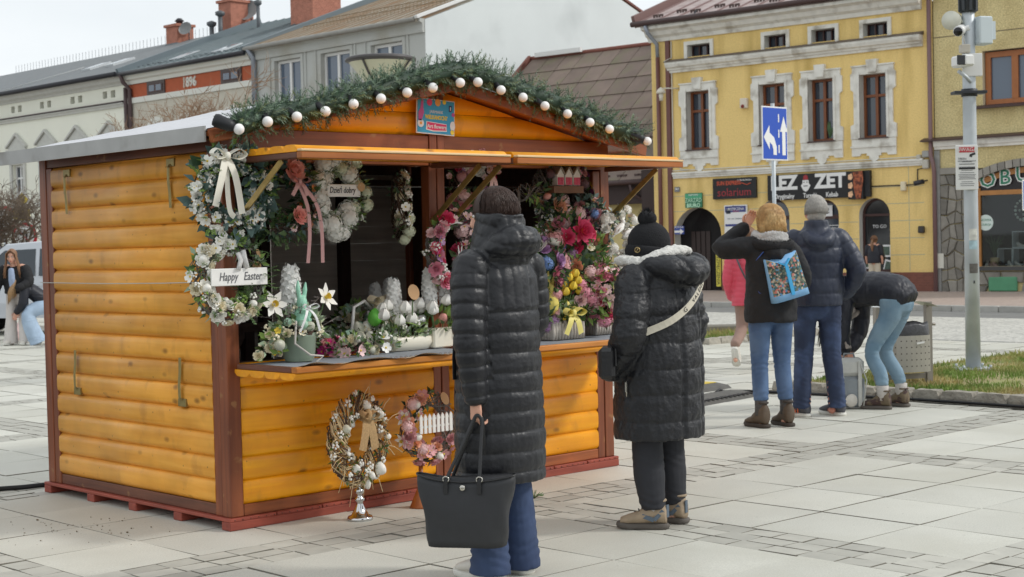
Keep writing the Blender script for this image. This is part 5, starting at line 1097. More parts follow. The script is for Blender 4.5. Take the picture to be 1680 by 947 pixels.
def hand_mesh(M,curl=(.9,1.1,.7),side=1,spread=.06,scale=1.,thumb=.6):
    """palm, four fingers of unequal length with knuckle bends, and a thumb; M maps hand frame (z to fingertips, -y palm side, x thumb side*side)"""
    mb=MB(); T=lambda x,y,z:M@Vector((x*side*scale,y*scale,z*scale))
    sd=(M.to_3x3()@Vector((1,0,0)))
    limb(mb,[T(0,0,-.03),T(.0,0,.0),T(.002,0,.04),T(.0,0,.082)],[(.024*scale,.018*scale),(.028*scale,.017*scale),(.039*scale,.015*scale),(.038*scale,.012*scale)],12,sd,3)
    for x,L,a0 in ((.03,.072,.02),(.0105,.082,0),(-.0095,.076,-.02),(-.0285,.06,-.05)):
        p=Vector((x,0,.08)); a=a0*0; P=[p.copy()]; ang=0
        for k,f in enumerate((.44,.31,.25)):
            ang+=curl[k]*(1+.1*math.sin(x*90)); d=Vector((x*spread*3,-math.sin(ang),math.cos(ang))).normalized(); p=p+d*L*f; P.append(p.copy())
        mb.tube([T(*(P[0]-Vector((0,0,.015))))]+[T(*q) for q in P],[.0095*scale,.0098*scale,.0088*scale,.0078*scale,.006*scale],8)
    P=[(.022,0,.015),(.046,-.012,.036),(.054,-.012-.02*thumb,.062),(.048,-.018-.035*thumb,.084)]
    mb.tube([T(*q) for q in P],[.014*scale,.0125*scale,.0105*scale,.007*scale],8)
    return mb
def frame(o,z,y):
    """matrix with origin o, z axis along z, y axis near y"""
    z=Vector(z).normalized(); y=Vector(y); x=y.cross(z).normalized(); y=z.cross(x); return Matrix.Translation(Vector(o))@Matrix((x,y,z)).transposed().to_4x4()
def head_shapes(mb,H,s=1.,nose=True):
    """H: head frame at the skull centre, y to the face, z up"""
    E=lambda c,r,rt=None:mb.ell(H@Vector(c),[x*s for x in r],(H.to_3x3() if rt is None else H.to_3x3()@Euler(rt).to_matrix()),14,10)
    E((0,-.008*s,.018*s),(.074,.092,.092)); E((0,.022*s,-.04*s),(.058,.066,.07)); E((0,.05*s,-.085*s),(.034,.03,.026)); E((0,.058*s,.03*s),(.05,.03,.035))
    for q in(-1,1):
        E((q*.045*s,.052*s,-.028*s),(.024,.026,.026)); E((q*.074*s,-.006*s,-.018*s),(.008,.02,.032),(0,0,q*.35))
    if nose:
        mb.tube([H@Vector((0,.084*s,.012*s)),H@Vector((0,.098*s,-.016*s)),H@Vector((0,.104*s,-.03*s)),H@Vector((0,.088*s,-.04*s))],[.009*s,.012*s,.015*s,.012*s],8)
        mb.tube([H@Vector((-.03*s,.072*s,-.065*s)),H@Vector((0,.088*s,-.064*s)),H@Vector((.03*s,.072*s,-.065*s))],[.006*s,.0105*s,.006*s],8)
def face_bits(mb,H,s=1.):
    for q in(-1,1):
        mb.ell(H@Vector((q*.031*s,.079*s,.006*s)),(.013*s,.009*s,.008*s),H.to_3x3(),8,6,1); mb.ell(H@Vector((q*.031*s,.086*s,.006*s)),(.0055*s,.004*s,.0058*s),H.to_3x3(),8,6,2)
        mb.tube([H@Vector((q*.014*s,.088*s,.024*s)),H@Vector((q*.031*s,.09*s,.029*s)),H@Vector((q*.05*s,.078*s,.024*s))],[.003*s,.0035*s,.002*s],5,2)
    mb.tube([H@Vector((-.024*s,.081*s,-.0655*s)),H@Vector((0,.0965*s,-.064*s)),H@Vector((.024*s,.081*s,-.0655*s))],[(.003*s),(.0075*s),(.003*s)],6,3)
def shoe_part(par,ank,yaw,L,m_up,m_sole,name='shoe',hi=.0,tilt=0,accent=None,lace=None,width=.048,overlay=None):
    """shoe built round a foot whose ankle stands at ank (x,y), toe direction yaw (0=+y)"""
    mb=MB(); r=Matrix.Translation(Vector((ank[0],ank[1],ank[2] if len(ank)>2 else 0)))@Matrix.Rotation(yaw,4,'Z')@Matrix.Rotation(tilt,4,'X')
    T=lambda x,y,z:r@Vector((x,y,z)); h0=-.28*L; w=width
    out=[(0,h0-.012),(w*.7,h0),(w*.8,h0+.1*L),(w*.8,.25*L),(w*1.06,.46*L),(w*.85,.64*L),(w*.3,.72*L),(-w*.4,.72*L),(-w*.9,.62*L),(-w*.98,.44*L),(-w*.72,.2*L),(-w*.75,h0+.1*L),(-w*.62,h0)]
    sole=MB(); n=len(out)
    rings=[(1.0,0),(1.06,.012),(1.05,.024),(1.0,.03)]
    vs=[T(x*k,(y-.2*L)*k+.2*L,z+(.018*max(0,(y/L-.45))*2 if z<.02 else .018*max(0,(y/L-.45))*2)) for k,z in rings for x,y in out]
    fs=[tuple(range(n))[::-1],tuple((len(rings)-1)*n+k for k in range(n))]+[(i*n+k,i*n+(k+1)%n,(i+1)*n+(k+1)%n,(i+1)*n+k) for i in range(len(rings)-1) for k in range(n)]
    sole.add(vs,fs,0,True)
    sec=[(-.3,.5,.03,.07+hi*.7),(-.26,.76,.03,.102+hi*.95),(-.12,.84,.04,.118+hi),(.02,.84,.045,.115+hi),(.12,.88,.045,.096+hi*.45),(.28,.98,.04,.068),(.5,.98,.032,.05),(.66,.65,.024,.034)]
    mu=MB(); nn=12; vs=[]
    for y,wk,zb,ht in sec:
        for k in range(nn):
            a=2*PI*k/nn; c,s_=math.cos(a),math.sin(a); vs.append(T(w*wk*1.12*c*(1-.16*max(0,s_)*(ht>.07)),y*L,.026+ht*.5*(1+s_)))
    fs=[tuple(range(nn)),tuple((len(sec)-1)*nn+k for k in range(nn))[::-1]]+[(i*nn+k,(i+1)*nn+k,(i+1)*nn+(k+1)%nn,i*nn+(k+1)%nn) for i in range(len(sec)-1) for k in range(nn)]
    mu.add(vs,fs,0,True); sh=mu.obj(name,m_up,par,fix=True); sole.obj('sole',m_sole,sh,fix=True)
    if accent:
        a=MB()
        for q in(-1,1):
            for k in range(3): y0=.08*L+k*.1*L-.02; a.beam(T(q*w*.92,y0,.035),T(q*w*.74,y0+.05*L,.098-.008*k),.006,.014)
        a.obj('side_stripes',accent,sh)
    if overlay:
        a=MB()
        for q in(-1,1): a.beam(T(q*w*.9,.2*L,.075),T(q*w*.97,-.05*L,.052),.006,.022); a.beam(T(q*w*.97,-.05*L,.052),T(q*w*.74,-.24*L,.1),.006,.02)
        a.beam(T(0,-.3*L-.004,.06),T(0,-.29*L-.006,.125),.022,.006); a.obj('overlay_panel',overlay,sh)
    co_=MB(); co_.tube([T(w*.78*math.cos(a),(-.12+.16*math.sin(a))*L,.028+.112+hi*.96) for a in [2*PI*k/12 for k in range(12)]],.0075,6,closed=True); co_.obj('collar',m_sole if hi>.03 else m_up,sh)
    la=MB()
    for k in range(4): y0=(.1+.08*k)*L; z=.128-.014*k+hi*.3; la.tube([T(-w*.45,y0,z-.016),T(0,y0+.006,z),T(w*.45,y0,z-.016)],.0035,5)
    la.tube([T(0,.08*L,.125+hi*.4),T(w*.5,.06*L,.14+hi*.4),T(w*.7,.1*L,.11+hi*.3)],.003,5); la.obj('laces',lace or m_sole,sh); return sh
def strands(mb,H,pts_fn,n,rad,seed,k=5):
    r=random.Random(seed)
    for _ in range(n):
        P=pts_fn(r); mb.tube([H@Vector(p) for p in P],[rad*(.6+.4*math.sin(PI*min(1,(i+.6)/len(P)))) for i in range(len(P))],3)
def default_pose(h=1.7):
    s=h/1.7
    J=dict(pelvis=(0,0,.93),waist=(0,.0,1.07),chest=(0,.0,1.27),neck=(0,-.01,1.44),head=(0,.02,1.585),shL=(-.185,-.01,1.385),elL=(-.235,-.02,1.1),wrL=(-.235,.03,.86),shR=(.185,-.01,1.385),elR=(.235,-.02,1.1),wrR=(.235,.03,.86),hipL=(-.09,0,.92),knL=(-.095,.015,.5),anL=(-.1,-.02,.09),hipR=(.09,0,.92),knR=(.095,.015,.5),anR=(.1,-.02,.09))
    return {k:Vector(v)*s for k,v in J.items()}
def body(t,J,H,voxel,hands=(),s=1.,skin=None,face=True):
    mb=MB(); 
    limb(mb,[J['pelvis']-Vector((0,0,.04)),J['pelvis'],J['waist'],J['chest'],J['chest']*.35+J['neck']*.65],[(.14*s,.1*s),(.155*s,.115*s),(.125*s,.095*s),(.15*s,.105*s),(.1*s,.075*s)],16)
    limb(mb,[J['chest']*.3+J['neck']*.7,J['neck'],H@Vector((0,-.01,-.05))],[.065*s,.053*s,.05*s],12)
    for q in 'LR':
        limb(mb,[J['neck']*.5+J['sh'+q]*.5-Vector((0,0,.02)),J['sh'+q],J['el'+q],J['wr'+q]],[.05*s,.052*s,.04*s,.027*s],12); limb(mb,[J['hip'+q],J['kn'+q],(J['kn'+q]+J['an'+q])/2+Vector((0,-.02,0)),J['an'+q]],[.06*s,.042*s,.04*s,.03*s],12)
        f=J['an'+q]; mb.ell((f.x,f.y+.02,f.z*.5+.0),(.03*s,.05*s,.03*s))
    head_shapes(mb,H,s); me=blob(mb,voxel,2,'body'); me.materials.clear()
    for x in (skin or SKIN,EYEW,EYED,LIP): me.materials.append(x)
    ex=MB(); 
    if face: face_bits(ex,H,s)
    if ex.f: join_into(me,ex,[SKIN,EYEW,EYED,LIP])
    for hm in hands:
        h=blob(hm,.0034,2); bm=bmesh.new(); bm.from_mesh(me); bm.from_mesh(h); bm.to_mesh(me); bm.free(); bpy.data.meshes.remove(h)
    me.polygons.foreach_set('use_smooth',[True]*len(me.polygons)); me.update()
    me.name='body'; return piece('body',me,t)
NYL=mat('black puffer nylon',(21,22,27),rough=.44,spec=.5,sheen=.04,bump=(50,.36,.007),noise=(7,.15)); NYL2=mat('black quilted nylon',(23,24,29),rough=.47,spec=.5,sheen=.04,bump=(60,.55,.008),noise=(7,.15))
DEN=mat('blue denim',(56,72,104),rough=.85,noise=(9,.2),bump=(260,.25,.002),dark=((42,56,86),4,.45,.65)); DEN2=mat('mid blue denim',(84,108,142),rough=.85,noise=(6,.16),bump=(220,.25,.002),dark=((66,90,126),4,.45,.62)); DEN3=mat('dark navy denim',(44,55,80),rough=.85,noise=(8,.2),dark=((60,76,108),4,.5,.66)); DEN4=mat('pale blue denim',(126,150,166),rough=.85,noise=(6,.14),dark=((106,134,154),4,.45,.62))
NAVY=mat('navy puffer nylon',(34,41,60),rough=.47,sheen=.05,bump=(36,.3,.006),noise=(6,.12)); NAVD=mat('dark navy nylon',(25,27,38),rough=.5,bump=(36,.3,.006),noise=(6,.12)); BLKF=mat('black cotton',(24,24,27),rough=.8,noise=(9,.12),bump=(60,.25,.004))
HBR=mat('dark brown hair',(56,38,30),rough=.5,noise=(60,.3),spec=.35); HBL=mat('blonde hair',(208,176,124),rough=.5,noise=(50,.22),dark=((176,136,84),9,.42,.62)); HGR=mat('grey hair',(172,168,162),rough=.55,noise=(70,.25)); HBK=mat('black hair',(32,28,28),rough=.4,noise=(60,.3)); HLB=mat('light brown hair',(134,98,72),rough=.45,noise=(50,.25))
WSH=mat('white trainer',(214,208,198),rough=.5,noise=(20,.06)); WSO=mat('white sole',(216,214,206),rough=.55,noise=(20,.08)); TAU=mat('taupe suede',(156,138,116),rough=.85,noise=(16,.18)); DSO=mat('dark sole',(92,86,80),rough=.8)
def hair_cap(t,H,m,c,r,tail,n,seed,name='hair',s=1,rad=.007,front=.03):
    """a cap plus many locks lying over it"""
    mb=MB(); mb.ell(H@Vector(c),r,H.to_3x3(),18,12)
    def lock(rr):
        a=rr.uniform(PI*.98,2.02*PI)+ (rr.uniform(-.5,.5)); st=rr.uniform(.0,.5); P=[]
        for k in range(6):
            th=st+(PI*.5-st+tail)*k/5; q=min(th,PI*.56); z=r[2]*1.02*math.cos(q)-(max(0,th-PI*.56))*r[2]*1.0; g=math.sin(q)*(1.01+.05*abs(rr.gauss(0,.5)))
            P.append((c[0]+r[0]*1.02*g*math.cos(a+.1*k*rr.uniform(-.4,.4)),c[1]+r[1]*1.02*g*math.sin(a),c[2]+z))
        return P
    strands(mb,H,lock,int(n*6),rad*.27,seed); return mb.obj(name,m,t)
# ---------------------------------------------------------------- woman in the long coat (foreground)
w1=thing('person','woman with short dark hair in a long black quilted puffer coat, carrying a black tote','person',(4.715,5.085,0),R(3))
J=default_pose(1.72); J['shL']=Vector((-.18,-.02,1.4)); J['elL']=Vector((-.235,-.055,1.09)); J['wrL']=Vector((-.215,-.065,.83)); J['elR']=Vector((.24,.02,1.1)); J['wrR']=Vector((.2,.2,.98))
H=Matrix.Translation((0,.012,1.625))@Euler((-.1,0,R(30))).to_matrix().to_4x4()
hm=hand_mesh(frame((-.214,-.066,.815),(0,.02,-1),(-1,.15,0)),(.75,1.25,.9),-1)
body(w1,J,H,.009,[hm],1.)
mb=MB(); limb(mb,[(0,0,.44),(0,0,.62),(0,0,.85),(0,.0,1.05),(0,-.005,1.22),(0,-.01,1.35),(0,-.012,1.425),(0,-.01,1.47)],[(.222,.185),(.226,.19),(.216,.185),(.205,.178),(.205,.168),(.2,.15),(.15,.12),(.09,.09)],28,(1,0,0),5,False)
aL=[J['shL']+Vector((.03,0,.01)),J['shL']+Vector((-.01,0,-.04)),J['elL'],J['wrL']+Vector((0,0,-.01))]; aR=[J['shR']+Vector((-.03,0,.01)),J['shR']+Vector((.01,0,-.04)),J['elR'],J['wrR']]
limb(mb,aL,[.085,.088,.074,.052],18,(1,0,0),6); limb(mb,aR,[.085,.088,.074,.055],18,(1,0,0),6)
limb(mb,[(0,-.015,1.42),(0,-.02,1.5),(0,-.025,1.57),(0,-.03,1.635)],[(.15,.135),(.132,.125),(.118,.12),(.105,.112)],24,(1,0,0),4,False)
limb(mb,[(-.1,-.06,1.46),(-.07,-.125,1.5),(0,-.15,1.51),(.07,-.125,1.5),(.1,-.06,1.46)],[.05,.068,.074,.068,.05],16,(0,0,1),4)
me=blob(mb,.0066,3); quilt(me,[([(0,0,.405),(0,0,1.43)],.2),([tuple(x) for x in aL],.085),([tuple(x) for x in aR],.085)],(.088,.066,.066),.0112,.0036,17,1,(1.215,.052))
co,no=arr(me); m=(co[:,2]>1.43); off=np.where(m,.006*(np.abs(np.sin(np.pi*(co[:,2]-.3*co[:,1])/.055))**.5-1)+.005*turb(co,20,5),0); setco(me,co+no*off[:,None])
put_mesh('coat',me,NYL,w1)
mb=MB(); 
for z in (.47,.53): mb.ell((-.205,.03,z),(.006,.006,.006),None,6,4)
mb.tube([(-.1,.178,.5),(-.1,.182,.8),(-.09,.17,1.1),(-.08,.15,1.3)],[.006]*4,6); mb.obj('zip',mat('black zip',(30,30,32),rough=.3),w1)
mb=MB(); mb.tube([(-.178,.085,1.14),(-.2,.08,1.0),(-.2,.08,.9)],[(.004,.012)]*3,6,0,True,False); mb.obj('pocket_welt',NYL,w1)
hair_cap(w1,H,HBR,(0,-.014,.022),(.088,.104,.108),.45,240,3,rad=.0065)
mb=MB()
for sx in(-1,1):
    x=sx*.088; limb(mb,[(x,0,.62),(x*1.03,.012,.46),(x*1.08,-.01,.2),(x*1.12,-.012,.028)],[(.09,.095),(.078,.082),(.078,.086),(.088,.102)],18,(1,0,0),5,False)
me=blob(mb,.009,2); folds(me,.006,[(.44,1),(.12,1.3),(.25,.6)],2); put_mesh('jeans',me,DEN,w1)
for sx in(-1,1): shoe_part(w1,(sx*.098,.0),-sx*.12,.25,WSH,WSO)
# her tote
RIGHT=Vector((.727,-.687,0)); AWAY=Vector((.687,.727,0))
bp_=Vector((4.454,5.03,.185)); tote=thing('tote_bag','large black tote bag hanging from the hand of the woman in the long coat','bag',bp_,math.atan2(-.83,.55))
TBK=mat('black canvas',(40,41,44),rough=.6,noise=(30,.1),bump=(240,.25,.002)); SIL=mat('silver metal',(196,192,184),rough=.25,metal=.95)
mb=MB(); rows=10; n=28; vs=[]
for i in range(rows+1):
    t=i/rows; a=.168+.052*t; b=.065-.012*t+.012*math.sin(PI*t); 
    for k in range(n):
        th=2*PI*k/n; c,s_=math.cos(th),math.sin(th); e=.55; x=a*math.copysign(abs(c)**e,c); y=b*math.copysign(abs(s_)**e,s_); sag=.018*(1-(x/a)**2)*(t**3) 
        vs.append(Vector((x+.006*math.sin(9*t+th*3),y*(1+.06*math.sin(5*th+7*t)),.3*t-sag+(.012*(x/a)**2*t))))
fs=[tuple(range(n))[::-1]]+[(i*n+k,i*n+(k+1)%n,(i+1)*n+(k+1)%n,(i+1)*n+k) for i in range(rows) for k in range(n)]; fs.append(tuple(rows*n+k for k in range(n)))
mb.add(vs,fs,0,True); mb.obj('bag_body',TBK,tote)
mb=MB(); mb.tube([vs[rows*n+k]+Vector((0,0,.002)) for k in range(n)],.0045,6,closed=True); mb.obj('rim',mat('black leather',(34,34,36),rough=.4),tote)
LEA=mat('black leather',(34,34,36),rough=.4); hp=Vector((4.703-.214+.005,5.085-.066-.03,.735)); W2T=Matrix.Translation(bp_)@Matrix.Rotation(math.atan2(-.83,.55),4,'Z'); ht=W2T.inverted()@hp
for sy in(-1,1):
    y=sy*.058; mb=MB(); p0=Vector((-.075,y,.24)); p1=Vector((.075,y,.24)); top=ht+Vector((0,sy*.008,.02))
    pts=[p0,p0+Vector((0,0,.05)),p0.lerp(top,.6)+Vector((-.012,0,0)),top+Vector((-.02,0,-.03)),top,top+Vector((.02,0,-.03)),p1.lerp(top,.6)+Vector((.012,0,0)),p1+Vector((0,0,.05)),p1]
    P,_=smooth_pts(pts,[.01]*9,4); mb.tube(P,[(.0035,.009)]*len(P),6,0,True,True,(0,1,0)); h=mb.obj('handle',LEA,tote)
    for x in(-.075,.075):
        r_=MB(); r_.tube([(x+.014*math.cos(a),y*1.02,.298+.012*math.sin(a)) for a in [2*PI*k/10 for k in range(10)]],.003,5,closed=True); r_.obj('ring',SIL,h)
        MB().bb(x-.009,x+.009,y*1.12-.002,y*1.12+.002,.235,.292).obj('handle_tab',LEA,h)
mb=MB(); mb.lathe([(.013,0),(.013,.004),(.006,.006)],(0,0,0),14); mb.obj('snap_button',SIL,tote,(.0,-.066,.262),(PI/2,0,0))
# ---------------------------------------------------------------- woman in beanie
w2=thing('person','woman in a pom-pom beanie and knee length quilted black coat','person',(6.1,5.35,0),R(8))
J=default_pose(1.6); J['shL']=Vector((-.2,-.0,1.3)); J['elL']=Vector((-.3,-.02,1.02)); J['wrL']=Vector((-.23,.14,.83)); J['elR']=Vector((.3,-.02,1.02)); J['wrR']=Vector((.26,.12,.85)); J['shR']=Vector((.2,0,1.3))
H=Matrix.Translation((-.01,.045,1.455))@Euler((-.12,0,R(32))).to_matrix().to_4x4(); body(w2,J,H,.01,(),.97)
mb=MB(); limb(mb,[(0,0,.47),(0,0,.62),(0,-.01,.85),(0,-.01,1.02),(0,-.012,1.16),(0,-.012,1.28),(0,-.01,1.35),(0,-.005,1.4)],[(.262,.225),(.268,.228),(.258,.222),(.246,.21),(.24,.2),(.215,.17),(.16,.14),(.1,.1)],28,(1,0,0),5,False)
aL=[J['shL']+Vector((.04,0,.0)),J['shL']+Vector((-.01,0,-.05)),J['elL'],J['wrL']]; aR=[J['shR']+Vector((-.04,0,.0)),J['shR']+Vector((.01,0,-.05)),J['elR'],J['wrR']]
limb(mb,aL,[.1,.1,.088,.072],18,(1,0,0),6); limb(mb,aR,[.1,.1,.086,.072],18,(1,0,0),6)
limb(mb,[(-.15,-.0,1.37),(-.12,-.12,1.36),(0,-.19,1.33),(.12,-.13,1.36),(.16,-.01,1.38)],[(.05,.06),(.07,.085),(.08,.11),(.075,.09),(.05,.06)],16,(0,0,1),4)
me=blob(mb,.007,3); quilt(me,[([(0,0,.43),(0,0,1.33)],.23),([tuple(x) for x in aL],.095),([tuple(x) for x in aR],.095)],(.136,.13,.13),.012,.008,17,4,None,[(-.085,.012),(.085,.012)])
co,no=arr(me); idx,par=axis_param(co,[([(0,0,.43),(0,0,1.33)],.23),([tuple(x) for x in aL],.095),([tuple(x) for x in aR],.095)]); m=idx>0; off=np.where(m,.006*turb(np.c_[co[:,0]*.7,co[:,1]*.7,co[:,2]*2.6],15,2),0)+np.where(co[:,2]>1.26,.006*turb(co,19,8),0); setco(me,co+no*off[:,None])
put_mesh('coat',me,NYL2,w2)
FLE=mat('white fleece',(214,212,206),rough=.95,noise=(60,.18),bump=(90,1.,.01)); mb=MB(); limb(mb,[(-.03,.16,1.39),(-.13,.11,1.395),(-.155,.05,1.39),(-.165,-.02,1.385),(-.1,-.1,1.425),(.0,-.13,1.44),(.09,-.1,1.43),(.13,0,1.4),(.08,.12,1.37)],[(.03,.055)]*9,12,(0,0,1),5); me=blob(mb,.009,1); co,no=arr(me); setco(me,co+no*(.006*turb(co,42,1))[:,None]); put_mesh('fleece_collar',me,FLE,w2)
KNI=mat('black knit',(26,26,29),rough=.95,noise=(40,.2),bump=(120,.8,.006)); mb=MB(); mb.ell(H@Vector((0,-.012,.03)),(.096,.114,.112),H.to_3x3(),20,12); mb.tube([H@Vector((.098*math.cos(a),-.01+.114*math.sin(a),-.022+.028*math.sin(a))) for a in [2*PI*k/20 for k in range(20)]],[(.016,.034)]*20,8,closed=True); bea=mb.obj('beanie',KNI,w2)
mb=MB(); c=H@Vector((-.0,-.02,.155)); mb.ell(c,(.05,.052,.043),None,14,9)
rr=random.Random(5)
for _ in range(420):
    d=Vector((rr.gauss(0,1),rr.gauss(0,1),rr.gauss(0,1))).normalized(); s_,q_=basis(d); p=c+d*.042; e=d*.022+s_*rr.uniform(-.008,.008); mb.add([p-s_*.0025,p+s_*.0025,p+e],[(0,1,2)])
mb.obj('pompom',mat('black pompom yarn',(28,28,31),rough=.95),bea)
mb=MB(); mb.tube([H@Vector((-.108,.05+math.cos(a)*.013,.0+math.sin(a)*.013)) for a in [2*PI*k/12 for k in range(12)]],.003,5,closed=True); mb.tube([H@Vector((-.108,.044,.008)),H@Vector((-.108,.056,-.008))],.003,5); mb.obj('beanie_badge',mat('dull gold',(170,148,104),rough=.35,metal=.7),bea)
# cream strap across the back and its bag
STR=mat('cream webbing',(214,206,188),rough=.7,noise=(40,.06)); strap_pts=[(.1,-.05,1.395),(.1,-.14,1.375),(.075,-.222,1.31),(.0,-.248,1.235),(-.09,-.24,1.155),(-.18,-.19,1.085),(-.26,-.09,1.03)]
mb=MB(); P,_=smooth_pts(strap_pts,[1]*7,5); nrm=[Vector((p.x*.5,p.y,0)).normalized() for p in P]; vs=[];N=len(P)
for i,p in enumerate(P):
    d=(P[min(i+1,N-1)]-P[max(i-1,0)]).normalized(); sd=d.cross(nrm[i]).normalized(); o=nrm[i]*.012
    vs+=[p+o-sd*.018,p+o+sd*.018,p+o+sd*.018-nrm[i]*.004,p+o-sd*.018-nrm[i]*.004]
fs=[]
for i in range(N-1):
    for k in range(4): fs.append((i*4+k,(i+1)*4+k,(i+1)*4+(k+1)%4,i*4+(k+1)%4))
W2W=Matrix.Translation((6.1,5.35,0))@Matrix.Rotation(R(8),4,'Z')
bag2=thing('shoulder_bag','small black crossbody bag with cream lettered strap worn by the woman in the beanie','bag',W2W@Vector((-.33,.09,.8)),R(8)+.55)
B2I=bag2.matrix_basis.inverted()@W2W; mb.add([B2I@v for v in vs],fs,0,False); mb.obj('strap',STR,bag2,fix=True)
def along(i,txt,size):
    p=P[i]; d=(P[i+1]-P[i-1]).normalized(); n_=nrm[i]; x=-d; z=n_; y=z.cross(x).normalized(); M=Matrix.Translation(p+n_*.0135)@Matrix((x,y,z)).transposed().to_4x4(); me=text_mesh(txt,size,.0006,'CENTER',mat('strap print',(52,50,50),rough=.6)); o=piece('lettering',me,bag2); o.matrix_basis=B2I@M
for q,ch in enumerate('VALENTINO'[::-1]): along(10+q,ch,.03)
along(21,'G',.036)
mb=MB(); mb.box((0,0,.08),(.2,.085,.16),None,0,.018); mb.obj('bag_body',mat('black quilted leather',(34,34,36),rough=.38,bump=(60,.4,.004)),bag2); mb=MB(); mb.box((0,-.046,.11),(.19,.01,.09),None,0,.004); fl_=mb.obj('flap',LEA,bag2); mb=MB(); mb.ell((0,-.054,.075),(.012,.005,.012)); mb.obj('clasp',SIL,fl_)
mb=MB(); mb.tube([(-.268,.02,.78),(-.268,.02,.7)],.004,5); mb.box((-.268,.02,.75),(.012,.01,.05)); mb.obj('zip_pull',SIL,w2)
mb=MB()
for sx in(-1,1):
    x=sx*.098; limb(mb,[(x,.0,.62),(x*1.02,.012,.46),(x*1.05,.0,.26),(x*1.05,-.02,.1)],[(.096,.1),(.078,.084),(.078,.084),(.056,.06)],18,(1,0,0),5,False)
me=blob(mb,.009,2); folds(me,.005,[(.13,1.3),(.36,.8),(.5,.8)],5); put_mesh('leggings',me,mat('black leggings',(40,41,47),rough=.75,noise=(12,.12)),w2)
for sx in(-1,1):
    mb=MB(); mb.tube([(sx*.103,-.025,.06),(sx*.103,-.022,.11)],[.036,.041],12); mb.obj('sock',mat('white sock',(206,202,196),rough=.9),w2)
    shoe_part(w2,(sx*.103,-.012),.5 if sx<0 else -.02,.25,TAU,DSO,hi=.01,accent=None,lace=mat('dark lace',(60,58,58)),width=.05,overlay=mat('blue grey overlay',(92,104,116),rough=.8))
# ---------------------------------------------------------------- blonde woman with backpack
w3=thing('person','blonde woman in a black parka and blue jeans raising a hand to her face','person',(9.86,7.459,0),R(-28))
J=default_pose(1.74); J['shL']=Vector((-.185,0,1.42)); J['elL']=Vector((-.36,.13,1.42)); J['wrL']=Vector((-.13,.17,1.58)); J['elR']=Vector((.27,-.02,1.15)); J['wrR']=Vector((.22,.16,1.0)); J['shR']=Vector((.185,0,1.4))
H=Matrix.Translation((-.0,.02,1.63))@Euler((-.12,0,R(22))).to_matrix().to_4x4()
hm=hand_mesh(frame((-.12,.172,1.59),(.45,-.1,.85),(.3,.9,.1)),(.35,.5,.3),-1); body(w3,J,H,.011,[hm],1.02)
mb=MB(); limb(mb,[(0,0,.83),(0,0,.96),(0,-.005,1.1),(0,-.01,1.25),(0,-.01,1.38),(0,-.01,1.45),(0,-.01,1.5)],[(.212,.175),(.215,.175),(.2,.165),(.205,.165),(.195,.15),(.14,.125),(.09,.09)],26,(1,0,0),4,False)
aL=[J['shL']+Vector((.05,0,0)),J['shL']+Vector((-.03,.02,0)),J['elL'],J['wrL']]; aR=[J['shR']+Vector((-.04,0,0)),J['shR']+Vector((.01,0,-.05)),J['elR'],J['wrR']]
limb(mb,aL,[.09,.088,.075,.052],16,(0,0,1),5); limb(mb,aR,[.09,.088,.072,.055],16,(1,0,0),5)
limb(mb,[(-.1,-.06,1.42),(0,-.15,1.36),(.1,-.06,1.42)],[.05,.07,.05],14,(0,0,1),4)
me=blob(mb,.0105,3); co,no=arr(me); setco(me,co+no*(.008*turb(co,13,2))[:,None]); folds(me,.005,[(1.05,.6),(1.2,.6)],1); put_mesh('parka',me,BLKF,w3)
FUR=mat('black fur',(30,29,31),rough=.95,noise=(50,.3)); mb=MB(); ringp=[(-.14,.05,1.45),(-.15,-.05,1.45),(-.08,-.13,1.43),(.02,-.15,1.42),(.11,-.12,1.43),(.15,-.02,1.45)]; P3,_=smooth_pts(ringp,[1]*6,5); mb.tube(P3,.042,10); r3=random.Random(3)
for _ in range(900):
    p=r3.choice(P3); d=Vector((r3.gauss(0,1),r3.gauss(0,1),r3.gauss(0,1))).normalized(); s_,q_=basis(d); a=p+d*.036; mb.add([a-s_*.003,a+s_*.003,a+d*.028+s_*r3.uniform(-.012,.012)],[(0,1,2)])
mb.obj('fur_collar',FUR,w3)
KSC=mat('grey knit scarf',(186,184,182),rough=.95,noise=(26,.22),bump=(60,1.,.01)); mb=MB()
for z,rx,ry in ((1.475,.118,.115),(1.51,.112,.11)): mb.tube([(rx*math.cos(a),-.005+ry*math.sin(a),z+.012*math.sin(3*a)) for a in [2*PI*k/18 for k in range(18)]],.036,10,closed=True)
me=blob(mb,.01,1); co,no=arr(me); setco(me,co+no*(.005*np.sin(co[:,2]*260)*np.sin(np.arctan2(co[:,1],co[:,0])*34))[:,None]); put_mesh('scarf',me,KSC,w3)
hair_cap(w3,H,HBL,(0,-.022,.016),(.1,.116,.116),1.05,420,8,rad=.008)
mb=MB(); mb.tube([H@Vector((0,-.04,.05)),H@Vector((0,-.045,-.02)),H@Vector((0,-.045,-.085)),H@Vector((0,-.04,-.1))],[(.098,.09),(.106,.094),(.104,.088),(.09,.075)],18,0,True,True,H.to_3x3()@Vector((1,0,0))); mb.obj('hair_back',HBL,w3)
mb=MB()
for sx in(-1,1): x=sx*.092; limb(mb,[(x*.9,.0,.98),(x,.005,.8),(x*1.05,.015,.5),(x*1.12,-.01,.3),(x*1.15,-.02,.21)],[(.1,.115),(.092,.1),(.065,.07),(.064,.068),(.056,.06)],18,(1,0,0),5,False)
mb.ell((0,0,.93),(.17,.14,.13)); me=blob(mb,.01,2); folds(me,.005,[(.5,1.4),(.56,.8),(.26,1.2),(.76,.6)],7); put_mesh('jeans',me,DEN2,w3)
BOO=mat('brown boot leather',(88,74,60),rough=.7,noise=(14,.2)); GSK=mat('dark grey sock',(80,78,78),rough=.95,noise=(60,.3))
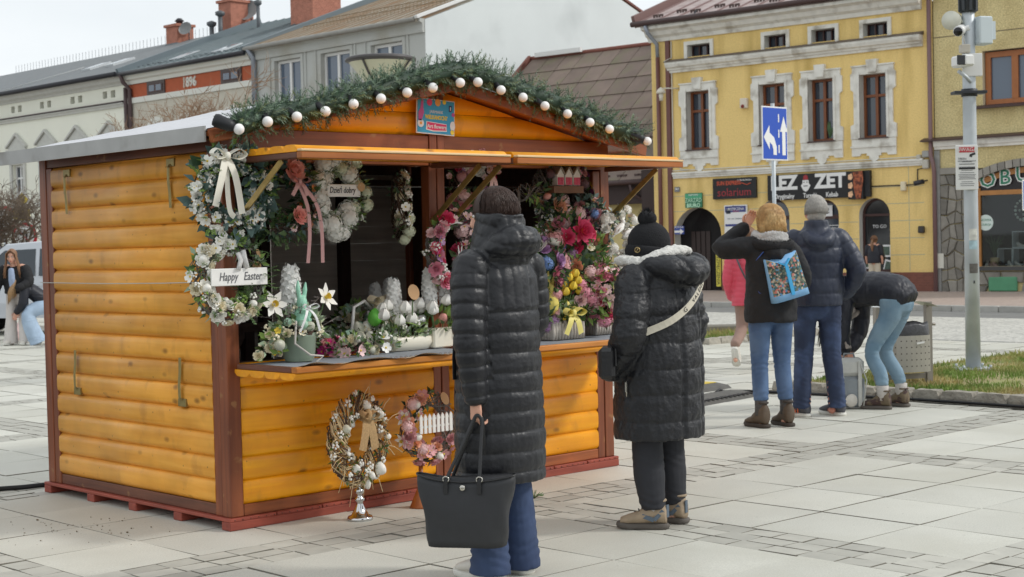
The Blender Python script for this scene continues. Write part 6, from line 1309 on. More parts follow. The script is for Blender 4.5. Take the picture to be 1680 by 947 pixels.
for sx in(-1,1):
    mb=MB(); mb.tube([(sx*.108,-.02,.1),(sx*.108,-.02,.17),(sx*.107,-.02,.235)],[.05,.048,.052],12); mb.obj('sock',GSK,w3)
    shoe_part(w3,(sx*.108,-.015),(.25 if sx<0 else .1),.25,BOO,mat('boot sole',(66,58,52),rough=.85),'boot',hi=.06,width=.05)
# backpack on her back
W3M=Matrix.Translation((9.86,7.459,0))@Matrix.Rotation(R(-28),4,'Z')
bk=thing('backpack','small blue backpack with a floral tapestry panel on the back of the blonde woman','backpack',W3M@Vector((.075,-.2,1.02)),rot=(0,R(-14),R(-28)))
BLU=mat('sky blue leather',(124,172,214),rough=.5,noise=(20,.06))
def floral():
    m=mat('floral tapestry',(92,104,100),rough=.85,noise=(30,.2)); n=m.node_tree; L=n.links; b=n.nodes['Principled BSDF']
    tc=n.nodes.new('ShaderNodeTexCoord'); v=n.nodes.new('ShaderNodeTexVoronoi'); v.inputs['Scale'].default_value=64; L.new(tc.outputs['Object'],v.inputs['Vector']); sp=n.nodes.new('ShaderNodeSeparateColor'); L.new(v.outputs['Color'],sp.inputs[0])
    cr=n.nodes.new('ShaderNodeValToRGB'); cr.color_ramp.interpolation='CONSTANT'; e=cr.color_ramp.elements; e[0].color=lin((62,74,70)); e[1].position=.3; e[1].color=lin((98,110,96))
    for p,c in ((.5,(64,110,120)),(.64,(150,140,116)),(.76,(186,176,160)),(.85,(196,120,110)),(.92,(90,140,180))): q=e.new(p); q.color=lin(c)
    L.new(sp.outputs[0],cr.inputs[0]); L.new(cr.outputs[0],b.inputs['Base Color']); return m
mb=MB(); vs=[]; n=20; rows=6; LX=.155
for i in range(rows+1):
    t=i/rows; 
    for k in range(n):
        th=2*PI*k/n; c,s_=math.cos(th),math.sin(th); x=LX*(1-.12*t)*math.copysign(abs(c)**.5,c); y=(.075-.03*t)*math.copysign(abs(s_)**.6,s_); vs.append(Vector((x,y,.3*t+(.085*abs(x/LX)**1.5-.02)*t**2)))
fs=[tuple(range(n))[::-1],tuple(rows*n+k for k in range(n))]+[(i*n+k,i*n+(k+1)%n,(i+1)*n+(k+1)%n,(i+1)*n+k) for i in range(rows) for k in range(n)]
mb.add(vs,fs,0,True)
for j,f in enumerate(mb.f):
    if j>1 and (j-2)//n>=1:
        k=(j-2)%n
        mb.m[j]=1 if 11<=k<=18 else 0
mb.obj('bag_body',[BLU,floral()],bk)
mb=MB(); mb.bb(-.014,.014,-.081,-.07,.03,.26); mb.beam((-.01,-.066,.26),(.045,-.055,.31),.02,.012); mb.beam((.01,-.066,.26),(-.05,-.055,.3),.02,.012); mb.obj('blue_tie',mat('bright blue strap',(70,170,224),rough=.5),bk)
mb=MB(); mb.tube([(-.13,.06,.05),(-.2,.09,.1),(-.21,.12,.2),(-.16,.12,.34),(-.1,.06,.4)],[(.004,.016)]*5,6,0,True,True,(0,0,1)); mb.tube([(.13,.06,.05),(.17,.1,.12),(.15,.12,.3),(.09,.05,.4)],[(.004,.016)]*4,6,0,True,True,(0,0,1)); mb.obj('shoulder_straps',mat('royal blue strap',(66,92,164),rough=.6),bk)
# ---------------------------------------------------------------- man in navy coat
w4=thing('person','grey haired man in a navy puffer jacket and dark jeans seen from behind','person',(10.66,7.585,0),R(-44))
J=default_pose(1.8); J['shL']=Vector((-.205,0,1.48)); J['shR']=Vector((.205,0,1.48)); J['elR']=Vector((.32,-.05,1.2)); J['wrR']=Vector((.24,.1,1.0)); J['elL']=Vector((-.3,-.02,1.2)); J['wrL']=Vector((-.24,.12,1.02))
H=Matrix.Translation((0,.02,1.71))@Euler((-.1,0,R(12))).to_matrix().to_4x4(); body(w4,J,H,.012,(),1.06,SKINR)
mb=MB(); limb(mb,[(0,0,.92),(0,0,1.05),(0,0,1.2),(0,-.01,1.35),(0,-.01,1.48),(0,-.01,1.54),(0,-.01,1.6)],[(.205,.165),(.215,.172),(.215,.172),(.225,.172),(.205,.15),(.14,.12),(.085,.085)],26,(1,0,0),4,False)
aL=[J['shL']+Vector((.05,0,0)),J['shL']+Vector((-.01,0,-.05)),J['elL'],J['wrL']]; aR=[J['shR']+Vector((-.05,0,0)),J['shR']+Vector((.01,0,-.05)),J['elR'],J['wrR']]
limb(mb,aL,[.095,.095,.082,.065],16,(1,0,0),5); limb(mb,aR,[.095,.095,.082,.065],16,(1,0,0),5); limb(mb,[(0,-.015,1.52),(0,-.015,1.63)],[(.11,.105),(.1,.1)],18,(1,0,0),3,False)
limb(mb,[(-.11,-.08,1.52),(-.06,-.15,1.46),(0,-.165,1.44),(.06,-.15,1.46),(.11,-.08,1.52)],[.04,.06,.065,.06,.04],14,(0,0,1),4)
me=blob(mb,.0105,3); quilt(me,[([(0,0,.9),(0,0,1.5)],.2),([tuple(x) for x in aL],.085),([tuple(x) for x in aR],.085)],(.125,.1,.1),.009,.006,14,3); put_mesh('jacket',me,NAVY,w4)
hair_cap(w4,H,HGR,(0,-.02,.004),(.085,.1,.124),.3,300,11,rad=.006)
mb=MB(); mb.ell(H@Vector((0,-.05,-.035)),(.064,.05,.06),H.to_3x3(),14,9); mb.obj('nape_hair',HGR,w4)
mb=MB()
for sx in(-1,1): x=sx*.1; limb(mb,[(x*.85,.0,1.02),(x,.005,.85),(x*1.15,.015,.52),(x*1.35,-.01,.3),(x*1.5,-.015,.07)],[(.11,.12),(.1,.105),(.08,.085),(.075,.082),(.074,.085)],18,(1,0,0),5,False)
mb.ell((0,0,.95),(.19,.15,.16)); me=blob(mb,.0105,2); folds(me,.007,[(.52,1),(.12,1.4),(.8,.7),(.3,.6)],3); put_mesh('jeans',me,DEN3,w4)
GRS=mat('dark grey trainer',(78,78,84),rough=.7,noise=(30,.12)); ORA=mat('orange stripe',(232,120,76),rough=.5)
shoe_part(w4,(-.15,-.01),.75,.27,GRS,WSO,accent=ORA); shoe_part(w4,(.15,.02),.55,.27,GRS,WSO,accent=ORA)
# ---------------------------------------------------------------- woman bending over her rucksack
w5=thing('person','woman in a navy jacket and pale blue jeans bending down over a grey rucksack','person',(11.5,7.5,0),R(10))
J=dict(pelvis=(0,-.12,.93),waist=(0,.02,1.0),chest=(0,.18,1.0),neck=(0,.33,.95),head=(0,.45,.9),shL=(-.17,.28,.92),elL=(-.2,.3,.66),wrL=(-.1,.32,.49),shR=(.17,.28,.92),elR=(.18,.3,.66),wrR=(.07,.34,.5),hipL=(-.09,-.1,.9),knL=(-.11,.06,.5),anL=(-.13,-.04,.1),hipR=(.09,-.1,.9),knR=(.11,.03,.5),anR=(.13,-.1,.1)); J={k:Vector(v) for k,v in J.items()}
H=Matrix.Translation((0,.43,.93))@Euler((-1.1,0,0)).to_matrix().to_4x4()
hs=[hand_mesh(frame(J['wr'+q]-Vector((0,0,.0)),(.1 if q=='L' else -.1,.1,-1),(-1 if q=='L' else 1,0,.1)),(.6,.9,.6),-1 if q=='L' else 1) for q in 'LR']; body(w5,J,H,.012,hs,1.0)
mb=MB(); limb(mb,[(0,-.2,.95),(0,-.12,1.0),(0,.04,1.03),(0,.18,1.02),(0,.29,.97),(0,.34,.95)],[(.175,.135),(.2,.155),(.2,.15),(.205,.15),(.18,.12),(.1,.08)],24,(1,0,0),4)
for q in 'LR': limb(mb,[J['sh'+q]*.8+J['neck']*.2,J['sh'+q],J['el'+q],J['wr'+q]],[.085,.09,.078,.06],16,(1,0,0),5)
me=blob(mb,.0105,3); quilt(me,[([(0,-.2,.97),(0,.1,1.02),(0,.42,.95)],.2)]+[([tuple(J['sh'+q]),tuple(J['el'+q]),tuple(J['wr'+q])],.085) for q in 'LR'],(.14,.16,.16),.008,.007,14,6); put_mesh('jacket',me,NAVD,w5)
mb=MB(); mb.ell(H@Vector((0,-.01,.02)),(.095,.11,.11),H.to_3x3(),16,10)
r5=random.Random(2)
for _ in range(160):
    a=r5.uniform(0,2*PI); p=H@Vector((.08*math.cos(a),.09*math.sin(a),.05)); mb.tube([H@Vector((.04*math.cos(a),.05*math.sin(a),.12)),p+Vector((0,.02,0)),p+Vector((r5.uniform(-.05,.05),.04,-.12)),p+Vector((r5.uniform(-.08,.08),.05+r5.uniform(-.03,.03),-.3+r5.uniform(-.08,.1)))],[.008,.009,.007,.002],5)
mb.obj('hair',HBK,w5)
mb=MB(); limb(mb,[(-.13,.22,.86),(-.1,.3,.8),(0,.35,.78),(.12,.28,.82)],[.03,.04,.045,.03],10); limb(mb,[(-.14,.26,.84),(-.16,.27,.64),(-.165,.25,.52)],[(.05,.02),(.055,.015),(.06,.01)],10); me=blob(mb,.01,1); co,no=arr(me); setco(me,co+no*(.004*turb(co,40,1))[:,None]); put_mesh('scarf',me,mat('greige scarf',(160,150,142),rough=.95,noise=(30,.2)),w5)
mb=MB()
for q,sx in (('L',-1),('R',1)): limb(mb,[J['hip'+q]+Vector((0,-.02,.05)),J['hip'+q]+Vector((0,0,-.1)),J['kn'+q],(J['kn'+q]+J['an'+q])/2+Vector((0,-.03,0)),J['an'+q]+Vector((0,0,.1))],[(.108,.115),(.088,.094),(.06,.063),(.058,.061),(.048,.05)],18,(1,0,0),5,False)
mb.ell((0,-.14,.9),(.17,.13,.12)); me=blob(mb,.0105,2); folds(me,.005,[(.5,1.4),(.56,1),(.24,1.2),(.75,.5)],9); put_mesh('jeans',me,DEN4,w5)
HIK=mat('brown hiking shoe',(110,96,76),rough=.85,noise=(16,.3),dark=((70,52,50),14,.5,.58))
for q in 'LR':
    a=J['an'+q]; mb=MB(); mb.tube([(a.x,a.y,.08),(a.x,a.y,.16),(a.x,a.y,.205)],[.048,.05,.053],12); me=mb.obj('sock',mat('light grey sock',(190,184,178),rough=.95,noise=(40,.12)),w5); shoe_part(w5,(a.x,a.y+.01),.12 if q=='L' else -.25,.26,HIK,DSO,hi=.02,lace=mat('dark lace',(60,58,58)),width=.052)
ruc=thing('rucksack','pale grey two tone rucksack standing on the slabs under the bending woman','backpack',gnd(1394,670),R(-44))
LGR=mat('light grey canvas',(196,196,190),rough=.8,noise=(20,.08)); MGR=mat('mid grey canvas',(140,146,150),rough=.8,noise=(20,.08))
MB().box((0,0,.145),(.25,.14,.27),None,0,.03).obj('bag_body',MGR,ruc); MB().box((0,0,.36),(.245,.138,.16),None,0,.035).obj('top_panel',LGR,ruc)
mb=MB(); mb.tube([(-.05,0,.43),(-.04,0,.475),(.04,0,.475),(.05,0,.43)],.009,6); mb.obj('top_handle',MGR,ruc)
mb=MB(); mb.bb(.06,.095,-.086,-.07,.02,.42,0,.006); mb.bb(-.075,-.06,-.08,-.069,.2,.4,0,.004); mb.tube([(.08,-.08,.4),(.13,-.1,.25),(.1,-.1,.03)],[(.005,.018)]*3,6,0,True,True,(1,0,0)); mb.obj('strap',LGR,ruc)
mb=MB(); mb.lathe([(.05,-.012),(.058,0),(.05,.012)],(0,0,0),16); mb.obj('round_tag',WSH,ruc,(.0,-.085,.075),(PI/2,0,.3))
# ---------------------------------------------------------------- passer-by in pink, seen past the blonde woman
pk=gnd(1231,606); w6=thing('person','person in a pink quilted jacket and beige trousers walking behind the blonde woman','person',pk,R(-62))
J=default_pose(1.6); J['anL']=Vector((-.1,-.38,.27)); J['knL']=Vector((-.09,.0,.47)); J['anR']=Vector((.09,.12,.09)); J['knR']=Vector((.09,.12,.48)); H=Matrix.Translation((0,.05,1.5)); body(w6,J,H,.014,(),.96)
mb=MB(); limb(mb,[(0,-.01,.72),(0,0,.86),(0,0,1.0),(0,.0,1.2),(0,.01,1.3),(0,.01,1.36)],[(.2,.17),(.2,.165),(.19,.155),(.2,.15),(.18,.13),(.09,.08)],22,(1,0,0),4,False)
aL=[J['shL'],J['elL']+Vector((0,-.05,0)),J['wrL']+Vector((.02,.02,0))]; aR=[J['shR'],J['elR'],J['wrR']+Vector((0,.1,0))]; limb(mb,aL,[.085,.07,.055],14); limb(mb,aR,[.085,.07,.055],14)
me=blob(mb,.012,2); quilt(me,[([(0,0,.7),(0,0,1.36)],.2),([tuple(x) for x in aL],.08),([tuple(x) for x in aR],.08)],(.06,.06,.06),.009,.003,14,2); put_mesh('jacket',me,mat('pink nylon',(206,72,92),rough=.5,noise=(6,.1)),w6)
mb=MB()
for q in 'LR': limb(mb,[J['hip'+q]-Vector((0,0,.05)),J['kn'+q],J['an'+q]+Vector((0,0,.04))],[.09,.068,.055],14)
me=blob(mb,.012,2); folds(me,.005,[(.5,1)],2); put_mesh('trousers',me,mat('beige trousers',(150,124,112),rough=.85,noise=(8,.1)),w6)
shoe_part(w6,(.09,.14),0,.25,WSH,WSO); shoe_part(w6,(-.1,-.4,.2),0,.25,WSH,WSO,tilt=-1.0)
hair_cap(w6,H,HLB,(0,-.014,.02),(.086,.102,.106),.5,100,4)
mb=MB(); mb.tube([(-.14,-.12,1.34),(-.06,-.175,1.16),(.02,-.19,1.0)],[(.004,.014)]*3,6); mb.tube([(.03+.03*math.cos(a),-.195,.96+.03*math.sin(a)) for a in [2*PI*k/10 for k in range(10)]],.006,5,closed=True); mb.obj('bag_strap',mat('grey strap',(84,82,88)),w6)
# ---------------------------------------------------------------- girl at the kebab window
q=FY.A+FY.x*FY.at(1434,400,-.75)[0]-FY.n*.75; w7=thing('person','girl in a navy jacket with a brown ponytail looking into the arched kebab window','person',(q.x,q.y,.075),FY.rz+R(8))
J=default_pose(1.4); H=Matrix.Translation((0,.02,1.29)); body(w7,J,H,.016,(),.88); mb=MB(); limb(mb,[(0,0,.72),(0,0,.85),(0,0,1.0),(0,0,1.1),(0,0,1.17)],[(.17,.14),(.17,.14),(.165,.135),(.15,.11),(.07,.07)],18,(1,0,0),4,False)
for q_ in 'LR': limb(mb,[J['sh'+q_],J['el'+q_]+Vector((0,.02,.02)),J['wr'+q_]+Vector((0,.12,.12))],[.075,.062,.05],12)
me=blob(mb,.013,2); folds(me,.006,[(.9,1)],1); put_mesh('jacket',me,NAVD,w7)
mb=MB()
for q_ in 'LR': limb(mb,[J['hip'+q_],J['kn'+q_],J['an'+q_]],[.085,.065,.06],12)
me=blob(mb,.013,2); put_mesh('trousers',me,mat('cream trousers',(206,196,176),rough=.85,noise=(8,.08)),w7)
for sx in(-1,1): shoe_part(w7,(sx*.083,-.01),0,.22,WSH,WSO)
hair_cap(w7,H,HLB,(0,-.012,.02),(.078,.094,.096),.25,70,4); mb=MB(); limb(mb,[(0,-.1,1.3),(0,-.15,1.24),(0,-.15,1.12),(0,-.13,1.02)],[.02,.035,.038,.015],10); mb.obj('ponytail',HLB,w7)
# ---------------------------------------------------------------- two girls far left
w8=thing('person','girl with long brown hair in open black jacket and pale wide trousers','person',gnd(31,566),R(128))
J=default_pose(1.62); J['neck']=Vector((0,.1,1.34)); J['chest']=Vector((0,.05,1.2)); J['shL']+=Vector((0,.07,-.04)); J['shR']+=Vector((0,.07,-.04)); J['elR']=Vector((.28,.1,1.05)); J['wrR']=Vector((.3,.22,.8)); J['elL']=Vector((-.27,.12,1.05)); J['wrL']=Vector((-.15,.3,.95))
H=Matrix.Translation((.0,.15,1.475))@Euler((-.25,0,R(10))).to_matrix().to_4x4(); hm=hand_mesh(frame(J['wrR'],(0,.3,-1),(1,0,.2)),(.3,.4,.3),1); body(w8,J,H,.011,[hm],.98)
mb=MB(); limb(mb,[(0,.0,.86),(0,.01,1.0),(0,.03,1.15),(0,.06,1.28),(0,.08,1.33)],[(.21,.15),(.215,.16),(.21,.155),(.2,.13),(.1,.08)],20,(1,0,0),4,False)
for q_ in 'LR': limb(mb,[J['sh'+q_],J['el'+q_],J['wr'+q_]],[.09,.085,.06],14)
me=blob(mb,.012,2); quilt(me,[([(0,0,.8),(0,.08,1.35)],.2)]+[([tuple(J['sh'+q_]),tuple(J['el'+q_]),tuple(J['wr'+q_])],.085) for q_ in 'LR'],(.12,.1,.1),.009,.006,14,2); put_mesh('jacket',me,BLKF,w8)
mb=MB(); limb(mb,[(0,.13,.95),(0,.165,1.1),(0,.185,1.26)],[(.06,.05),(.06,.05),(.045,.04)],12); mb.obj('blue_shirt',mat('pale blue shirt',(160,176,204),rough=.8,noise=(20,.1)),w8)
mb=MB()
for q_,sx in (('L',-1),('R',1)): limb(mb,[J['hip'+q_],J['kn'+q_]+Vector((sx*.02,0,0)),(sx*.14,-.0,.03)],[(.1,.11),(.085,.09),(.12,.13)],16,(1,0,0),5,False)
me=blob(mb,.012,2); folds(me,.008,[(.1,1),(.5,.6)],2); put_mesh('trousers',me,mat('pale grey trousers',(206,200,196),rough=.85,noise=(8,.08)),w8)
for sx in(-1,1): shoe_part(w8,(sx*.14,.03),0,.24,WSH,WSO)
mb=MB(); mb.ell(H@Vector((0,-.022,.022)),(.084,.098,.104),H.to_3x3(),16,10); r8=random.Random(8)
for sx in(-1,1):
    for _ in range(60): a=r8.uniform(-.3,1.2); b=r8.uniform(-.03,.03); mb.tube([H@Vector((sx*.01,.05+b,.118)),H@Vector((sx*.075,.035+b,.06)),H@Vector((sx*.088,.03+b,-.06)),H@Vector((sx*(.1+.03*r8.random()),.05+b,-.2)),H@Vector((sx*(.1+.05*r8.random()),.08+b,-.36+.08*r8.random()))],[.007,.01,.011,.01,.003],5)
mb.obj('hair',HLB,w8)
w9=thing('person','fair haired girl in dark jacket and light jeans bending beside the hut corner','person',gnd(66,565),R(66))
J=dict(pelvis=(0,-.1,.66),waist=(0,.02,.78),chest=(0,.14,.9),neck=(0,.26,1.0),head=(0,.36,1.02),shL=(-.15,.22,.95),elL=(-.17,.26,.7),wrL=(-.06,.36,.55),shR=(.15,.22,.95),elR=(.17,.26,.7),wrR=(.06,.36,.55),hipL=(-.1,-.08,.64),knL=(-.14,.18,.5),anL=(-.13,.02,.09),hipR=(.1,-.08,.64),knR=(.14,.16,.48),anR=(.13,-.02,.09)); J={k:Vector(v) for k,v in J.items()}
H=Matrix.Translation((0,.35,1.07))@Euler((-.8,0,0)).to_matrix().to_4x4(); body(w9,J,H,.014,[hand_mesh(frame(J['wr'+q_],(0,.3,-1),(1,0,.1)),(.4,.5,.4),1 if q_=='R' else -1) for q_ in 'LR'],.97)
mb=MB(); limb(mb,[(0,-.14,.68),(0,.0,.8),(0,.13,.91),(0,.23,.99)],[(.17,.14),(.18,.13),(.18,.12),(.1,.08)],18,(1,0,0),4)
for q_ in 'LR': limb(mb,[J['sh'+q_],J['el'+q_],J['wr'+q_]],[.085,.075,.055],12)
me=blob(mb,.013,2); folds(me,.007,[(.8,1)],4); put_mesh('jacket',me,NAVD,w9)
mb=MB()
for q_,sx in (('L',-1),('R',1)): limb(mb,[J['hip'+q_]+Vector((0,-.03,0)),J['kn'+q_],(sx*.15,.03,.03)],[(.13,.13),(.11,.11),(.13,.15)],16,(1,0,0),5,False)
me=blob(mb,.012,2); folds(me,.008,[(.1,1),(.4,.8)],5); put_mesh('jeans',me,mat('washed light denim',(164,184,206),rough=.85,noise=(8,.14)),w9)
for sx in(-1,1): shoe_part(w9,(sx*.14,.05),0,.24,WSH,WSO)
mb=MB(); mb.ell(H@Vector((0,-.02,.02)),(.086,.102,.104),H.to_3x3(),16,10); r9=random.Random(9)
for _ in range(140): a=r9.uniform(0,2*PI); p=H@Vector((.085*math.cos(a),.095*math.sin(a),.02)); mb.tube([H@Vector((0,.02,.118)),p,p+Vector((.02*math.cos(a),.05,-.14)),p+Vector((.03*math.cos(a),.06,-.34+.1*r9.random()))],[.007,.011,.01,.003],5)
mb.obj('hair',mat('fair hair',(170,136,98),rough=.45,noise=(50,.25)),w9)
pb=thing('bag','pale pink bag on the ground between the two girls','bag',gnd(27,560)+Vector((.25,.3,0)),.6); mb=MB(); limb(mb,[(0,0,.02),(0,0,.16),(0,0,.3)],[(.17,.1),(.19,.11),(.1,.05)],16); me=blob(mb,.012,2); folds(me,.01,[(.2,1)],1); put_mesh('bag_body',me,mat('pale pink cloth',(214,184,180),rough=.8,noise=(10,.1)),pb); mb=MB(); mb.tube([(-.08,0,.3),(-.05,0,.42),(.05,0,.42),(.08,0,.3)],.012,6); mb.obj('handle',mat('pale pink cloth',(214,184,180)),pb)
# ================================================================ FLOWERS
GRN=mat('leaf green',(86,112,66),rough=.6,noise=(20,.25)); GRD=mat('dark leaf',(52,78,50),rough=.6,noise=(20,.25)); GRL2=mat('fresh leaf',(126,154,74),rough=.6,noise=(20,.2)); EUC=mat('eucalyptus grey green',(96,120,116),rough=.65,noise=(16,.18)); SAG=mat('sage leaf',(150,168,140),rough=.7,noise=(20,.15)); MOS=mat('moss',(98,112,44),rough=.95,noise=(30,.3)); DRY=mat('dry twig',(112,88,66),rough=.9,noise=(20,.25)); TWG=mat('grey twig',(122,116,112),rough=.9,noise=(20,.25)); STRW=mat('straw',(214,190,148),rough=.9,noise=(20,.25)); DTW=mat('dark twig',(86,66,54),rough=.9,noise=(20,.3))
FW=mat('white petal',(243,241,234),rough=.6,rnd=.06); FC=mat('cream petal',(240,230,202),rough=.6,rnd=.06); FP=mat('pink petal',(232,156,174),rough=.6,rnd=.1); FPL=mat('pale pink petal',(240,204,204),rough=.6,rnd=.08); FR=mat('cerise petal',(222,72,112),rough=.55,rnd=.12); FCO=mat('coral petal',(252,180,168),rough=.55,rnd=.08); FPE=mat('peach petal',(236,178,146),rough=.6,rnd=.08); FY_=mat('yellow petal',(236,206,72),rough=.55,rnd=.06); FLI=mat('lilac petal',(190,148,192),rough=.6,rnd=.1); FPU=mat('plum petal',(108,48,92),rough=.6,rnd=.1); FB=mat('blue petal',(118,150,204),rough=.6,rnd=.08); FMA=mat('magenta petal',(204,44,138),rough=.55,rnd=.1); FOR=mat('orange petal',(226,132,70),rough=.6,rnd=.1); FDU=mat('dusty rose petal',(214,158,160),rough=.6,rnd=.12)
YC=mat('yellow centre',(220,190,70),rough=.7); EGW=mat('white egg',(238,235,226),rough=.4,noise=(60,.05)); EGM=mat('mint egg',(176,214,190),rough=.45,noise=(60,.08)); EGP=mat('pink egg',(228,160,150),rough=.45); EGS=mat('speckled egg',(206,206,188),rough=.5,dark=((110,98,80),90,.6,.66)); WDS=mat('wood slice',(196,158,116),rough=.8,noise=(30,.12)); PWT=mat('painted white wood',(238,236,232),rough=.7,noise=(14,.05)); CRB=mat('cream ribbon',(238,234,220),rough=.5); PRB=mat('dusty pink ribbon',(214,164,162),rough=.45); JUT=mat('jute ribbon',(182,150,108),rough=.95,noise=(90,.2),bump=(160,.6,.004)); KRA=mat('kraft paper',(196,178,152),rough=.8,noise=(10,.08))
def petal(mb,c,out,up,L,w,cup,mi,pt=.35):
    out=Vector(out).normalized(); up=Vector(up); up=(up-out*up.dot(out)).normalized(); sd=out.cross(up); c=Vector(c)
    P=[c-sd*w*.14,c+sd*w*.14,c+out*L*.55+sd*w*.5+up*cup*.35*L,c+out*L*.55-sd*w*.5+up*cup*.35*L,c+out*L+sd*w*pt*.5+up*cup*L*.8,c+out*L-sd*w*pt*.5+up*cup*L*.8,c+out*L*.5-up*.06*L+up*cup*.2*L]
    mb.add(P,[(0,1,6),(1,2,6),(2,4,6),(4,5,6),(5,3,6),(3,0,6)],mi,True)
def k_rose(mb,r,rg):
    for k,(n,el) in enumerate(((3,1.35),(4,1.1),(5,.85),(6,.55),(6,.2))):
        for j in range(n):
            a=2*PI*(j+.5*(k%2))/n+rg.uniform(-.15,.15); e=el+rg.uniform(-.1,.1); o=(math.cos(a)*math.cos(e),math.sin(a)*math.cos(e),math.sin(e))
            petal(mb,(math.cos(a)*r*.08*k,math.sin(a)*r*.08*k,-.05*r*k),o,(-math.cos(a),-math.sin(a),1.4),r*(.55+.1*k),r*(.55+.11*k),.35,0,.7)
def k_blossom(mb,r,rg):
    for j in range(5):
        a=2*PI*j/5+rg.uniform(-.1,.1); petal(mb,(0,0,0),(math.cos(a),math.sin(a),.25+rg.uniform(-.1,.15)),(0,0,1),r,r*.85,.15,0,.75)
    mb.ell((0,0,r*.12),(r*.2,r*.2,r*.14),None,6,4,1)
def k_lily(mb,r,rg):
    for j in range(6): a=2*PI*j/6; petal(mb,(0,0,0),(math.cos(a),math.sin(a),.3),(0,0,1),r,r*.5,-.1,0,.15)
    mb.lathe([(r*.12,0),(r*.2,r*.3),(r*.24,r*.34)],(0,0,0),10,1,caps=False)
def k_hyd(mb,r,rg,n=34):
    for i in range(n):
        z=1-(i+.5)/n*1.15; a=i*2.399; q=math.sqrt(max(0,1-z*z)); d=Vector((q*math.cos(a),q*math.sin(a),z)); s,t=basis(d); c=d*r*rg.uniform(.88,1.02); b=rg.uniform(0,PI)
        for j in range(4):
            e=b+PI/2*j; u=s*math.cos(e)+t*math.sin(e); v=d.cross(u); w=r*.17; mb.add([c,c+u*w+v*w*.6+d*w*.2,c+u*w*1.5+d*w*.1,c+u*w-v*w*.6+d*w*.2],[(0,3,2,1)],0,True)
    mb.ell((0,0,0),r*.8,None,8,6,1)
def k_hyac(mb,r,rg,n=64):
    H_=r*3.6
    for i in range(n):
        t=(i+.5)/n; a=i*2.399; rr=r*(.9-.5*abs(t-.4)**1.5*1.4); d=Vector((math.cos(a),math.sin(a),.35)); s,tt=basis(d); c=Vector((rr*.8*math.cos(a),rr*.8*math.sin(a),t*H_))
        for j in range(5):
            e=2*PI*j/5; u=s*math.cos(e)+tt*math.sin(e); v=Vector(d).normalized().cross(u); w=r*.38; mb.add([c+d*r*.05,c+u*w*.8+v*w*.5+d*r*.08,c+u*w*1.5+d*r*.02,c+u*w*.8-v*w*.5+d*r*.08],[(0,3,2,1)],0,True)
    mb.tube([(0,0,-.03),(0,0,H_*.95)],[r*.45,r*.25],7,0)
def k_tulip(mb,r,rg):
    for j in range(6):
        a=2*PI*j/6; ro=r*(.55 if j%2 else .48); P=[]
        for z,q,w in ((0,.15,.3),(.5,1.,.62),(1.2,1.0,.55),(2.0,.42,.12)): P.append((Vector((math.cos(a)*ro*q*1.6,math.sin(a)*ro*q*1.6,z*r)),w*r))
        s=Vector((-math.sin(a),math.cos(a),0)); vs=[]
        for c,w in P: vs+=[c-s*w,c+s*w]
        mb.add(vs,[(2*k,2*k+1,2*k+3,2*k+2) for k in range(3)],0,True)
def k_egg(mb,r,rg): mb.lathe([(.01*r,-1.15*r),(.5*r,-1.0*r),(.88*r,-.5*r),(.98*r,0),(.85*r,.55*r),(.55*r,1.0*r),(.2*r,1.27*r),(.01*r,1.32*r)],(0,0,0),12,0)
def k_slice(mb,r,rg): mb.cyl((0,0,-.004),(0,0,.004),r,n=14,sm=False)
def k_berry(mb,r,rg):
    for i in range(7):
        d=Vector((rg.gauss(0,1),rg.gauss(0,1),abs(rg.gauss(0,1)))).normalized(); mb.ell(d*r,(r*.42,)*3,None,6,4)
def k_succ(mb,r,rg):
    for k in range(3):
        for j in range(8): a=2*PI*j/8+.4*k; e=.25+.4*k; petal(mb,(0,0,0),(math.cos(a)*math.cos(e),math.sin(a)*math.cos(e),math.sin(e)),(0,0,1),r*(1-.2*k),r*.36,.1,0,.1)
KIND=dict(rose=k_rose,blossom=k_blossom,lily=k_lily,hydrangea=k_hyd,hyacinth=k_hyac,tulip=k_tulip,egg=k_egg,wood_slice=k_slice,berries=k_berry,succulent=k_succ)
_FM={}
def flower(kind,m,var=0):
    key=(kind,m.name,var)
    if key not in _FM:
        mb=MB(); KIND[kind](mb,1.,random.Random(hash(kind)%97 if False else len(kind)*7+var)); me=mb.mesh(kind,[m,YC if kind in('blossom','lily') else m]); _FM[key]=me
    return _FM[key]
def add_flower(par,kind,m,p,d,size,spin=None,rg=rng):
    d=Vector(d).normalized(); q=d.to_track_quat('Z','Y').to_matrix()@Euler((0,0,rg.uniform(0,6.28) if spin is None else spin)).to_matrix(); o=piece(kind,flower(kind,m,rg.randrange(2)),par,p,q,size); return o
def leaf(mb,c,d,n,L,w,mi):
    d=Vector(d).normalized(); n=Vector(n); s=d.cross(n)
    if s.length<1e-3: s=basis(d)[0]
    s.normalize(); n=s.cross(d); c=Vector(c)
    mb.add([c,c+d*L*.45+s*w*.5+n*w*.12,c+d*L*.45-n*w*.1,c+d*L*.45-s*w*.5+n*w*.12,c+d*L-n*L*.12],[(0,1,2),(0,2,3),(2,1,4),(3,2,4)],mi,True)
def foliage(par,pts,n,mats,L,w,rg,spread=1.,name='foliage',droop=0):
    """pts: function rg -> (point, outward dir)"""
    mb=MB()
    for _ in range(n):
        p,d=pts(rg); d=(Vector(d)+Vector((rg.gauss(0,1),rg.gauss(0,1),rg.gauss(0,1)))*.55*spread).normalized(); d.z-=droop; k=rg.uniform(.6,1.3); leaf(mb,p,d,(rg.gauss(0,1),-1,rg.gauss(0,1)),L*k,w*k,rg.randrange(len(mats)))
    return stuff(mb.obj(name,mats,par))
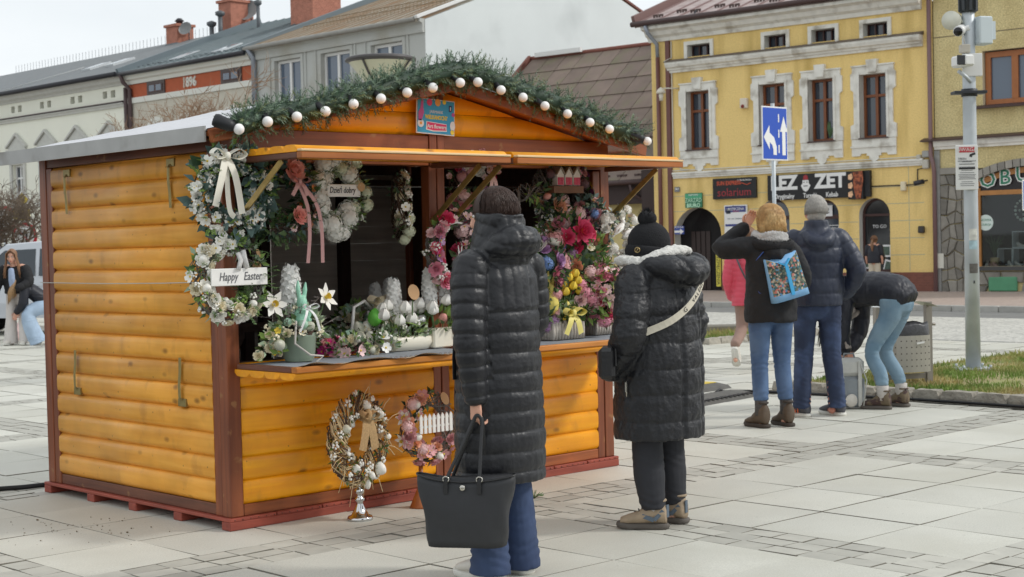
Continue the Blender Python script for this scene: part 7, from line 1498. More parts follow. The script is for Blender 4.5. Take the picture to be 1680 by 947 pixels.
def sprigs(par,pts,n,m,L,rg,leafr=.011,name='leaf_sprig'):
    mb=MB()
    for _ in range(n):
        p,d=pts(rg); d=(Vector(d)+Vector((rg.gauss(0,1),rg.gauss(0,1),rg.gauss(0,1)))*.4).normalized(); s,t=basis(d); b=rg.uniform(-.4,.4)
        for k in range(6):
            q=Vector(p)+d*L*(k+1)/6+s*b*L*(k/6)**2
            for sg in(-1,1): leaf(mb,q,s*sg+d*.5+t*rg.uniform(-.5,.5),t,leafr*2,leafr*1.6,0)
        mb.tube([p,Vector(p)+d*L*.5,Vector(p)+d*L+s*b*L],.0015,4,0)
    return stuff(mb.obj(name,m,par))
def torus_pts(R_,r,a0=0,a1=2*PI):
    def f(rg):
        a=rg.uniform(a0,a1); b=rg.uniform(0,2*PI); o=Vector((math.cos(a),0,math.sin(a))); d=o*math.cos(b)+Vector((0,-1,0))*abs(math.sin(b)) if rg.random()<.8 else o*math.cos(b)+Vector((0,1,0))*.5
        return o*R_+d*r,d
    return f
def twigring(par,R_,r,m,n=26,rg=rng,name='twig_ring',wild=.25):
    mb=MB()
    for _ in range(n):
        a0=rg.uniform(0,6.28); ln=rg.uniform(1.2,3.2); pts=[]; ph=rg.uniform(0,6.28)
        for k in range(9):
            a=a0+ln*k/8; q=R_+r*math.cos(ph+k*.9)*(1+wild*rg.random()); pts.append((q*math.cos(a),-r*math.sin(ph+k*.9),q*math.sin(a)))
        mb.tube(pts,.0032,4)
    return stuff(mb.obj(name,m,par))
def on_torus(par,spec,R_,r,rg):
    """spec: (kind, material, size, count, a0, a1)"""
    for kind,m,size,cnt,a0,a1 in spec:
        for i in range(cnt):
            a=a0+(a1-a0)*(i+rg.uniform(.15,.85))/cnt; b=rg.uniform(.15,PI-.15); o=Vector((math.cos(a),0,math.sin(a))); d=o*math.cos(b)+Vector((0,-1,0))*math.sin(b)
            add_flower(par,kind,m,o*R_+d*(r*1.12),d,size*rg.uniform(.85,1.15),rg=rg)
def wreath(px,py,dy,label,R_,r,group='wreaths hung on the hut',rot=(0,0,0),cat='wreath'):
    q=onY(px,py,HY+dy); return thing('wreath',label,cat,q,0,group,rot)
def ribbon(par,m,pts,w=.016,name='ribbon',side=(1,0,0)):
    P,_=smooth_pts(pts,[1]*len(pts),4); mb=MB(); mb.tube(P,[(w,.0012)]*len(P),6,0,True,False,side); return mb.obj(name,m,par)
def bow(par,m,c,s,w,tails=(.2,.2),spread=.06,name='bow'):
    c=Vector(c); mb=MB()
    for sg in(-1,1):
        P,_=smooth_pts([c,c+Vector((sg*s*.6,-.02,s*.35)),c+Vector((sg*s,-.025,s*.1)),c+Vector((sg*s*.6,-.015,-s*.15)),c],[1]*5,4); mb.tube(P,[(w,.0012)]*len(P),6,0,True,False,(0,1,.2))
        P,_=smooth_pts([c,c+Vector((sg*spread*.5,-.02,-tails[0]*.4)),c+Vector((sg*spread,-.012,-(tails[0] if sg<0 else tails[1])))],[1]*3,5); mb.tube(P,[(w,.0012)]*len(P),6,0,True,False,(1,0,0))
    mb.ell(c+Vector((0,-.015,0)),(w*.9,w*.8,w*1.1),None,8,6); return mb.obj(name,m,par)
rw=random.Random(21)
# 1 eucalyptus wreath with cream bow on the corner post
Rr,r=.185,.05; t=wreath(378,316,-.1,'large eucalyptus wreath with white blossoms and a cream bow on the corner post',Rr,r)
twigring(t,Rr,.03,DTW,18,rw); foliage(t,torus_pts(Rr,.04),300,[EUC,EUC,GRD],.07,.048,rw); sprigs(t,torus_pts(Rr,.045),70,GRL2,.06,rw,.008)
on_torus(t,[('blossom',FW,.03,58,.0,6.28),('egg',EGW,.017,11,0,6.2),('berries',FW,.018,30,0,6.2),('wood_slice',WDS,.022,5,2.4,5.6),('rose',FW,.024,8,0,6.2)],Rr,r,rw)
bow(t,CRB,(-.075,-.085,.185),.105,.02,(.26,.3),.08); ribbon(t,CRB,[(-.07,-.08,.17),(-.075,-.09,0),(-.06,-.085,-.1),(-.03,-.08,-.13)],.015)
# 2 Happy Easter wreath
t=wreath(374,456,-.115,'white egg and rosebud wreath with a Happy Easter board hung below the bow wreath',Rr,r); Rr,r=.18,.046
twigring(t,Rr,.035,TWG,44,rw,wild=.6); foliage(t,torus_pts(Rr,.035),270,[GRN,SAG,GRL2],.05,.022,rw); sprigs(t,torus_pts(Rr,.04,-1.2,1.2),40,GRN,.08,rw,.007)
on_torus(t,[('rose',FW,.036,12,1.7,5.2),('rose',FC,.032,11,1.9,5.8),('berries',FW,.016,18,1.4,6.0),('egg',EGW,.026,4,1.9,5.6),('blossom',FW,.03,6,1.5,3.2),('wood_slice',WDS,.026,2,.2,.9),('berries',GRL2,.018,10,1.5,6)],Rr,r,rw)
b=MB().bb(-.155,.19,-.085,-.075,-.04,.05,0,.003).obj('name_board',PWT,t); text('Happy   Easter',.062,mat('pen grey',(92,92,96)),b,(.02,-.087,.006),depth=.0006,shear=.25,wid=.26)
mb=MB(); mb.tube([(.02,-.07,.13),(.03,-.08,.09),(.01,-.085,.04)],[(.03,.012),(.02,.014),(.03,.01)],8); mb.tube([(.05,-.07,.14),(.05,-.08,.1),(.06,-.085,.05)],[(.02,.012),(.022,.012),(.025,.01)],8); mb.obj('lace_bow',mat('white lace',(220,218,216),rough=.8,noise=(60,.12)),t)
# 3 coral rose wreath behind, with hanging pink ribbons
Rr,r=.17,.05; t=wreath(462,325,.02,'green wreath with big coral rose and long dusty pink ribbons behind the eucalyptus wreath',Rr,r)
twigring(t,Rr,.03,DTW,16,rw); foliage(t,torus_pts(Rr,.05),360,[GRN,GRD,EUC],.055,.028,rw); sprigs(t,torus_pts(Rr,.055),70,GRN,.06,rw,.009)
on_torus(t,[('rose',FPE,.028,6,-1.2,2.4),('blossom',FOR,.02,6,-1.5,1.5),('berries',FB,.014,8,0,3),('blossom',FPL,.022,8,-1.6,2)],Rr,r,rw)
for p,s in (((.03,-.08,.15),.058),((.06,-.08,-.1),.045)): add_flower(t,'rose',FCO,p,(0.1,-1,.2),s,rg=rw)
bow(t,PRB,(.055,-.085,.09),.06,.013,(.08,.08),.05); ribbon(t,PRB,[(.05,-.09,.08),(.1,-.1,-.05),(.11,-.1,-.2),(.1,-.09,-.36)],.012); ribbon(t,PRB,[(.06,-.09,.08),(.15,-.1,-.02),(.19,-.1,-.15),(.2,-.09,-.36)],.012)
# 4 white hydrangea wreath
Rr,r=.17,.048; t=wreath(548,318,.05,'white hydrangea wreath with a Dzien dobry board hanging in the left opening',Rr,r); twigring(t,Rr,.03,DRY,14,rw); foliage(t,torus_pts(Rr,.045),320,[GRN,GRL2,SAG],.04,.02,rw); sprigs(t,torus_pts(Rr,.05),60,SAG,.05,rw,.006)
on_torus(t,[('hydrangea',FW,.055,17,.9,5.6),('hydrangea',mat('greenish white petal',(216,220,192),rough=.6),.04,8,-.8,1.6),('rose',FW,.03,7,2.,5.0),('berries',FW,.014,14,0,6.2)],Rr,r,rw)
b=MB().bb(-.1,.13,-.078,-.07,-.02,.05,0,.003).obj('name_board',PWT,t); text('Dzień dobry',.05,mat('pen black',(50,50,54)),b,(.0,-.08,.016),depth=.0006,shear=.2,wid=.18)
o=add_flower(t,'wood_slice',WDS,(.13,-.085,.035),(0,-1,0),.026,rg=rw); ribbon(t,DRY,[(-.02,0,.21),(0,.02,.3)],.006)
# 5 wreath seen edge-on
Rr,r=.17,.04; t=wreath(655,338,.1,'slim cream and sage wreath hanging edge-on left of the middle post',Rr,r,rot=(0,0,R(58))); twigring(t,Rr,.03,DTW,24,rw); foliage(t,torus_pts(Rr,.03),170,[GRD,SAG,GRN],.035,.018,rw)
on_torus(t,[('rose',FC,.03,9,0,6.2),('blossom',FW,.03,20,0,6.2),('berries',FW,.017,14,0,6.2),('hydrangea',mat('greenish white petal',(216,220,192)),.034,6,3.5,5.5),('wood_slice',WDS,.02,3,0,6)],Rr,r,rw); ribbon(t,DRY,[(.02,0,.19),(.03,.0,.3)],.007); ribbon(t,DRY,[(-.03,0,.19),(-.03,0,.3)],.007)
# 6 pink rose wreath with bunny on the middle post
Rr,r=.19,.045; t=wreath(748,412,-.05,'pink and cerise rose wreath with a white bunny on the middle post',Rr,r); twigring(t,Rr,.035,TWG,40,rw,wild=.5); foliage(t,torus_pts(Rr,.03,1.5,5.2),120,[GRN,GRL2],.045,.02,rw)
on_torus(t,[('rose',FR,.04,4,1.9,4.6),('rose',FP,.042,5,2.2,5.2),('blossom',FLI,.036,2,2.4,3.4),('blossom',FW,.024,9,1.8,5.2),('rose',FPL,.03,6,2,5.4),('berries',FW,.02,7,2.8,4.6),('rose',FR,.03,4,4.3,5.6),('blossom',FPL,.028,12,.2,1.9)],Rr,r,rw)
mb=MB(); mb.ell((-.02,-.06,-.1),(.026,.022,.05)); mb.ell((-.02,-.065,-.035),(.02,.02,.024)); mb.tube([(-.03,-.06,-.02),(-.034,-.06,.035)],[.007,.005],6); mb.tube([(-.012,-.06,-.02),(-.004,-.06,.035)],[.007,.005],6); mb.ell((-.02,-.07,-.155),(.03,.026,.03)); me=blob(mb,.005,2); put_mesh('bunny',me,PWT,t)
mb=MB(); mb.tube([(-.1,-.06,.16),(-.04,-.06,.17),(.0,-.06,.165)],.006,5); mb.obj('white_hook',PWT,t); mb=MB(); mb.tube([(-.19,-.06,-.06),(-.24,-.07,0.),(-.27,-.07,.04)],.003,4); mb.obj('bare_twig',TWG,t)
# 7 pastel wreath behind the strut
Rr,r=.14,.045; t=wreath(772,300,.05,'pastel rose wreath with pale ribbon behind the middle awning struts',Rr,r); foliage(t,torus_pts(Rr,.035),120,[GRD,GRN],.04,.02,rw); twigring(t,Rr,.03,DTW,14,rw)
on_torus(t,[('rose',FW,.034,5,.6,2.6),('hydrangea',FDU,.04,6,1,4.4),('rose',FLI,.028,6,0,6),('blossom',FPL,.026,14,0,6.2),('rose',FR,.02,6,0,6.2),('hydrangea',FPL,.04,6,3.6,6)],Rr,r,rw); bow(t,FPL,(.12,-.06,.06),.05,.014,(.14,.12),.03)
# 8 birdhouse wreath
Rr,r=.19,.055; t=wreath(920,318,.06,'dark mossy wreath with three pink birdhouses under the awning on the right',Rr,r); twigring(t,Rr,.05,TWG,60,rw,wild=.5); foliage(t,torus_pts(Rr,.04),200,[GRD,EUC,GRN],.045,.022,rw)
on_torus(t,[('rose',FPU,.032,5,-1.4,1.2),('rose',FDU,.028,7,-1,1.6),('rose',FP,.028,2,.8,1.3),('lily',FY_,.045,1,.1,.6),('hydrangea',mat('mauve bract',(120,90,96),rough=.7),.04,9,0,6.2),('berries',SAG,.02,10,0,6.2)],Rr,r,rw)
for k in range(3):
    x=-.1+k*.075; w_=.03; mb=MB(); mb.prism([(x-w_,.02),(x+w_,.02),(x+w_,.09),(x,.135),(x-w_,.09)],lambda u,v,q:Vector((u,-.1+.045*q,v+.03))); bh=mb.obj('birdhouse',PWT,t,fix=True); mb=MB()
    for j in range(4): mb.bb(x-w_+.004+j*.014,x-w_+.013+j*.014,-.104,-.1005,.052,.1)
    mb.obj('pink_slats',FR,bh); mb=MB(); mb.beam((x,-.08,.168),(x-w_-.008,-.08,.118),.06,.006); mb.beam((x,-.08,.168),(x+w_+.008,-.08,.118),.06,.006); mb.obj('birdhouse_roof',mat('grey wood roof',(150,140,128)),bh)
MB().bb(-.17,.1,-.11,-.055,.0,.045).obj('wood_plank',mat('brown plank',(124,92,72),rough=.8,noise=(12,.2)),t)
# 9 spring wreath with lily of the valley and pink egg (left of the birdhouses, above her shoulder)
Rr,r=.15,.04; t=wreath(868,352,.02,'twig wreath with lily of the valley and a pink egg behind the dark haired woman',Rr,r); twigring(t,Rr,.04,TWG,40,rw,wild=.4); foliage(t,torus_pts(Rr,.04,-2,1.8),120,[GRN,GRL2],.055,.018,rw)
on_torus(t,[('egg',EGP,.024,1,.5,.8),('berries',FW,.016,10,-1.6,.2),('rose',FDU,.028,4,-1.8,-.6),('wood_slice',WDS,.03,1,1,1.4)],Rr,r,rw)
def bunch_pts(rx,ry,rz):
    def f(rg):
        d=Vector((rg.gauss(0,1),-abs(rg.gauss(0,1)),rg.gauss(0,1))).normalized(); return Vector((d.x*rx,d.y*ry,d.z*rz)),d
    return f
def bouquet(px,py,dy,label,rx,ry,rz,spec,leaves,n,group='hanging bouquets of the hut',L=.05):
    q=onY(px,py,HY+dy); t=thing('bouquet',label,'bouquet',q,0,group); t.scale=(1.18,)*3; f=bunch_pts(rx,ry,rz); foliage(t,f,n,leaves,L,L*.5,rw)
    for kind,m,size,cnt in spec:
        for _ in range(cnt): p,d=f(rw); add_flower(t,kind,m,p*rw.uniform(.9,1.1),d,size*rw.uniform(.85,1.15),rg=rw)
    mb=MB(); mb.ell((0,0,0),(rx*.75,ry*.6,rz*.75),None,10,8); mb.obj('moss_core',GRD,t); return t
t=bouquet(926,395,-.02,'bouquet of large cerise and pink silk flowers in the middle of the right opening',.15,.09,.16,[('rose',FP,.035,8),('hydrangea',FPL,.045,7),('hydrangea',FLI,.035,4),('blossom',FPL,.03,10),('rose',FPE,.045,3),('hydrangea',FB,.035,3)],[GRN,GRD,GRL2],130)
for p,s in (((.0,-.13,.05),.085),((.07,-.11,.03),.06),((-.09,-.1,.02),.06)): add_flower(t,'lily',FR,p,(p[0]*2,-1,.1),s,rg=rw); add_flower(t,'rose',FR,(p[0],p[1]-.02,p[2]),(p[0]*2,-1,.1),s*.6,rg=rw)
t=bouquet(960,432,-.1,'trailing bouquet with coral tulips, cerise lilies and green leaves by the right post',.12,.08,.17,[('tulip',FCO,.022,5),('rose',FPE,.035,4),('rose',FR,.04,5),('blossom',FC,.03,8),('hydrangea',FPL,.04,4),('blossom',FR,.036,5),('succulent',GRL2,.045,1)],[GRN,GRL2],170)
t=bouquet(897,440,-.12,'bouquet of dusky pink hydrangea, blue florets and a white rose in the right opening',.1,.08,.15,[('hydrangea',FDU,.045,5),('hydrangea',FB,.035,3),('rose',FW,.045,2),('rose',FP,.035,5),('rose',FLI,.03,5)],[GRD,GRN],110)
t=bouquet(988,480,-.2,'tall bouquet of pale pink blossoms standing at the right end of the counter',.1,.08,.16,[('rose',FPL,.035,7),('blossom',FPL,.034,14),('rose',FP,.034,6),('hydrangea',FP,.04,4),('blossom',FC,.03,5),('rose',FR,.03,3)],[GRN,GRL2],140)
t=bouquet(905,352,.03,'bouquet of blush roses and grey leaves under the birdhouse wreath',.1,.07,.1,[('rose',FPE,.035,4),('hydrangea',FPL,.04,5),('blossom',FW,.026,8),('rose',FR,.03,3),('rose',FDU,.03,4)],[EUC,GRD,GRN],110)
t=bouquet(965,352,.02,'bouquet of plum and dusky roses with grey leaves beside the right post',.09,.07,.1,[('rose',FPU,.036,3),('rose',FDU,.034,6),('hydrangea',FB,.03,3),('blossom',FPL,.028,8),('berries',SAG,.016,8)],[EUC,GRD],110)
t=bouquet(955,492,-.12,'bouquet of pink and cream blossoms behind the yellow tulips',.12,.08,.11,[('rose',FP,.034,6),('rose',FPL,.032,6),('blossom',FC,.028,8),('hydrangea',FP,.04,4),('rose',FCO,.032,3)],[GRN,GRL2],120)
t=bouquet(893,505,-.1,'bouquet of pale mauve florets behind the yellow bunny',.08,.07,.11,[('hydrangea',FLI,.038,4),('rose',FPL,.03,5),('blossom',FPL,.026,7)],[GRN,SAG],90)
t=bouquet(765,352,.02,'bouquet of pale pink and lilac blossoms beside the middle post',.09,.07,.12,[('hydrangea',FPL,.04,6),('blossom',FLI,.028,8),('rose',FP,.03,5),('rose',FR,.024,3)],[GRD,GRN],100)
t=bouquet(765,440,-.02,'bouquet of deep pink roses below the bunny wreath',.08,.07,.13,[('rose',FR,.032,5),('rose',FP,.032,6),('blossom',FPL,.026,8)],[GRD,GRN],90)
# white dove wreath outside the right post
Rr,r=.17,.055; t=wreath(1012,395,-.06,'frosted white wreath with white birds on the right corner post',Rr,r,rot=(0,0,R(14))); foliage(t,torus_pts(Rr,.04),190,[EUC,SAG,mat('frosted leaf',(196,206,202),rough=.7)],.045,.022,rw); twigring(t,Rr,.03,TWG,14,rw)
on_torus(t,[('rose',FW,.032,12,0,6.2),('berries',FW,.018,14,0,6.2),('hydrangea',FW,.04,6,0,6.2),('lily',FW,.045,3,4,5.6)],Rr,r,rw)
for x,z,ry in ((-.02,.05,.4),(.12,.03,-.5),(-.15,.08,.2)):
    mb=MB(); mb.tube([(-.05,0,-.05),(-.02,0,-.02),(.02,0,.01),(.045,0,.035)],[.006,.022,.024,.014],10); mb.ell((.048,0,.05),.016,None,8,6); mb.tube([(.058,0,.05),(.075,0,.046)],[.006,.001],5); mb.tube([(-.01,-.02,.0),(-.05,-.028,-.03)],[(.016,.006),(.004,.003)],6); mb.obj('white_bird',PWT,t,(x,-.1,z),(0,ry,0))
ribbon(t,FMA,[(-.02,-.1,-.06),(.02,-.12,-.1),(.06,-.12,-.15)],.012)
mb=MB(); mb.bb(.05,.13,-.08,-.07,-.09,-.04); mb.obj('wood_tag',WDS,t)
# ---- arrangements on the counter
CT=.889
def arrangement(px,py,label,sc=1.3):
    t=thing('flower_arrangement',label,'flower arrangement',gnd(px,py,CT),0,'flower arrangements on the counter'); t.scale=(sc,)*3; return t
def dome_pts(rx,ry,rz,z0):
    def f(rg):
        d=Vector((rg.gauss(0,1),rg.gauss(0,1),abs(rg.gauss(0,1)))).normalized(); return Vector((d.x*rx,d.y*ry,z0+d.z*rz)),d
    return f
def fill(t,f,spec,leaves,n,L=.045,w=None,droop=0):
    if n: foliage(t,f,n,leaves,L,w or L*.5,rw,droop=droop)
    for kind,m,size,cnt in spec:
        for _ in range(cnt): p,d=f(rw); add_flower(t,kind,m,p,d,size*rw.uniform(.85,1.15),rg=rw)
def bunny_mesh(s):
    mb=MB(); mb.ell((0,0,.06*s),(.042*s,.042*s,.06*s)); mb.ell((0,0,.135*s),(.024*s,.026*s,.032*s)); mb.tube([(-.012*s,0,.15*s),(-.02*s,.0,.2*s),(-.018*s,0,.235*s)],[.009*s,.011*s,.004*s],8); mb.tube([(.012*s,0,.15*s),(.018*s,.0,.19*s),(.022*s,0,.225*s)],[.009*s,.011*s,.004*s],8); return blob(mb,.004,2)
def stem(par,pts,r=.003,m=GRN): mb=MB(); mb.tube(pts,r,5); return mb.obj('stem',m,par)
t=arrangement(491,592,'green glass pot with a mint bunny, white narcissi and a tall white hyacinth')
mb=MB(); mb.lathe([(.058,0),(.066,.02),(.075,.1),(.078,.118),(.07,.118),(.06,.105)],(0,0,0),20,caps=False); mb.lathe([(.001,.105),(.07,.106)],(0,0,0),20,caps=False); mb.obj('pot',mat('green glass pot',(132,146,128),rough=.25,noise=(6,.06)),t)
nst=twigring(t,.062,.014,DTW,30,rw,'nest'); nst.rotation_euler=(PI/2,0,0); nst.location=(0,0,.118)
me=bunny_mesh(.95); bu=put_mesh('mint_bunny',me,mat('mint ceramic',(160,216,190),rough=.4),t); bu.location=(.0,-.03,.115); bow(t,WHT,(0,-.07,.225),.04,.006,(.1,.1),.05)
add_flower(t,'hyacinth',mat('snow white petal',(252,252,248),rough=.6),(.0,.05,.2),(0.02,0,1),.052,rg=rw); stem(t,[(.02,.05,.1),(.02,.05,.25)],.008)
for p,d in (((-.12,-.0,.24),(-.2,-1,.25)),((.13,-.02,.26),(.25,-1,.3))): add_flower(t,'lily',FW,p,d,.062,rg=rw); stem(t,[(p[0]*.3,0,.1),(p[0]*.8,p[1],p[2]-.06),p])
fill(t,dome_pts(.11,.07,.12,.1),[('egg',EGM,.022,4),('egg',EGS,.022,2),('berries',FC,.014,8),('blossom',FC,.018,6)],[SAG,GRN,mat('variegated leaf',(190,202,166))],110,.04)
sprigs(t,dome_pts(.08,.05,.08,.12),16,TWG,.12,rw,.006)
fill(t,lambda rg:((Vector((-.13+rg.gauss(0,.03),-.03+rg.gauss(0,.02),rg.uniform(.02,.16)))),Vector((-.5,-.6,.3))),[('rose',FC,.018,7),('berries',FC,.014,8),('egg',EGS,.024,1),('blossom',FY_,.016,3)],[SAG,GRL2],60,.04)
mb=MB(); mb.tube([(-.06,-.07,.17),(-.09,-.1,.08),(-.03,-.12,.03),(.05,-.1,.02),(.0,-.12,-.0)],.005,5); mb.obj('curled_twig',mat('bleached twig',(196,190,182)),t)
t=arrangement(552,583,'low cluster of coral, pink and magenta blossoms on the kraft paper',1.1); fill(t,dome_pts(.1,.06,.07,.015),[('rose',FCO,.034,4),('blossom',FP,.034,6),('blossom',FMA,.03,7),('rose',FOR,.026,2),('rose',FMA,.028,2)],[GRD,GRN],70,.045)
t=arrangement(600,576,'mossy nest with speckled eggs, a white bow and a bright green egg ornament'); fill(t,dome_pts(.1,.06,.09,.02),[('egg',EGM,.024,5),('egg',EGS,.026,4),('egg',EGW,.022,4),('berries',FC,.014,6)],[MOS,SAG,GRD],120,.03)
add_flower(t,'egg',mat('lime glitter egg',(116,206,84),rough=.5,noise=(60,.25)),(.01,-.06,.15),(0,-.1,1),.034,rg=rw); bow(t,mat('cream hessian ribbon',(226,214,184),rough=.7),(.08,-.01,.22),.075,.024,(.09,.13),.06); mb=MB(); mb.tube([(-.08,0,.05),(-.06,0,.2),(.0,0,.225),(.05,0,.18)],.008,6); mb.obj('white_loop',PWT,t)
nst=twigring(t,.07,.016,TWG,26,rw,'nest'); nst.rotation_euler=(PI/2,0,0); nst.location=(.04,-.05,.02)
t=arrangement(664,574,'long cream planter of white tulips and silver eggs with a wooden disc'); mb=MB()
n=20; vs=[]
for z,k in ((0,.82),(.03,1.0),(.055,.98),(.06,.9)):
    for j in range(n): a=2*PI*j/n; vs.append((.165*k*math.copysign(abs(math.cos(a))**.7,math.cos(a)),.06*k*math.sin(a),z))
mb.add(vs,[tuple(range(n))[::-1],tuple(range(3*n,4*n))]+[(i*n+k,i*n+(k+1)%n,(i+1)*n+(k+1)%n,(i+1)*n+k) for i in range(3) for k in range(n)],0,True); mb.obj('planter',mat('cream ceramic',(236,230,212),rough=.35),t)
f=dome_pts(.14,.05,.07,.05); fill(t,f,[],[SAG,GRN,mat('variegated leaf',(190,202,166))],150,.032)
for k in range(11): x=-.14+k*.028+rw.uniform(-.01,.01); z=.14+rw.uniform(-.03,.06); y=rw.uniform(-.05,.03); add_flower(t,'tulip',FW,(x,y,z),(x*1.2,-.2,1),.027,rg=rw); stem(t,[(x*.7,0,.05),(x,y,z)]); 
fill(t,dome_pts(.12,.05,.09,.07),[('egg',mat('silver egg',(206,208,206),rough=.15,metal=.6),.022,5),('berries',FW,.012,8)],[GRL2],20,.06,.012)
add_flower(t,'hyacinth',mat('snow white petal',(252,252,248),rough=.6),(-.03,.03,.17),(0,0,1),.04,rg=rw); add_flower(t,'wood_slice',mat('kraft disc',(190,150,106)),(.02,-.05,.26),(.1,-1,.2),.036,rg=rw); stem(t,[(.02,-.03,.1),(.02,-.045,.26)])
t=arrangement(722,569,'square cream pot of white hyacinths and tulips beside the long dark coat'); mb=MB(); mb.box((0,0,.045),(.17,.12,.09),None,0,.006); mb.obj('pot',mat('cream ceramic',(236,230,212),rough=.35),t)
for x,y,z,s in ((-.055,0,.2,.042),(.03,.01,.19,.045),(.09,-.01,.17,.04)): add_flower(t,'hyacinth',mat('snow white petal',(252,252,248),rough=.6),(x,y,z),(x*.3,0,1),s,rg=rw); stem(t,[(x*.6,y,.06),(x,y,z+.02)],.007)
for k in range(6): x=rw.uniform(-.09,.1); z=rw.uniform(.15,.2); add_flower(t,'tulip',FW,(x,-.04,z),(x*2,-.3,1),.027,rg=rw); stem(t,[(x*.6,-.01,.06),(x,-.04,z)])
fill(t,dome_pts(.1,.07,.08,.08),[('egg',EGP,.026,1)],[GRN,GRL2],120,.05,.02)
BIR=mat('birch bark',(196,188,178),rough=.85,noise=(14,.12),dark=((104,94,86),24,.56,.66),stretch=(1,1,.3))
def barkbox(t,w,d,h):
    mb=MB(); mb.box((0,0,h/2),(w-.03,d-.03,h-.01)); mb.obj('box',BIR,t); k=0
    n=int(w/.022)
    for i in range(n):
        for sy in(-1,1): mb=MB(); mb.cyl((0,0,0),(0,0,h*rw.uniform(.9,1.08)),.012,n=7); mb.obj('bark_stick',BIR,t,(-w/2+.011+i*(w-.022)/(n-1),sy*(d/2-.012),0))
    for i in range(int(d/.022)-1):
        for sx in(-1,1): mb=MB(); mb.cyl((0,0,0),(0,0,h*rw.uniform(.9,1.08)),.012,n=7); mb.obj('bark_stick',BIR,t,(sx*(w/2-.012),-d/2+.03+i*.022,0))
t=arrangement(922,556,'birch bark box of yellow tulips with a yellow bow and a yellow bunny',1.1); barkbox(t,.26,.13,.1); fill(t,dome_pts(.13,.06,.1,.1),[('rose',FC,.02,6),('berries',FY_,.012,6),('egg',mat('yellow egg',(236,216,120)),.02,4),('blossom',FC,.022,6)],[GRL2,SAG,GRN],120,.045)
for x,z in ((.02,.33),(.07,.35),(.09,.31),(-.03,.3),(.05,.28),(-.01,.25),(.1,.25)): add_flower(t,'tulip',FY_,(x,-.04,z),(x,-.3,1),.026,rg=rw); stem(t,[(x*.4,0,.1),(x,-.04,z)])
bow(t,mat('yellow organza',(236,222,130),rough=.5),(0,-.085,.15),.08,.02,(.12,.12),.06); me=bunny_mesh(1.1); bu=put_mesh('yellow_bunny',me,mat('yellow plush',(222,204,108),rough=.9),t); bu.location=(-.11,-.03,.14)
t=arrangement(985,548,'birch bark planter of pink roses at the right end of the counter',1.1); barkbox(t,.2,.13,.09); fill(t,dome_pts(.1,.06,.09,.09),[('rose',FP,.03,7),('rose',FPL,.032,6),('blossom',FC,.03,3),('blossom',FPL,.03,8)],[GRN,MOS],110,.04)
t=arrangement(588,560,'pale bunch of white narcissi, mint eggs and grey leaves at the back of the counter',1.3); fill(t,dome_pts(.13,.07,.15,.03),[('blossom',FW,.036,14),('egg',EGM,.022,6),('rose',FC,.026,7),('berries',FW,.016,10)],[SAG,GRN,GRL2],160,.045)
t=arrangement(632,556,'white hyacinths and rosebuds in leaves at the back of the counter',1.3); fill(t,dome_pts(.1,.07,.12,.03),[('rose',FW,.03,10),('blossom',FW,.03,10),('berries',FC,.014,8)],[SAG,GRN],130,.04)
for x,z in ((-.03,.12),(.05,.14)): add_flower(t,'hyacinth',mat('snow white petal',(252,252,248),rough=.6),(x,.03,z),(x,0,1),.042,rg=rw)
FWH=mat('snow white petal',(252,252,248),rough=.6)
for px_,py_,lb,sp in ((536,574,'small bunch of white rosebuds and pale eggs in front of the green pot',[('rose',FWH,.03,7),('egg',EGM,.02,3),('blossom',FWH,.028,8)]),(628,579,'low tuft of white blossoms and speckled eggs at the counter edge',[('blossom',FWH,.03,9),('egg',EGS,.022,3),('rose',FC,.026,5)]),(578,584,'posy of pale pink and cream blossoms beside the coral cluster',[('blossom',FPL,.03,8),('rose',FC,.026,6),('egg',EGW,.02,3)]),(455,583,'trailing posy of white blossoms and leaves at the left end of the counter',[('blossom',FWH,.03,9),('rose',FC,.024,6),('berries',FWH,.014,6)])):
    t=arrangement(px_,py_,lb,1.1); fill(t,dome_pts(.085,.05,.08,.015),sp,[SAG,GRN,GRL2],80,.04)
# kraft paper runner curling over the counter edge
mb=MB(); vs=[]; NX=44
for i in range(NX+1):
    x=.1+1.36*i/NX
    for j in range(6):
        y=-.46-.02*j*1.2; z=.889+.018*(.5+.5*math.sin(i*.55+.6*math.sin(i*.21)))*max(0,(j-1)/4)+.0015*j
        vs.append((HX+x,HY+y+.012*math.sin(i*.8)*(j/5),z))
mb.add(vs,[(i*6+j,(i+1)*6+j,(i+1)*6+j+1,i*6+j+1) for i in range(NX) for j in range(5)],0,True); kr=tag(mb.obj('paper_runner',KRA),'crumpled kraft paper runner with curly print along the counter edge','paper')
mb=MB(); rk=random.Random(6)
for i in range(26): x=HX+.5+.035*i; pts=[(x+.012*math.cos(a)*(1-a/9),HY-.553-.001*math.sin(i),.897+.004+.006*math.sin(a)*(1-a/9)) for a in [k*.8 for k in range(8)]]; mb.tube(pts,.0012,4)
stuff(mb.obj('curly_print',mat('print brown',(112,92,74)),kr))
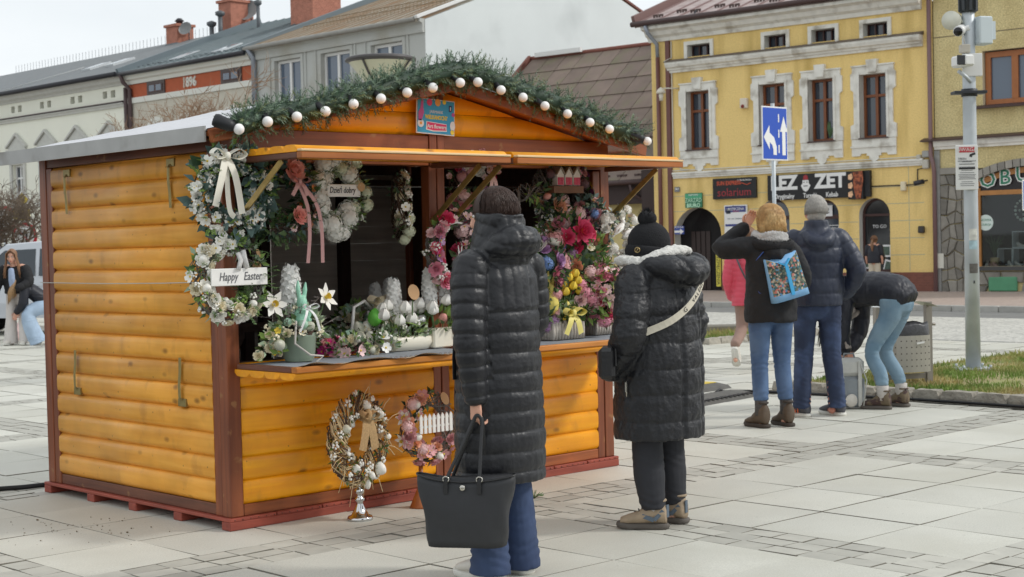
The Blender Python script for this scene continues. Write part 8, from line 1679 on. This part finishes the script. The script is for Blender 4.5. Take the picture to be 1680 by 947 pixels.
# ---- the two wreaths on stands in front of the hut
q=gnd(591,853); cs=thing('candlestick','silver turned candlestick standing on the slabs and carrying a straw wreath','candlestick',q)
CHR=mat('chrome',(206,206,206),rough=.12,metal=1.); mb=MB(); mb.lathe([(.07,0),(.072,.012),(.066,.022),(.05,.026),(.032,.06),(.02,.085),(.017,.1),(.026,.108),(.028,.118),(.018,.126),(.014,.14),(.024,.15),(.027,.162),(.02,.172),(.013,.18),(.013,.22),(.022,.228),(.03,.236),(.02,.24)],(0,0,0),24); mb.obj('turned_stem',CHR,cs)
Rr,r=.165,.05; q2=Vector((q.x,q.y-.0,.445)); t=thing('wreath','straw and twig wreath with white eggs, moss and a hessian bow on the silver candlestick','wreath',q2,0,'wreaths on stands'); t.scale=(.86,1,1.12); twigring(t,Rr,.055,DTW,40,rw,wild=.4); twigring(t,Rr,.05,STRW,46,rw,'straw_ring',.6); foliage(t,torus_pts(Rr,.05),170,[MOS,MOS,STRW,GRN],.04,.014,rw)
on_torus(t,[('egg',EGW,.022,9,-2.4,3.9),('egg',EGW,.032,2,-1.6,-.6),('egg',EGS,.028,2,.5,3),('berries',FW,.017,26,.2,6),('wood_slice',WDS,.03,1,-.1,.2)],Rr,r,rw); bow(t,JUT,(.02,-.06,.12),.06,.03,(.17,.17),.05)
mb=MB()
for _ in range(26): a=rw.uniform(0,6.28); p=Vector((math.cos(a)*Rr,-.04,math.sin(a)*Rr)); d=Vector((math.cos(a)+rw.uniform(-.6,.6),rw.uniform(-.4,.1),math.sin(a)+rw.uniform(-.6,.6))); mb.tube([p,p+d*.06,p+d*.1+Vector((0,0,-.02))],.002,4)
stuff(mb.obj('loose_twigs',STRW,t))
q=gnd(692,832); st=thing('cone_stand','orange wooden cone stand partly hidden behind the black tote','stand',q); mb=MB(); mb.lathe([(.07,0),(.066,.01),(.014,.13),(.012,.26)],(0,0,0),20); mb.obj('wooden_cone',wood('orange cone',(176,104,50),(150,80,34),2,knots=False),st)
Rr,r=.16,.045; t=thing('wreath','pink blossom wreath with a little white picket fence on the cone stand','wreath',Vector((q.x+.06,q.y,.46)),0,'wreaths on stands'); twigring(t,Rr,.035,TWG,40,rw,wild=.5); foliage(t,torus_pts(Rr,.035,1.4,5.6),110,[GRN,GRD],.04,.02,rw)
on_torus(t,[('blossom',FDU,.036,14,1.7,5.6),('hydrangea',FPL,.04,3,1.8,4.8),('lily',FW,.045,3,2.2,3.6),('rose',FPE,.03,5,1.6,5.4),('rose',FDU,.034,6,3.2,5.8),('egg',EGW,.026,3,2,5.2),('wood_slice',WDS,.036,1,.85,1.1)],Rr,r,rw)
mb=MB(); mb.bb(-.12,.12,-.07,-.062,-.0,.012); mb.bb(-.12,.12,-.07,-.062,.045,.057); fe=mb.obj('fence_rail',PWT,t)
for k in range(8): mb=MB(); x=-.112+k*.032; mb.prism([(-.01,-.03),(.01,-.03),(.01,.065),(0,.08),(-.01,.065)],lambda u,v,s:Vector((u,-.078+.007*s,v))); mb.obj('picket',PWT,fe,(x,0,0),fix=True)
# ================================================================ GARLAND AND LIGHT STRING
gp=[(388,205),(440,188),(500,180),(560,163),(620,146),(680,130),(735,118),(775,120),(830,140),(890,162),(940,183),(990,203),(1045,224)]
GPT=[onY(x,y+1,HY-.2) for x,y in gp]; GP,_=smooth_pts(GPT,[1]*len(GPT),6)
ga=thing('garland','thick artificial fir garland along the front gable edge of the hut roof','garland',(HX+1.525,HY-.2,2.45)); O=Vector((HX+1.525,HY-.2,2.45)); GQ=[p-O for p in GP]
FIR=[mat('fir green',(70,98,70),rough=.6),mat('fir blue green',(116,138,116),rough=.6),mat('fir olive',(112,124,80),rough=.6),mat('fir dark',(44,66,50),rough=.6)]
mb=MB(); mb.tube(GQ,.06,8); mb.obj('wire_core',FIR[3],ga)
rg=random.Random(12); mb=MB()
for _ in range(1300):
    i=rg.randrange(len(GQ)-1); p=GQ[i].lerp(GQ[i+1],rg.random()); d=Vector((rg.gauss(0,1),rg.gauss(0,.8)-.3,rg.gauss(0,1)+.08)).normalized(); L=rg.uniform(.065,.112); s,t_=basis(d); b=rg.choice((0,0,1,1,2,3)); p=p+d*.045; cv=s*rg.uniform(-.3,.3)
    for k in range(22):
        f=k/22; c=p+(d+cv*f)*L*f; a=k*2.4; u=(s*math.cos(a)+t_*math.sin(a)+d*.9).normalized(); w=u.cross(d)
        if w.length<1e-3: continue
        w=w.normalized()*.0026; l=.026*(1-.3*f)*rg.uniform(.8,1.2); mb.add([c-w,c+w,c+u*l],[(0,1,2)],b if rg.random()<.8 else 1)
stuff(mb.obj('fir_needles',FIR,ga))
bl=[(392,212),(439,200),(487,192),(534,183),(580,171),(625,162),(668,152),(710,144),(755,136),(784,135),(822,148),(858,160),(894,174),(931,187),(968,201),(1000,212),(1062,232)]
ls=thing('light_string','string of round white festoon bulbs along the lower edge of the fir garland','light string',O); BULB=mat('opal bulb',(247,245,243),rough=.25,spec=.5); SOK=mat('black socket',(28,30,34),rough=.5)
BP=[onY(x,y,HY-.3)-O for x,y in bl]; mb=MB(); CP,_=smooth_pts([p+Vector((0,.06,.045)) for p in BP],[1]*len(BP),3); mb.tube(CP,.006,5); mb.obj('cable',SOK,ls)
mbb=MB(); mbb.ell((0,0,0),.0285,None,16,12); bme=mbb.mesh('bulb',BULB); mbs=MB(); mbs.lathe([(.014,-.005),(.019,.01),(.022,.05),(.018,.06)],(0,0,.02),10); sme=mbs.mesh('socket',SOK)
for k,p in enumerate(BP): b=piece('bulb',bme,ls,p); piece('socket',sme,b,(0,.0,0),Vector((rg.uniform(-.3,.3) if 0<k<16 else (-.9 if k==0 else -.9),.8,.5)).to_track_quat('Z','Y').to_matrix(),1.0 if 0<k<16 else 1.7)
# ================================================================ STREET FURNITURE, TREES, VAN
RZC=math.atan2(RIGHT.y,RIGHT.x)
GALV=mat('galvanised steel',(188,194,198),rough=.5,metal=.35,noise=(6,.12),dark=((158,164,168),3,.5,.7)); WPL=mat('white plastic',(222,222,220),rough=.4); BPL=mat('dark plastic',(52,56,60),rough=.5)
pb_=gnd(1597,614); po2=thing('camera_pole','tall galvanised pole with two white security cameras and a warning notice','pole',pb_,RZC)
def pz(py,dep=0): return 1.5+(381.5-py)/153.8
def pxx(px,py): return (px-(1597-(614-py)*.0235))/153.8
mb=MB(); mb.tube([(0,0,.05),(0,0,1.5),(0,0,3.0),(0,0,4.6)],[.078,.074,.068,.062],16); mb.obj('shaft',GALV,po2)
mb=MB(); mb.box((0,0,.06),(.36,.36,.016)); bp2=mb.obj('base_plate',GALV,po2); mb=MB()
for sx in(-1,1):
    for sy in(-1,1): mb=MB(); mb.cyl((sx*.14,sy*.14,.065),(sx*.14,sy*.14,.105),.014,n=6); mb.obj('anchor_bolt',GALV,bp2)
mb=MB(); mb.cyl((.0,0,pz(27)),(.0,0,pz(-40)),.085,n=10); 
for k in range(8): a=2*PI*k/8; mb.box((.09*math.cos(a),.09*math.sin(a),pz(-6)),(.022,.03,.4),(0,0,a))
mb.obj('antenna_housing',BPL,po2)
mb=MB(); mb.cyl((-.2,-.06,pz(40)),(-.12,.06,pz(38)),.1,.08,18); mb.cyl((-.12,0,pz(40)),(0,0,pz(42)),.02,n=8); mb.obj('dish_antenna',mat('cream plastic',(212,212,198),rough=.5),po2)
def bullet(z,x0,dx,sq):
    mb=MB()
    if sq: mb.box((x0,-.12,z),(.13,.25,.12),(0,0,.35),0,.02)
    else: mb.cyl((x0,-.22,z-.02),(x0+.1,.0,z+.03),.055,.055,12)
    c=mb.obj('security_camera',WPL,po2); m2=MB()
    if sq: m2.box((x0-.048,-.25,z),(.11,.02,.1),(0,0,.35),0,.005)
    else: m2.cyl((x0-.008,-.235,z-.024),(x0,-.218,z-.02),.046,.046,12)
    m2.obj('lens_window',mat('lens black',(16,16,20),rough=.08),c); m3=MB(); m3.cyl((x0+.1,-.02,z+.02),(0,-.05,z+.04),.035,n=8); m3.obj('mount_arm',WPL,c)
bullet(pz(58),-.17,0,False); bullet(pz(107),-.1,0,True)
MB().box((.14,.0,pz(57)),(.16,.18,.29),(0,0,.3),0,.012).obj('equipment_box',mat('pale box',(206,212,212),rough=.5),po2); MB().box((.235,.02,pz(57)),(.04,.14,.19),(0,0,.3)).obj('box_flange',mat('pale box',(206,212,212)),po2)
MB().box((.02,-.05,pz(112)),(.2,.05,.24),None,0,.006).obj('mount_plate',WPL,po2); MB().box((-.06,-.06,pz(86)),(.1,.09,.09),None,0,.01).obj('relay_box',mat('beige box',(186,180,168)),po2)
MB().box((-.01,-.02,pz(156)),(.34,.17,.03),None,0,.004).obj('clamp_bracket',mat('black steel',(40,44,50),rough=.5),po2); mb=MB(); mb.cyl((0,0,pz(150)),(0,0,pz(162)),.083,n=14); mb.obj('clamp_ring',mat('black steel',(40,44,50)),po2)
mb=MB(); mb.tube([(-.14,-.1,pz(122)),(-.05,-.08,pz(132)),(0,-.06,pz(140))],.02,6); mb.obj('camera_strut',GALV,po2); mb=MB(); mb.tube([(-.06,-.07,pz(78)),(-.09,-.09,pz(62)),(-.075,-.07,pz(50))],.008,5); mb.obj('camera_cable',WPL,po2)
no_=MB(); x0=pxx(1579,277); z0=pz(277); no_.box((x0,-.095,z0),(.235,.012,.47),None,0,.005); nt_=no_.obj('notice_board',WPL,po2); SGR=mat('notice grey',(120,120,122)); NRD=mat('notice red',(186,46,52)); 
MB().box((x0,-.1035,z0+.185),(.16,.004,.055)).obj('red_header',NRD,nt_); text('UWAGA',.055,WPL,nt_,(x0,-.107,z0+.185),depth=.0006)
mb=MB()
for k,(w,zz) in enumerate(((.1,.06),(.16,.035),(.17,.005),(.12,-.03),(.15,-.055),(.18,-.075),(.17,-.09),(.16,-.105),(.18,-.12),(.12,-.15),(.15,-.17),(.14,-.19))): mb.box((x0,-.1025,z0+zz),(w,.002,.006 if k>1 else .01))
stuff(mb.obj('print_lines',SGR,nt_)); MB().box((x0-.0,-.1025,z0-.012+.002),(.17,.003,.02)).obj('black_bar',SBK,nt_); text('TEREN',.03,SBK,nt_,(x0-.05,-.103,z0+.09),depth=.0005); text('MONITOROWANY',.022,SBK,nt_,(x0,-.103,z0+.065),depth=.0005)
mb=MB(); mb.box((x0+.06,-.103,z0+.135),(.06,.003,.022),(0,-.35,0)); mb.box((x0+.04,-.103,z0+.115),(.03,.003,.012),(0,.4,0)); mb.obj('camera_symbol',SBK,nt_)
for px_,py_,w,h,m in ((1588,385,.1,.12,mat('sticker worn',(206,206,200),rough=.6,noise=(20,.3))),(1589,402,.1,.09,mat('sticker blue',(170,196,206),rough=.6,noise=(18,.25))),(1590,440,.07,.1,mat('sticker dark',(96,92,88),rough=.6,noise=(30,.3)))):
    mb=MB(); 
    for k in range(5): a=-PI/2-.6+.3*k; 
    zz=pz(py_); pts=[(.0775*math.cos(-PI/2+(k-2)*.3),.0775*math.sin(-PI/2+(k-2)*.3)) for k in range(5)]; vs=[(x,y,zz-h/2) for x,y in pts]+[(x,y,zz+h/2) for x,y in pts]; mb.add(vs,[(k,k+1,k+6,k+5) for k in range(4)],0,True); mb.obj('sticker',m,po2)
MB().box((0,-.076,pz(462)),(.012,.02,.03)).obj('bolt',BPL,po2)
# litter bin on the grass edge
BIN=mat('perforated steel',(168,164,156),rough=.4,metal=.5,noise=(4,.1)); PST=mat('steel post',(148,142,134),rough=.45,metal=.5,noise=(6,.1))
br_=gnd(1524,637); bl_=gnd(1441,641,0); ax=(br_-bl_); wb_=ax.length; bn=thing('litter_bin','grey perforated steel litter bin with black bag on the grass edge','litter bin',(br_+bl_)/2,math.atan2(ax.y,ax.x))
for sx in(-1,1): MB().bb(sx*wb_/2-.03,sx*wb_/2+.03,-.03,.03,0,.84 if sx>0 else .8).obj('post',PST,bn)
MB().bb(-wb_/2+.032,wb_/2-.032,-.015,.015,.1,.15).obj('bottom_rail',PST,bn)
mb=MB(); n=14; vs=[]
for z in (.18,.53):
    for k in range(n): a=PI+PI*k/(n-1); vs.append(((wb_/2-.045)*math.cos(a)*.98,-.12+.16*math.sin(a)*.6*(1 if k not in(0,n-1) else 1),z))
    for k in range(4): a=PI*k/3; vs.append(((wb_/2-.045)*math.cos(a)*.98,.02+.08*math.sin(a),z))
m_=n+4; mb.add(vs,[(k,(k+1)%m_,m_+(k+1)%m_,m_+k) for k in range(m_)]+[tuple(range(m_))[::-1]],0,False); bo=mb.obj('basket',BIN,bn,fix=True)
mb=MB()
for i in range(8):
    for j in range(5):
        x=-.17+i*.05; a=math.acos(max(-1,min(1,x/((wb_/2-.045)*.98)))); y=-.12-.096*math.sin(a)-.001; mb.cyl((x,y-.001,.24+j*.06),(x,y+.004,.24+j*.06),.006,n=6)
stuff(mb.obj('perforations',mat('hole dark',(50,48,46),rough=.9),bo)); MB().box((.07,-.222,.46),(.08,.004,.018),(0,-.15,0)).obj('maker_plate',WPL,bo)
mb=MB(); vs=[]; nn=26
for i,(z,k) in enumerate(((.5,1.02),(.56,1.03),(.62,.98),(.65,.92),(.6,.85),(.45,.8))):
    for j in range(nn): a=2*PI*j/nn; w=1+.03*math.sin(7*a+i*1.3)+.02*math.sin(13*a+i); vs.append(((wb_/2-.045)*k*math.cos(a)*w,-.08+.13*k*math.sin(a)*w,z+.01*math.sin(5*a+i)))
mb.add(vs,[(i*nn+j,i*nn+(j+1)%nn,(i+1)*nn+(j+1)%nn,(i+1)*nn+j) for i in range(5) for j in range(nn)]+[tuple(5*nn+j for j in range(nn))],0,True); mb.obj('bin_bag',mat('black bin bag',(62,62,66),rough=.35,bump=(30,.6,.01)),bn)
mb=MB(); P=[]
for k in range(13): t=-1+2*k/12; P.append(((wb_/2+.0)*t,-.05,.8+.06*(1-t*t)))
mb.tube(P,[(.004,.17)]*13,4,0,True,False,(0,0,1)); mb.obj('arched_lid',mat('sky sheen steel lid',(206,208,206),rough=.4,metal=.3),bn)  # lid paler than the posts: reflected sky painted into its colour
mb=MB(); mb.cyl((wb_/2+.03,-.0,.62),(wb_/2+.075,-.0,.62),.014,n=8); mb.obj('lock_knob',PST,bn)
# blue lane signs
SBL=mat('traffic blue',(24,76,182),rough=.4)
def lane_sign(pos,zc,label,w=.62,h=.8,arrows=True):
    t=thing('lane_sign',label,'road sign',pos); mb=MB(); mb.cyl((0,.03,0),(0,.03,zc+h/2+.05),.03,n=12); mb.obj('post',GALV,t)
    MB().box((0,0,zc),(w,.012,h),None,0,.004).obj('white_border',SWH,t); MB().box((0,-.0075,zc),(w-.04,.004,h-.04)).obj('blue_panel',SBL,t)
    def poly(P,nm): mb=MB(); mb.prism(P,lambda u,v,q:Vector((u*w/.62,-.0098-.003*q,zc+v))); mb.obj(nm,SWH,t,fix=True)
    if arrows:
        poly([(.17,-.32),(.25,-.32),(.25,.03),(.3,.03),(.21,.26),(.12,.03),(.17,.03)],'straight_arrow')
        A0=[(.0,-.32),(-.08,-.32)]+[(-.08-.13*(1-math.cos(a)),-.2+.2*math.sin(a)) for a in [0,.4,.8,1.2]]
        poly([(.03,-.32),(-.05,-.32),(-.05,-.24),(-.08,-.17),(-.14,-.13),(-.14,-.24),(-.28,-.06),(-.14,.12),(-.14,.01),(-.03,-.06),(.03,-.2)],'left_arrow')
        for z in (-.29,-.06,.17): poly([(.075,z),(.1,z),(.1,z+.12),(.075,z+.12)],'lane_dash')
    else: poly([(-.2,-.05),(0,-.05),(0,-.14),(.2,0),(0,.14),(0,.05),(-.2,.05)],'arrow')
    for z in (zc+.2,zc-.2): MB().box((0,.02,z),(.1,.05,.03)).obj('clamp',GALV,t)
q=gnd(1277,553); lane_sign(q,1.5+(389-221)/109,'blue lane sign with white left and straight arrows before the yellow building')
q=gnd(1697,545); lane_sign(q,1.5+(379-321)/110,'blue road sign cut by the right edge before the shoe shop',.6,.45,False)
# low block and stakes on the small island
t=tag(MB().box((0,0,.09),(.95,.3,.16),None,0,.02).obj('concrete_block',mat('concrete',(128,124,114),rough=.9,noise=(8,.12)),None,gnd(1197,553)+Vector((.2,.3,.0)),(0,0,RZC)),'grey concrete block lying on the small grass island','block')
# bowl street lamp behind the hut
lp=thing('street_lamp','street lamp with an inverted cone glass bowl rising behind the hut roof','street lamp',(11.24,14,0)); DKM=mat('dark lamp metal',(74,70,70),rough=.5)
mb=MB(); mb.cyl((0,0,0),(0,0,3.28),.06,.05,14); mb.lathe([(.05,3.2),(.1,3.26),(.1,3.3),(.04,3.32)],(0,0,0),14); mb.obj('post',DKM,lp)
mb=MB(); mb.lathe([(.1,3.28),(.37,3.62)],(0,0,0),28,caps=False); mb.lathe([(.37,3.62),(.36,3.625),(.09,3.3)],(0,0,0),28,caps=False); mb.obj('glass_bowl',mat('opal lamp glass',(206,204,178),rough=.35,noise=(3,.05)),lp)
mb=MB(); mb.lathe([(.37,3.615),(.41,3.63),(.41,3.66),(.36,3.68),(.02,3.7)],(0,0,0),32); mb.obj('rim',DKM,lp); 
for k in range(4): a=2*PI*k/4+.35; mb=MB(); mb.beam((.1*math.cos(a),.1*math.sin(a),3.28),(.4*math.cos(a),.4*math.sin(a),3.63),.02,.014); mb.obj('rib',DKM,lp)
# bare trees
BARK=mat('grey brown bark',(112,94,78),rough=.9,noise=(8,.2)); TWB=mat('twig brown',(150,122,98),rough=.9,noise=(3,.15))
def bare_tree(pos,h,cr,label,seed,trunk_h=1.5,tw=TWB):
    r=random.Random(seed); t=thing('bare_tree',label,'tree',pos); mb=MB(); mb.tube([(0,0,-.1),(.02,0,trunk_h*.5),(0,.02,trunk_h)],[.1,.085,.075],8); mb.obj('trunk',BARK,t); br=MB(); tw_=MB()
    def grow(p,d,L,rad,lv):
        pts=[p]; q=p.copy(); dd=d.copy()
        for k in range(4): dd=(dd+Vector((r.gauss(0,1),r.gauss(0,1),r.gauss(0,1)+.25))*.16).normalized(); q=q+dd*L/4; pts.append(q.copy())
        (br if lv<2 else tw_).tube(pts,[rad*(1-.14*k) for k in range(5)],5 if lv<2 else 3,0,False)
        if lv<4:
            for k in range((4,5,4,4)[lv]):
                f=r.uniform(.35,1.); i=min(3,int(f*4)); pp=pts[i].lerp(pts[i+1],f*4-i); s,u=basis(dd); a=r.uniform(0,6.28); nd=(dd*.8+(s*math.cos(a)+u*math.sin(a))*r.uniform(.6,1.)).normalized(); grow(pp,nd,L*r.uniform(.55,.75),max(.006,rad*.56),lv+1)
    for k in range(6): a=2*PI*k/6+r.uniform(-.4,.4); grow(Vector((0,0,trunk_h*.95)),Vector((math.cos(a)*cr,math.sin(a)*cr,1)).normalized(),(h-trunk_h)*.52,.04,0)
    br.obj('limbs',BARK,t); stuff(tw_.obj('twigs',tw,t)); return t
bare_tree(gnd(322,535),5.3,1.1,'bare pollarded tree with fine brown twigs showing above the hut roof',3,2.2)
bare_tree(gnd(18,538),3.1,1.1,'bare drooping tree behind the girls at the left edge',8,1.3,mat('twig grey brown',(116,102,88),rough=.9))
bare_tree(gnd(-30,540),3.2,1.0,'bare tree partly cut by the left edge of the picture',15,1.3,mat('twig grey brown',(116,102,88)))
# road signs at the left
q=gnd(45,530); t=thing('road_sign','round no left turn sign with red ring under yellow plates at the left','road sign',q,RZC-.2); mb=MB(); mb.cyl((0,.03,0),(0,.03,2.45),.03,n=8); mb.obj('post',GALV,t)
zc=1.5+(417-386)/78; mb=MB(); mb.cyl((0,.01,zc),(0,-.005,zc),.3,n=28,sm=False); mb.obj('red_ring',mat('sign ring red',(190,40,50),rough=.4),t); mb=MB(); mb.cyl((0,-.006,zc),(0,-.009,zc),.235,n=28,sm=False); mb.obj('white_face',SWH,t)
mb=MB(); mb.beam((-.18,-.0125,zc+.18),(.18,-.0125,zc-.18),.006,.05,0,(0,-1,0)) ; mb.obj('red_slash',mat('sign ring red',(190,40,50)),t); mb=MB(); mb.box((.05,-.0105,zc-.04),(.045,.002,.24)); mb.box((-.02,-.0105,zc+.07),(.14,.002,.045)); mb.prism([(-.07,.14),(-.07,0),(-.15,.07)],lambda u,v,q:Vector((u,-.0095-.002*q,zc+v))); mb.obj('black_arrow',SBK,t,fix=True)
MB().box((-.05,0,zc+.47),(.4,.01,.24)).obj('yellow_plate',mat('plate yellow',(206,182,74)),t); text('NIE DOTYCZY',.075,SBK,t,(-.05,-.007,zc+.52),depth=.001,sx=.65); text('BUS',.11,SBK,t,(-.05,-.007,zc+.41),depth=.001); mb=MB(); mb.box((-.03,0,zc+.8),(.3,.01,.3),(0,PI/4,0)); mb.obj('priority_diamond',SWH,t); mb=MB(); mb.box((-.03,-.007,zc+.8),(.22,.004,.22),(0,PI/4,0)); mb.obj('diamond_face',mat('plate yellow',(206,182,74)),t)
q=gnd(12,527); t=thing('road_sign','round white sign with a red border beside the bare tree at the left edge','road sign',q,RZC-.1); mb=MB(); mb.cyl((0,.03,0),(0,.03,2.6),.03,n=8); mb.obj('post',GALV,t); zc=1.5+(418-357)/76; mb=MB(); mb.cyl((0,.01,zc),(0,-.005,zc),.3,n=28,sm=False); mb.obj('red_ring',mat('sign ring red',(190,40,50)),t); mb=MB(); mb.cyl((0,-.006,zc),(0,-.009,zc),.23,n=28,sm=False); mb.obj('white_face',SWH,t)
# silver van behind the girls
q=gnd(70,546); vn=thing('parked_car','silver people carrier parked behind the two girls at the left edge','car',q,RZC+PI-.12)
PNT=mat('silver paint',(196,200,206),rough=.3,metal=.3,coat=.5); VG=mat('car glass',(40,50,58),rough=.05,spec=.9); TYR=mat('tyre',(26,26,27),rough=.85)
# local: +x to the front of the car
prof=[(-2.1,.3),(-2.15,.8),(-2.05,1.05),(-1.95,1.5),(-1.75,1.68),(-.6,1.76),(.35,1.7),(1.15,1.12),(1.75,1.0),(2.1,.82),(2.15,.35)]
mb=MB(); secs=[(-.86,.86),(-.8,1.0),(.8,1.0),(.86,.86)]; vs=[]
for y,k in ((-.87,.94),(-.8,1.),(.8,1.),(.87,.94)):
    for x,z in prof: vs.append((x*(.985 if abs(y)>.85 else 1),y*(1-.18*max(0,(z-.95)/.8)),.3+(z-.3)*(.985 if abs(y)>.85 else 1)))
n=len(prof); mb.add(vs,[(i*n+k,i*n+(k+1)%n,(i+1)*n+(k+1)%n,(i+1)*n+k) for i in range(3) for k in range(n)]+[tuple(range(n)),tuple(3*n+k for k in range(n))[::-1]],0,False); mb.obj('body',PNT,vn,fix=True)
def onside(x,z,s,o=.006): return Vector((x,s*((.87+o)*(1-.18*max(0,(z-.95)/.8))),z))
for s in(-1,1):
    for poly in ([(.95,1.12),(.35,1.58),(-.25,1.6),(-.25,1.1)],[(-.33,1.1),(-.33,1.6),(-1.15,1.57),(-1.15,1.1)],[(-1.23,1.1),(-1.23,1.56),(-1.7,1.5),(-1.85,1.12)]):
        mb=MB(); P=[onside(x,z,s) for x,z in poly]; mb.add(P,[(0,1,2,3)]); mb.obj('side_window',VG,vn)
    for x in(-1.35,1.35):
        mb=MB(); mb.cyl((x,s*.72,.32),(x,s*.885,.32),.32,n=22); w=mb.obj('wheel',TYR,vn); mb=MB(); mb.cyl((x,s*.886,.32),(x,s*.893,.32),.2,n=16); mb.obj('rim',mat('alloy',(170,172,176),rough=.35,metal=.7),w)
    MB().box((.85,s*.98,1.12),(.12,.2,.13),None,0,.03).obj('door_mirror',PNT,vn); MB().box((2.08,s*.62,.78),(.1,.34,.14),None,0,.03).obj('headlight',mat('headlight glass',(220,224,228),rough=.1),vn); MB().box((-.35,s*.885,.92),(.16,.02,.03)).obj('door_handle',PNT,vn)
mb=MB(); mb.add([(1.13,-.68,1.15),(1.13,.68,1.15),(.4,.6,1.68),(.4,-.6,1.68)],[(0,1,2,3)]); 
for i,v in enumerate(mb.v): mb.v[i]=(v[0]+.015,v[1],v[2]+.012)
mb.obj('windscreen',VG,vn); mb=MB(); mb.tube([(.0,0,1.72),(-.3,0,2.0)],.006,4); mb.obj('roof_aerial',BPL,vn)
# a stray tuft by the long coat and leaves on the slabs
mb=MB(); q=gnd(876,818)
for _ in range(26): a=rw.uniform(0,6.28); mb.tube([q,q+Vector((.03*math.cos(a),.03*math.sin(a),.02)),q+Vector((.06*math.cos(a),.06*math.sin(a),.015+.03*rw.random()))],.002,4)
tag(mb.obj('green_sprig',GRN),'small green sprig lying on the sett band beside the long coat','sprig')
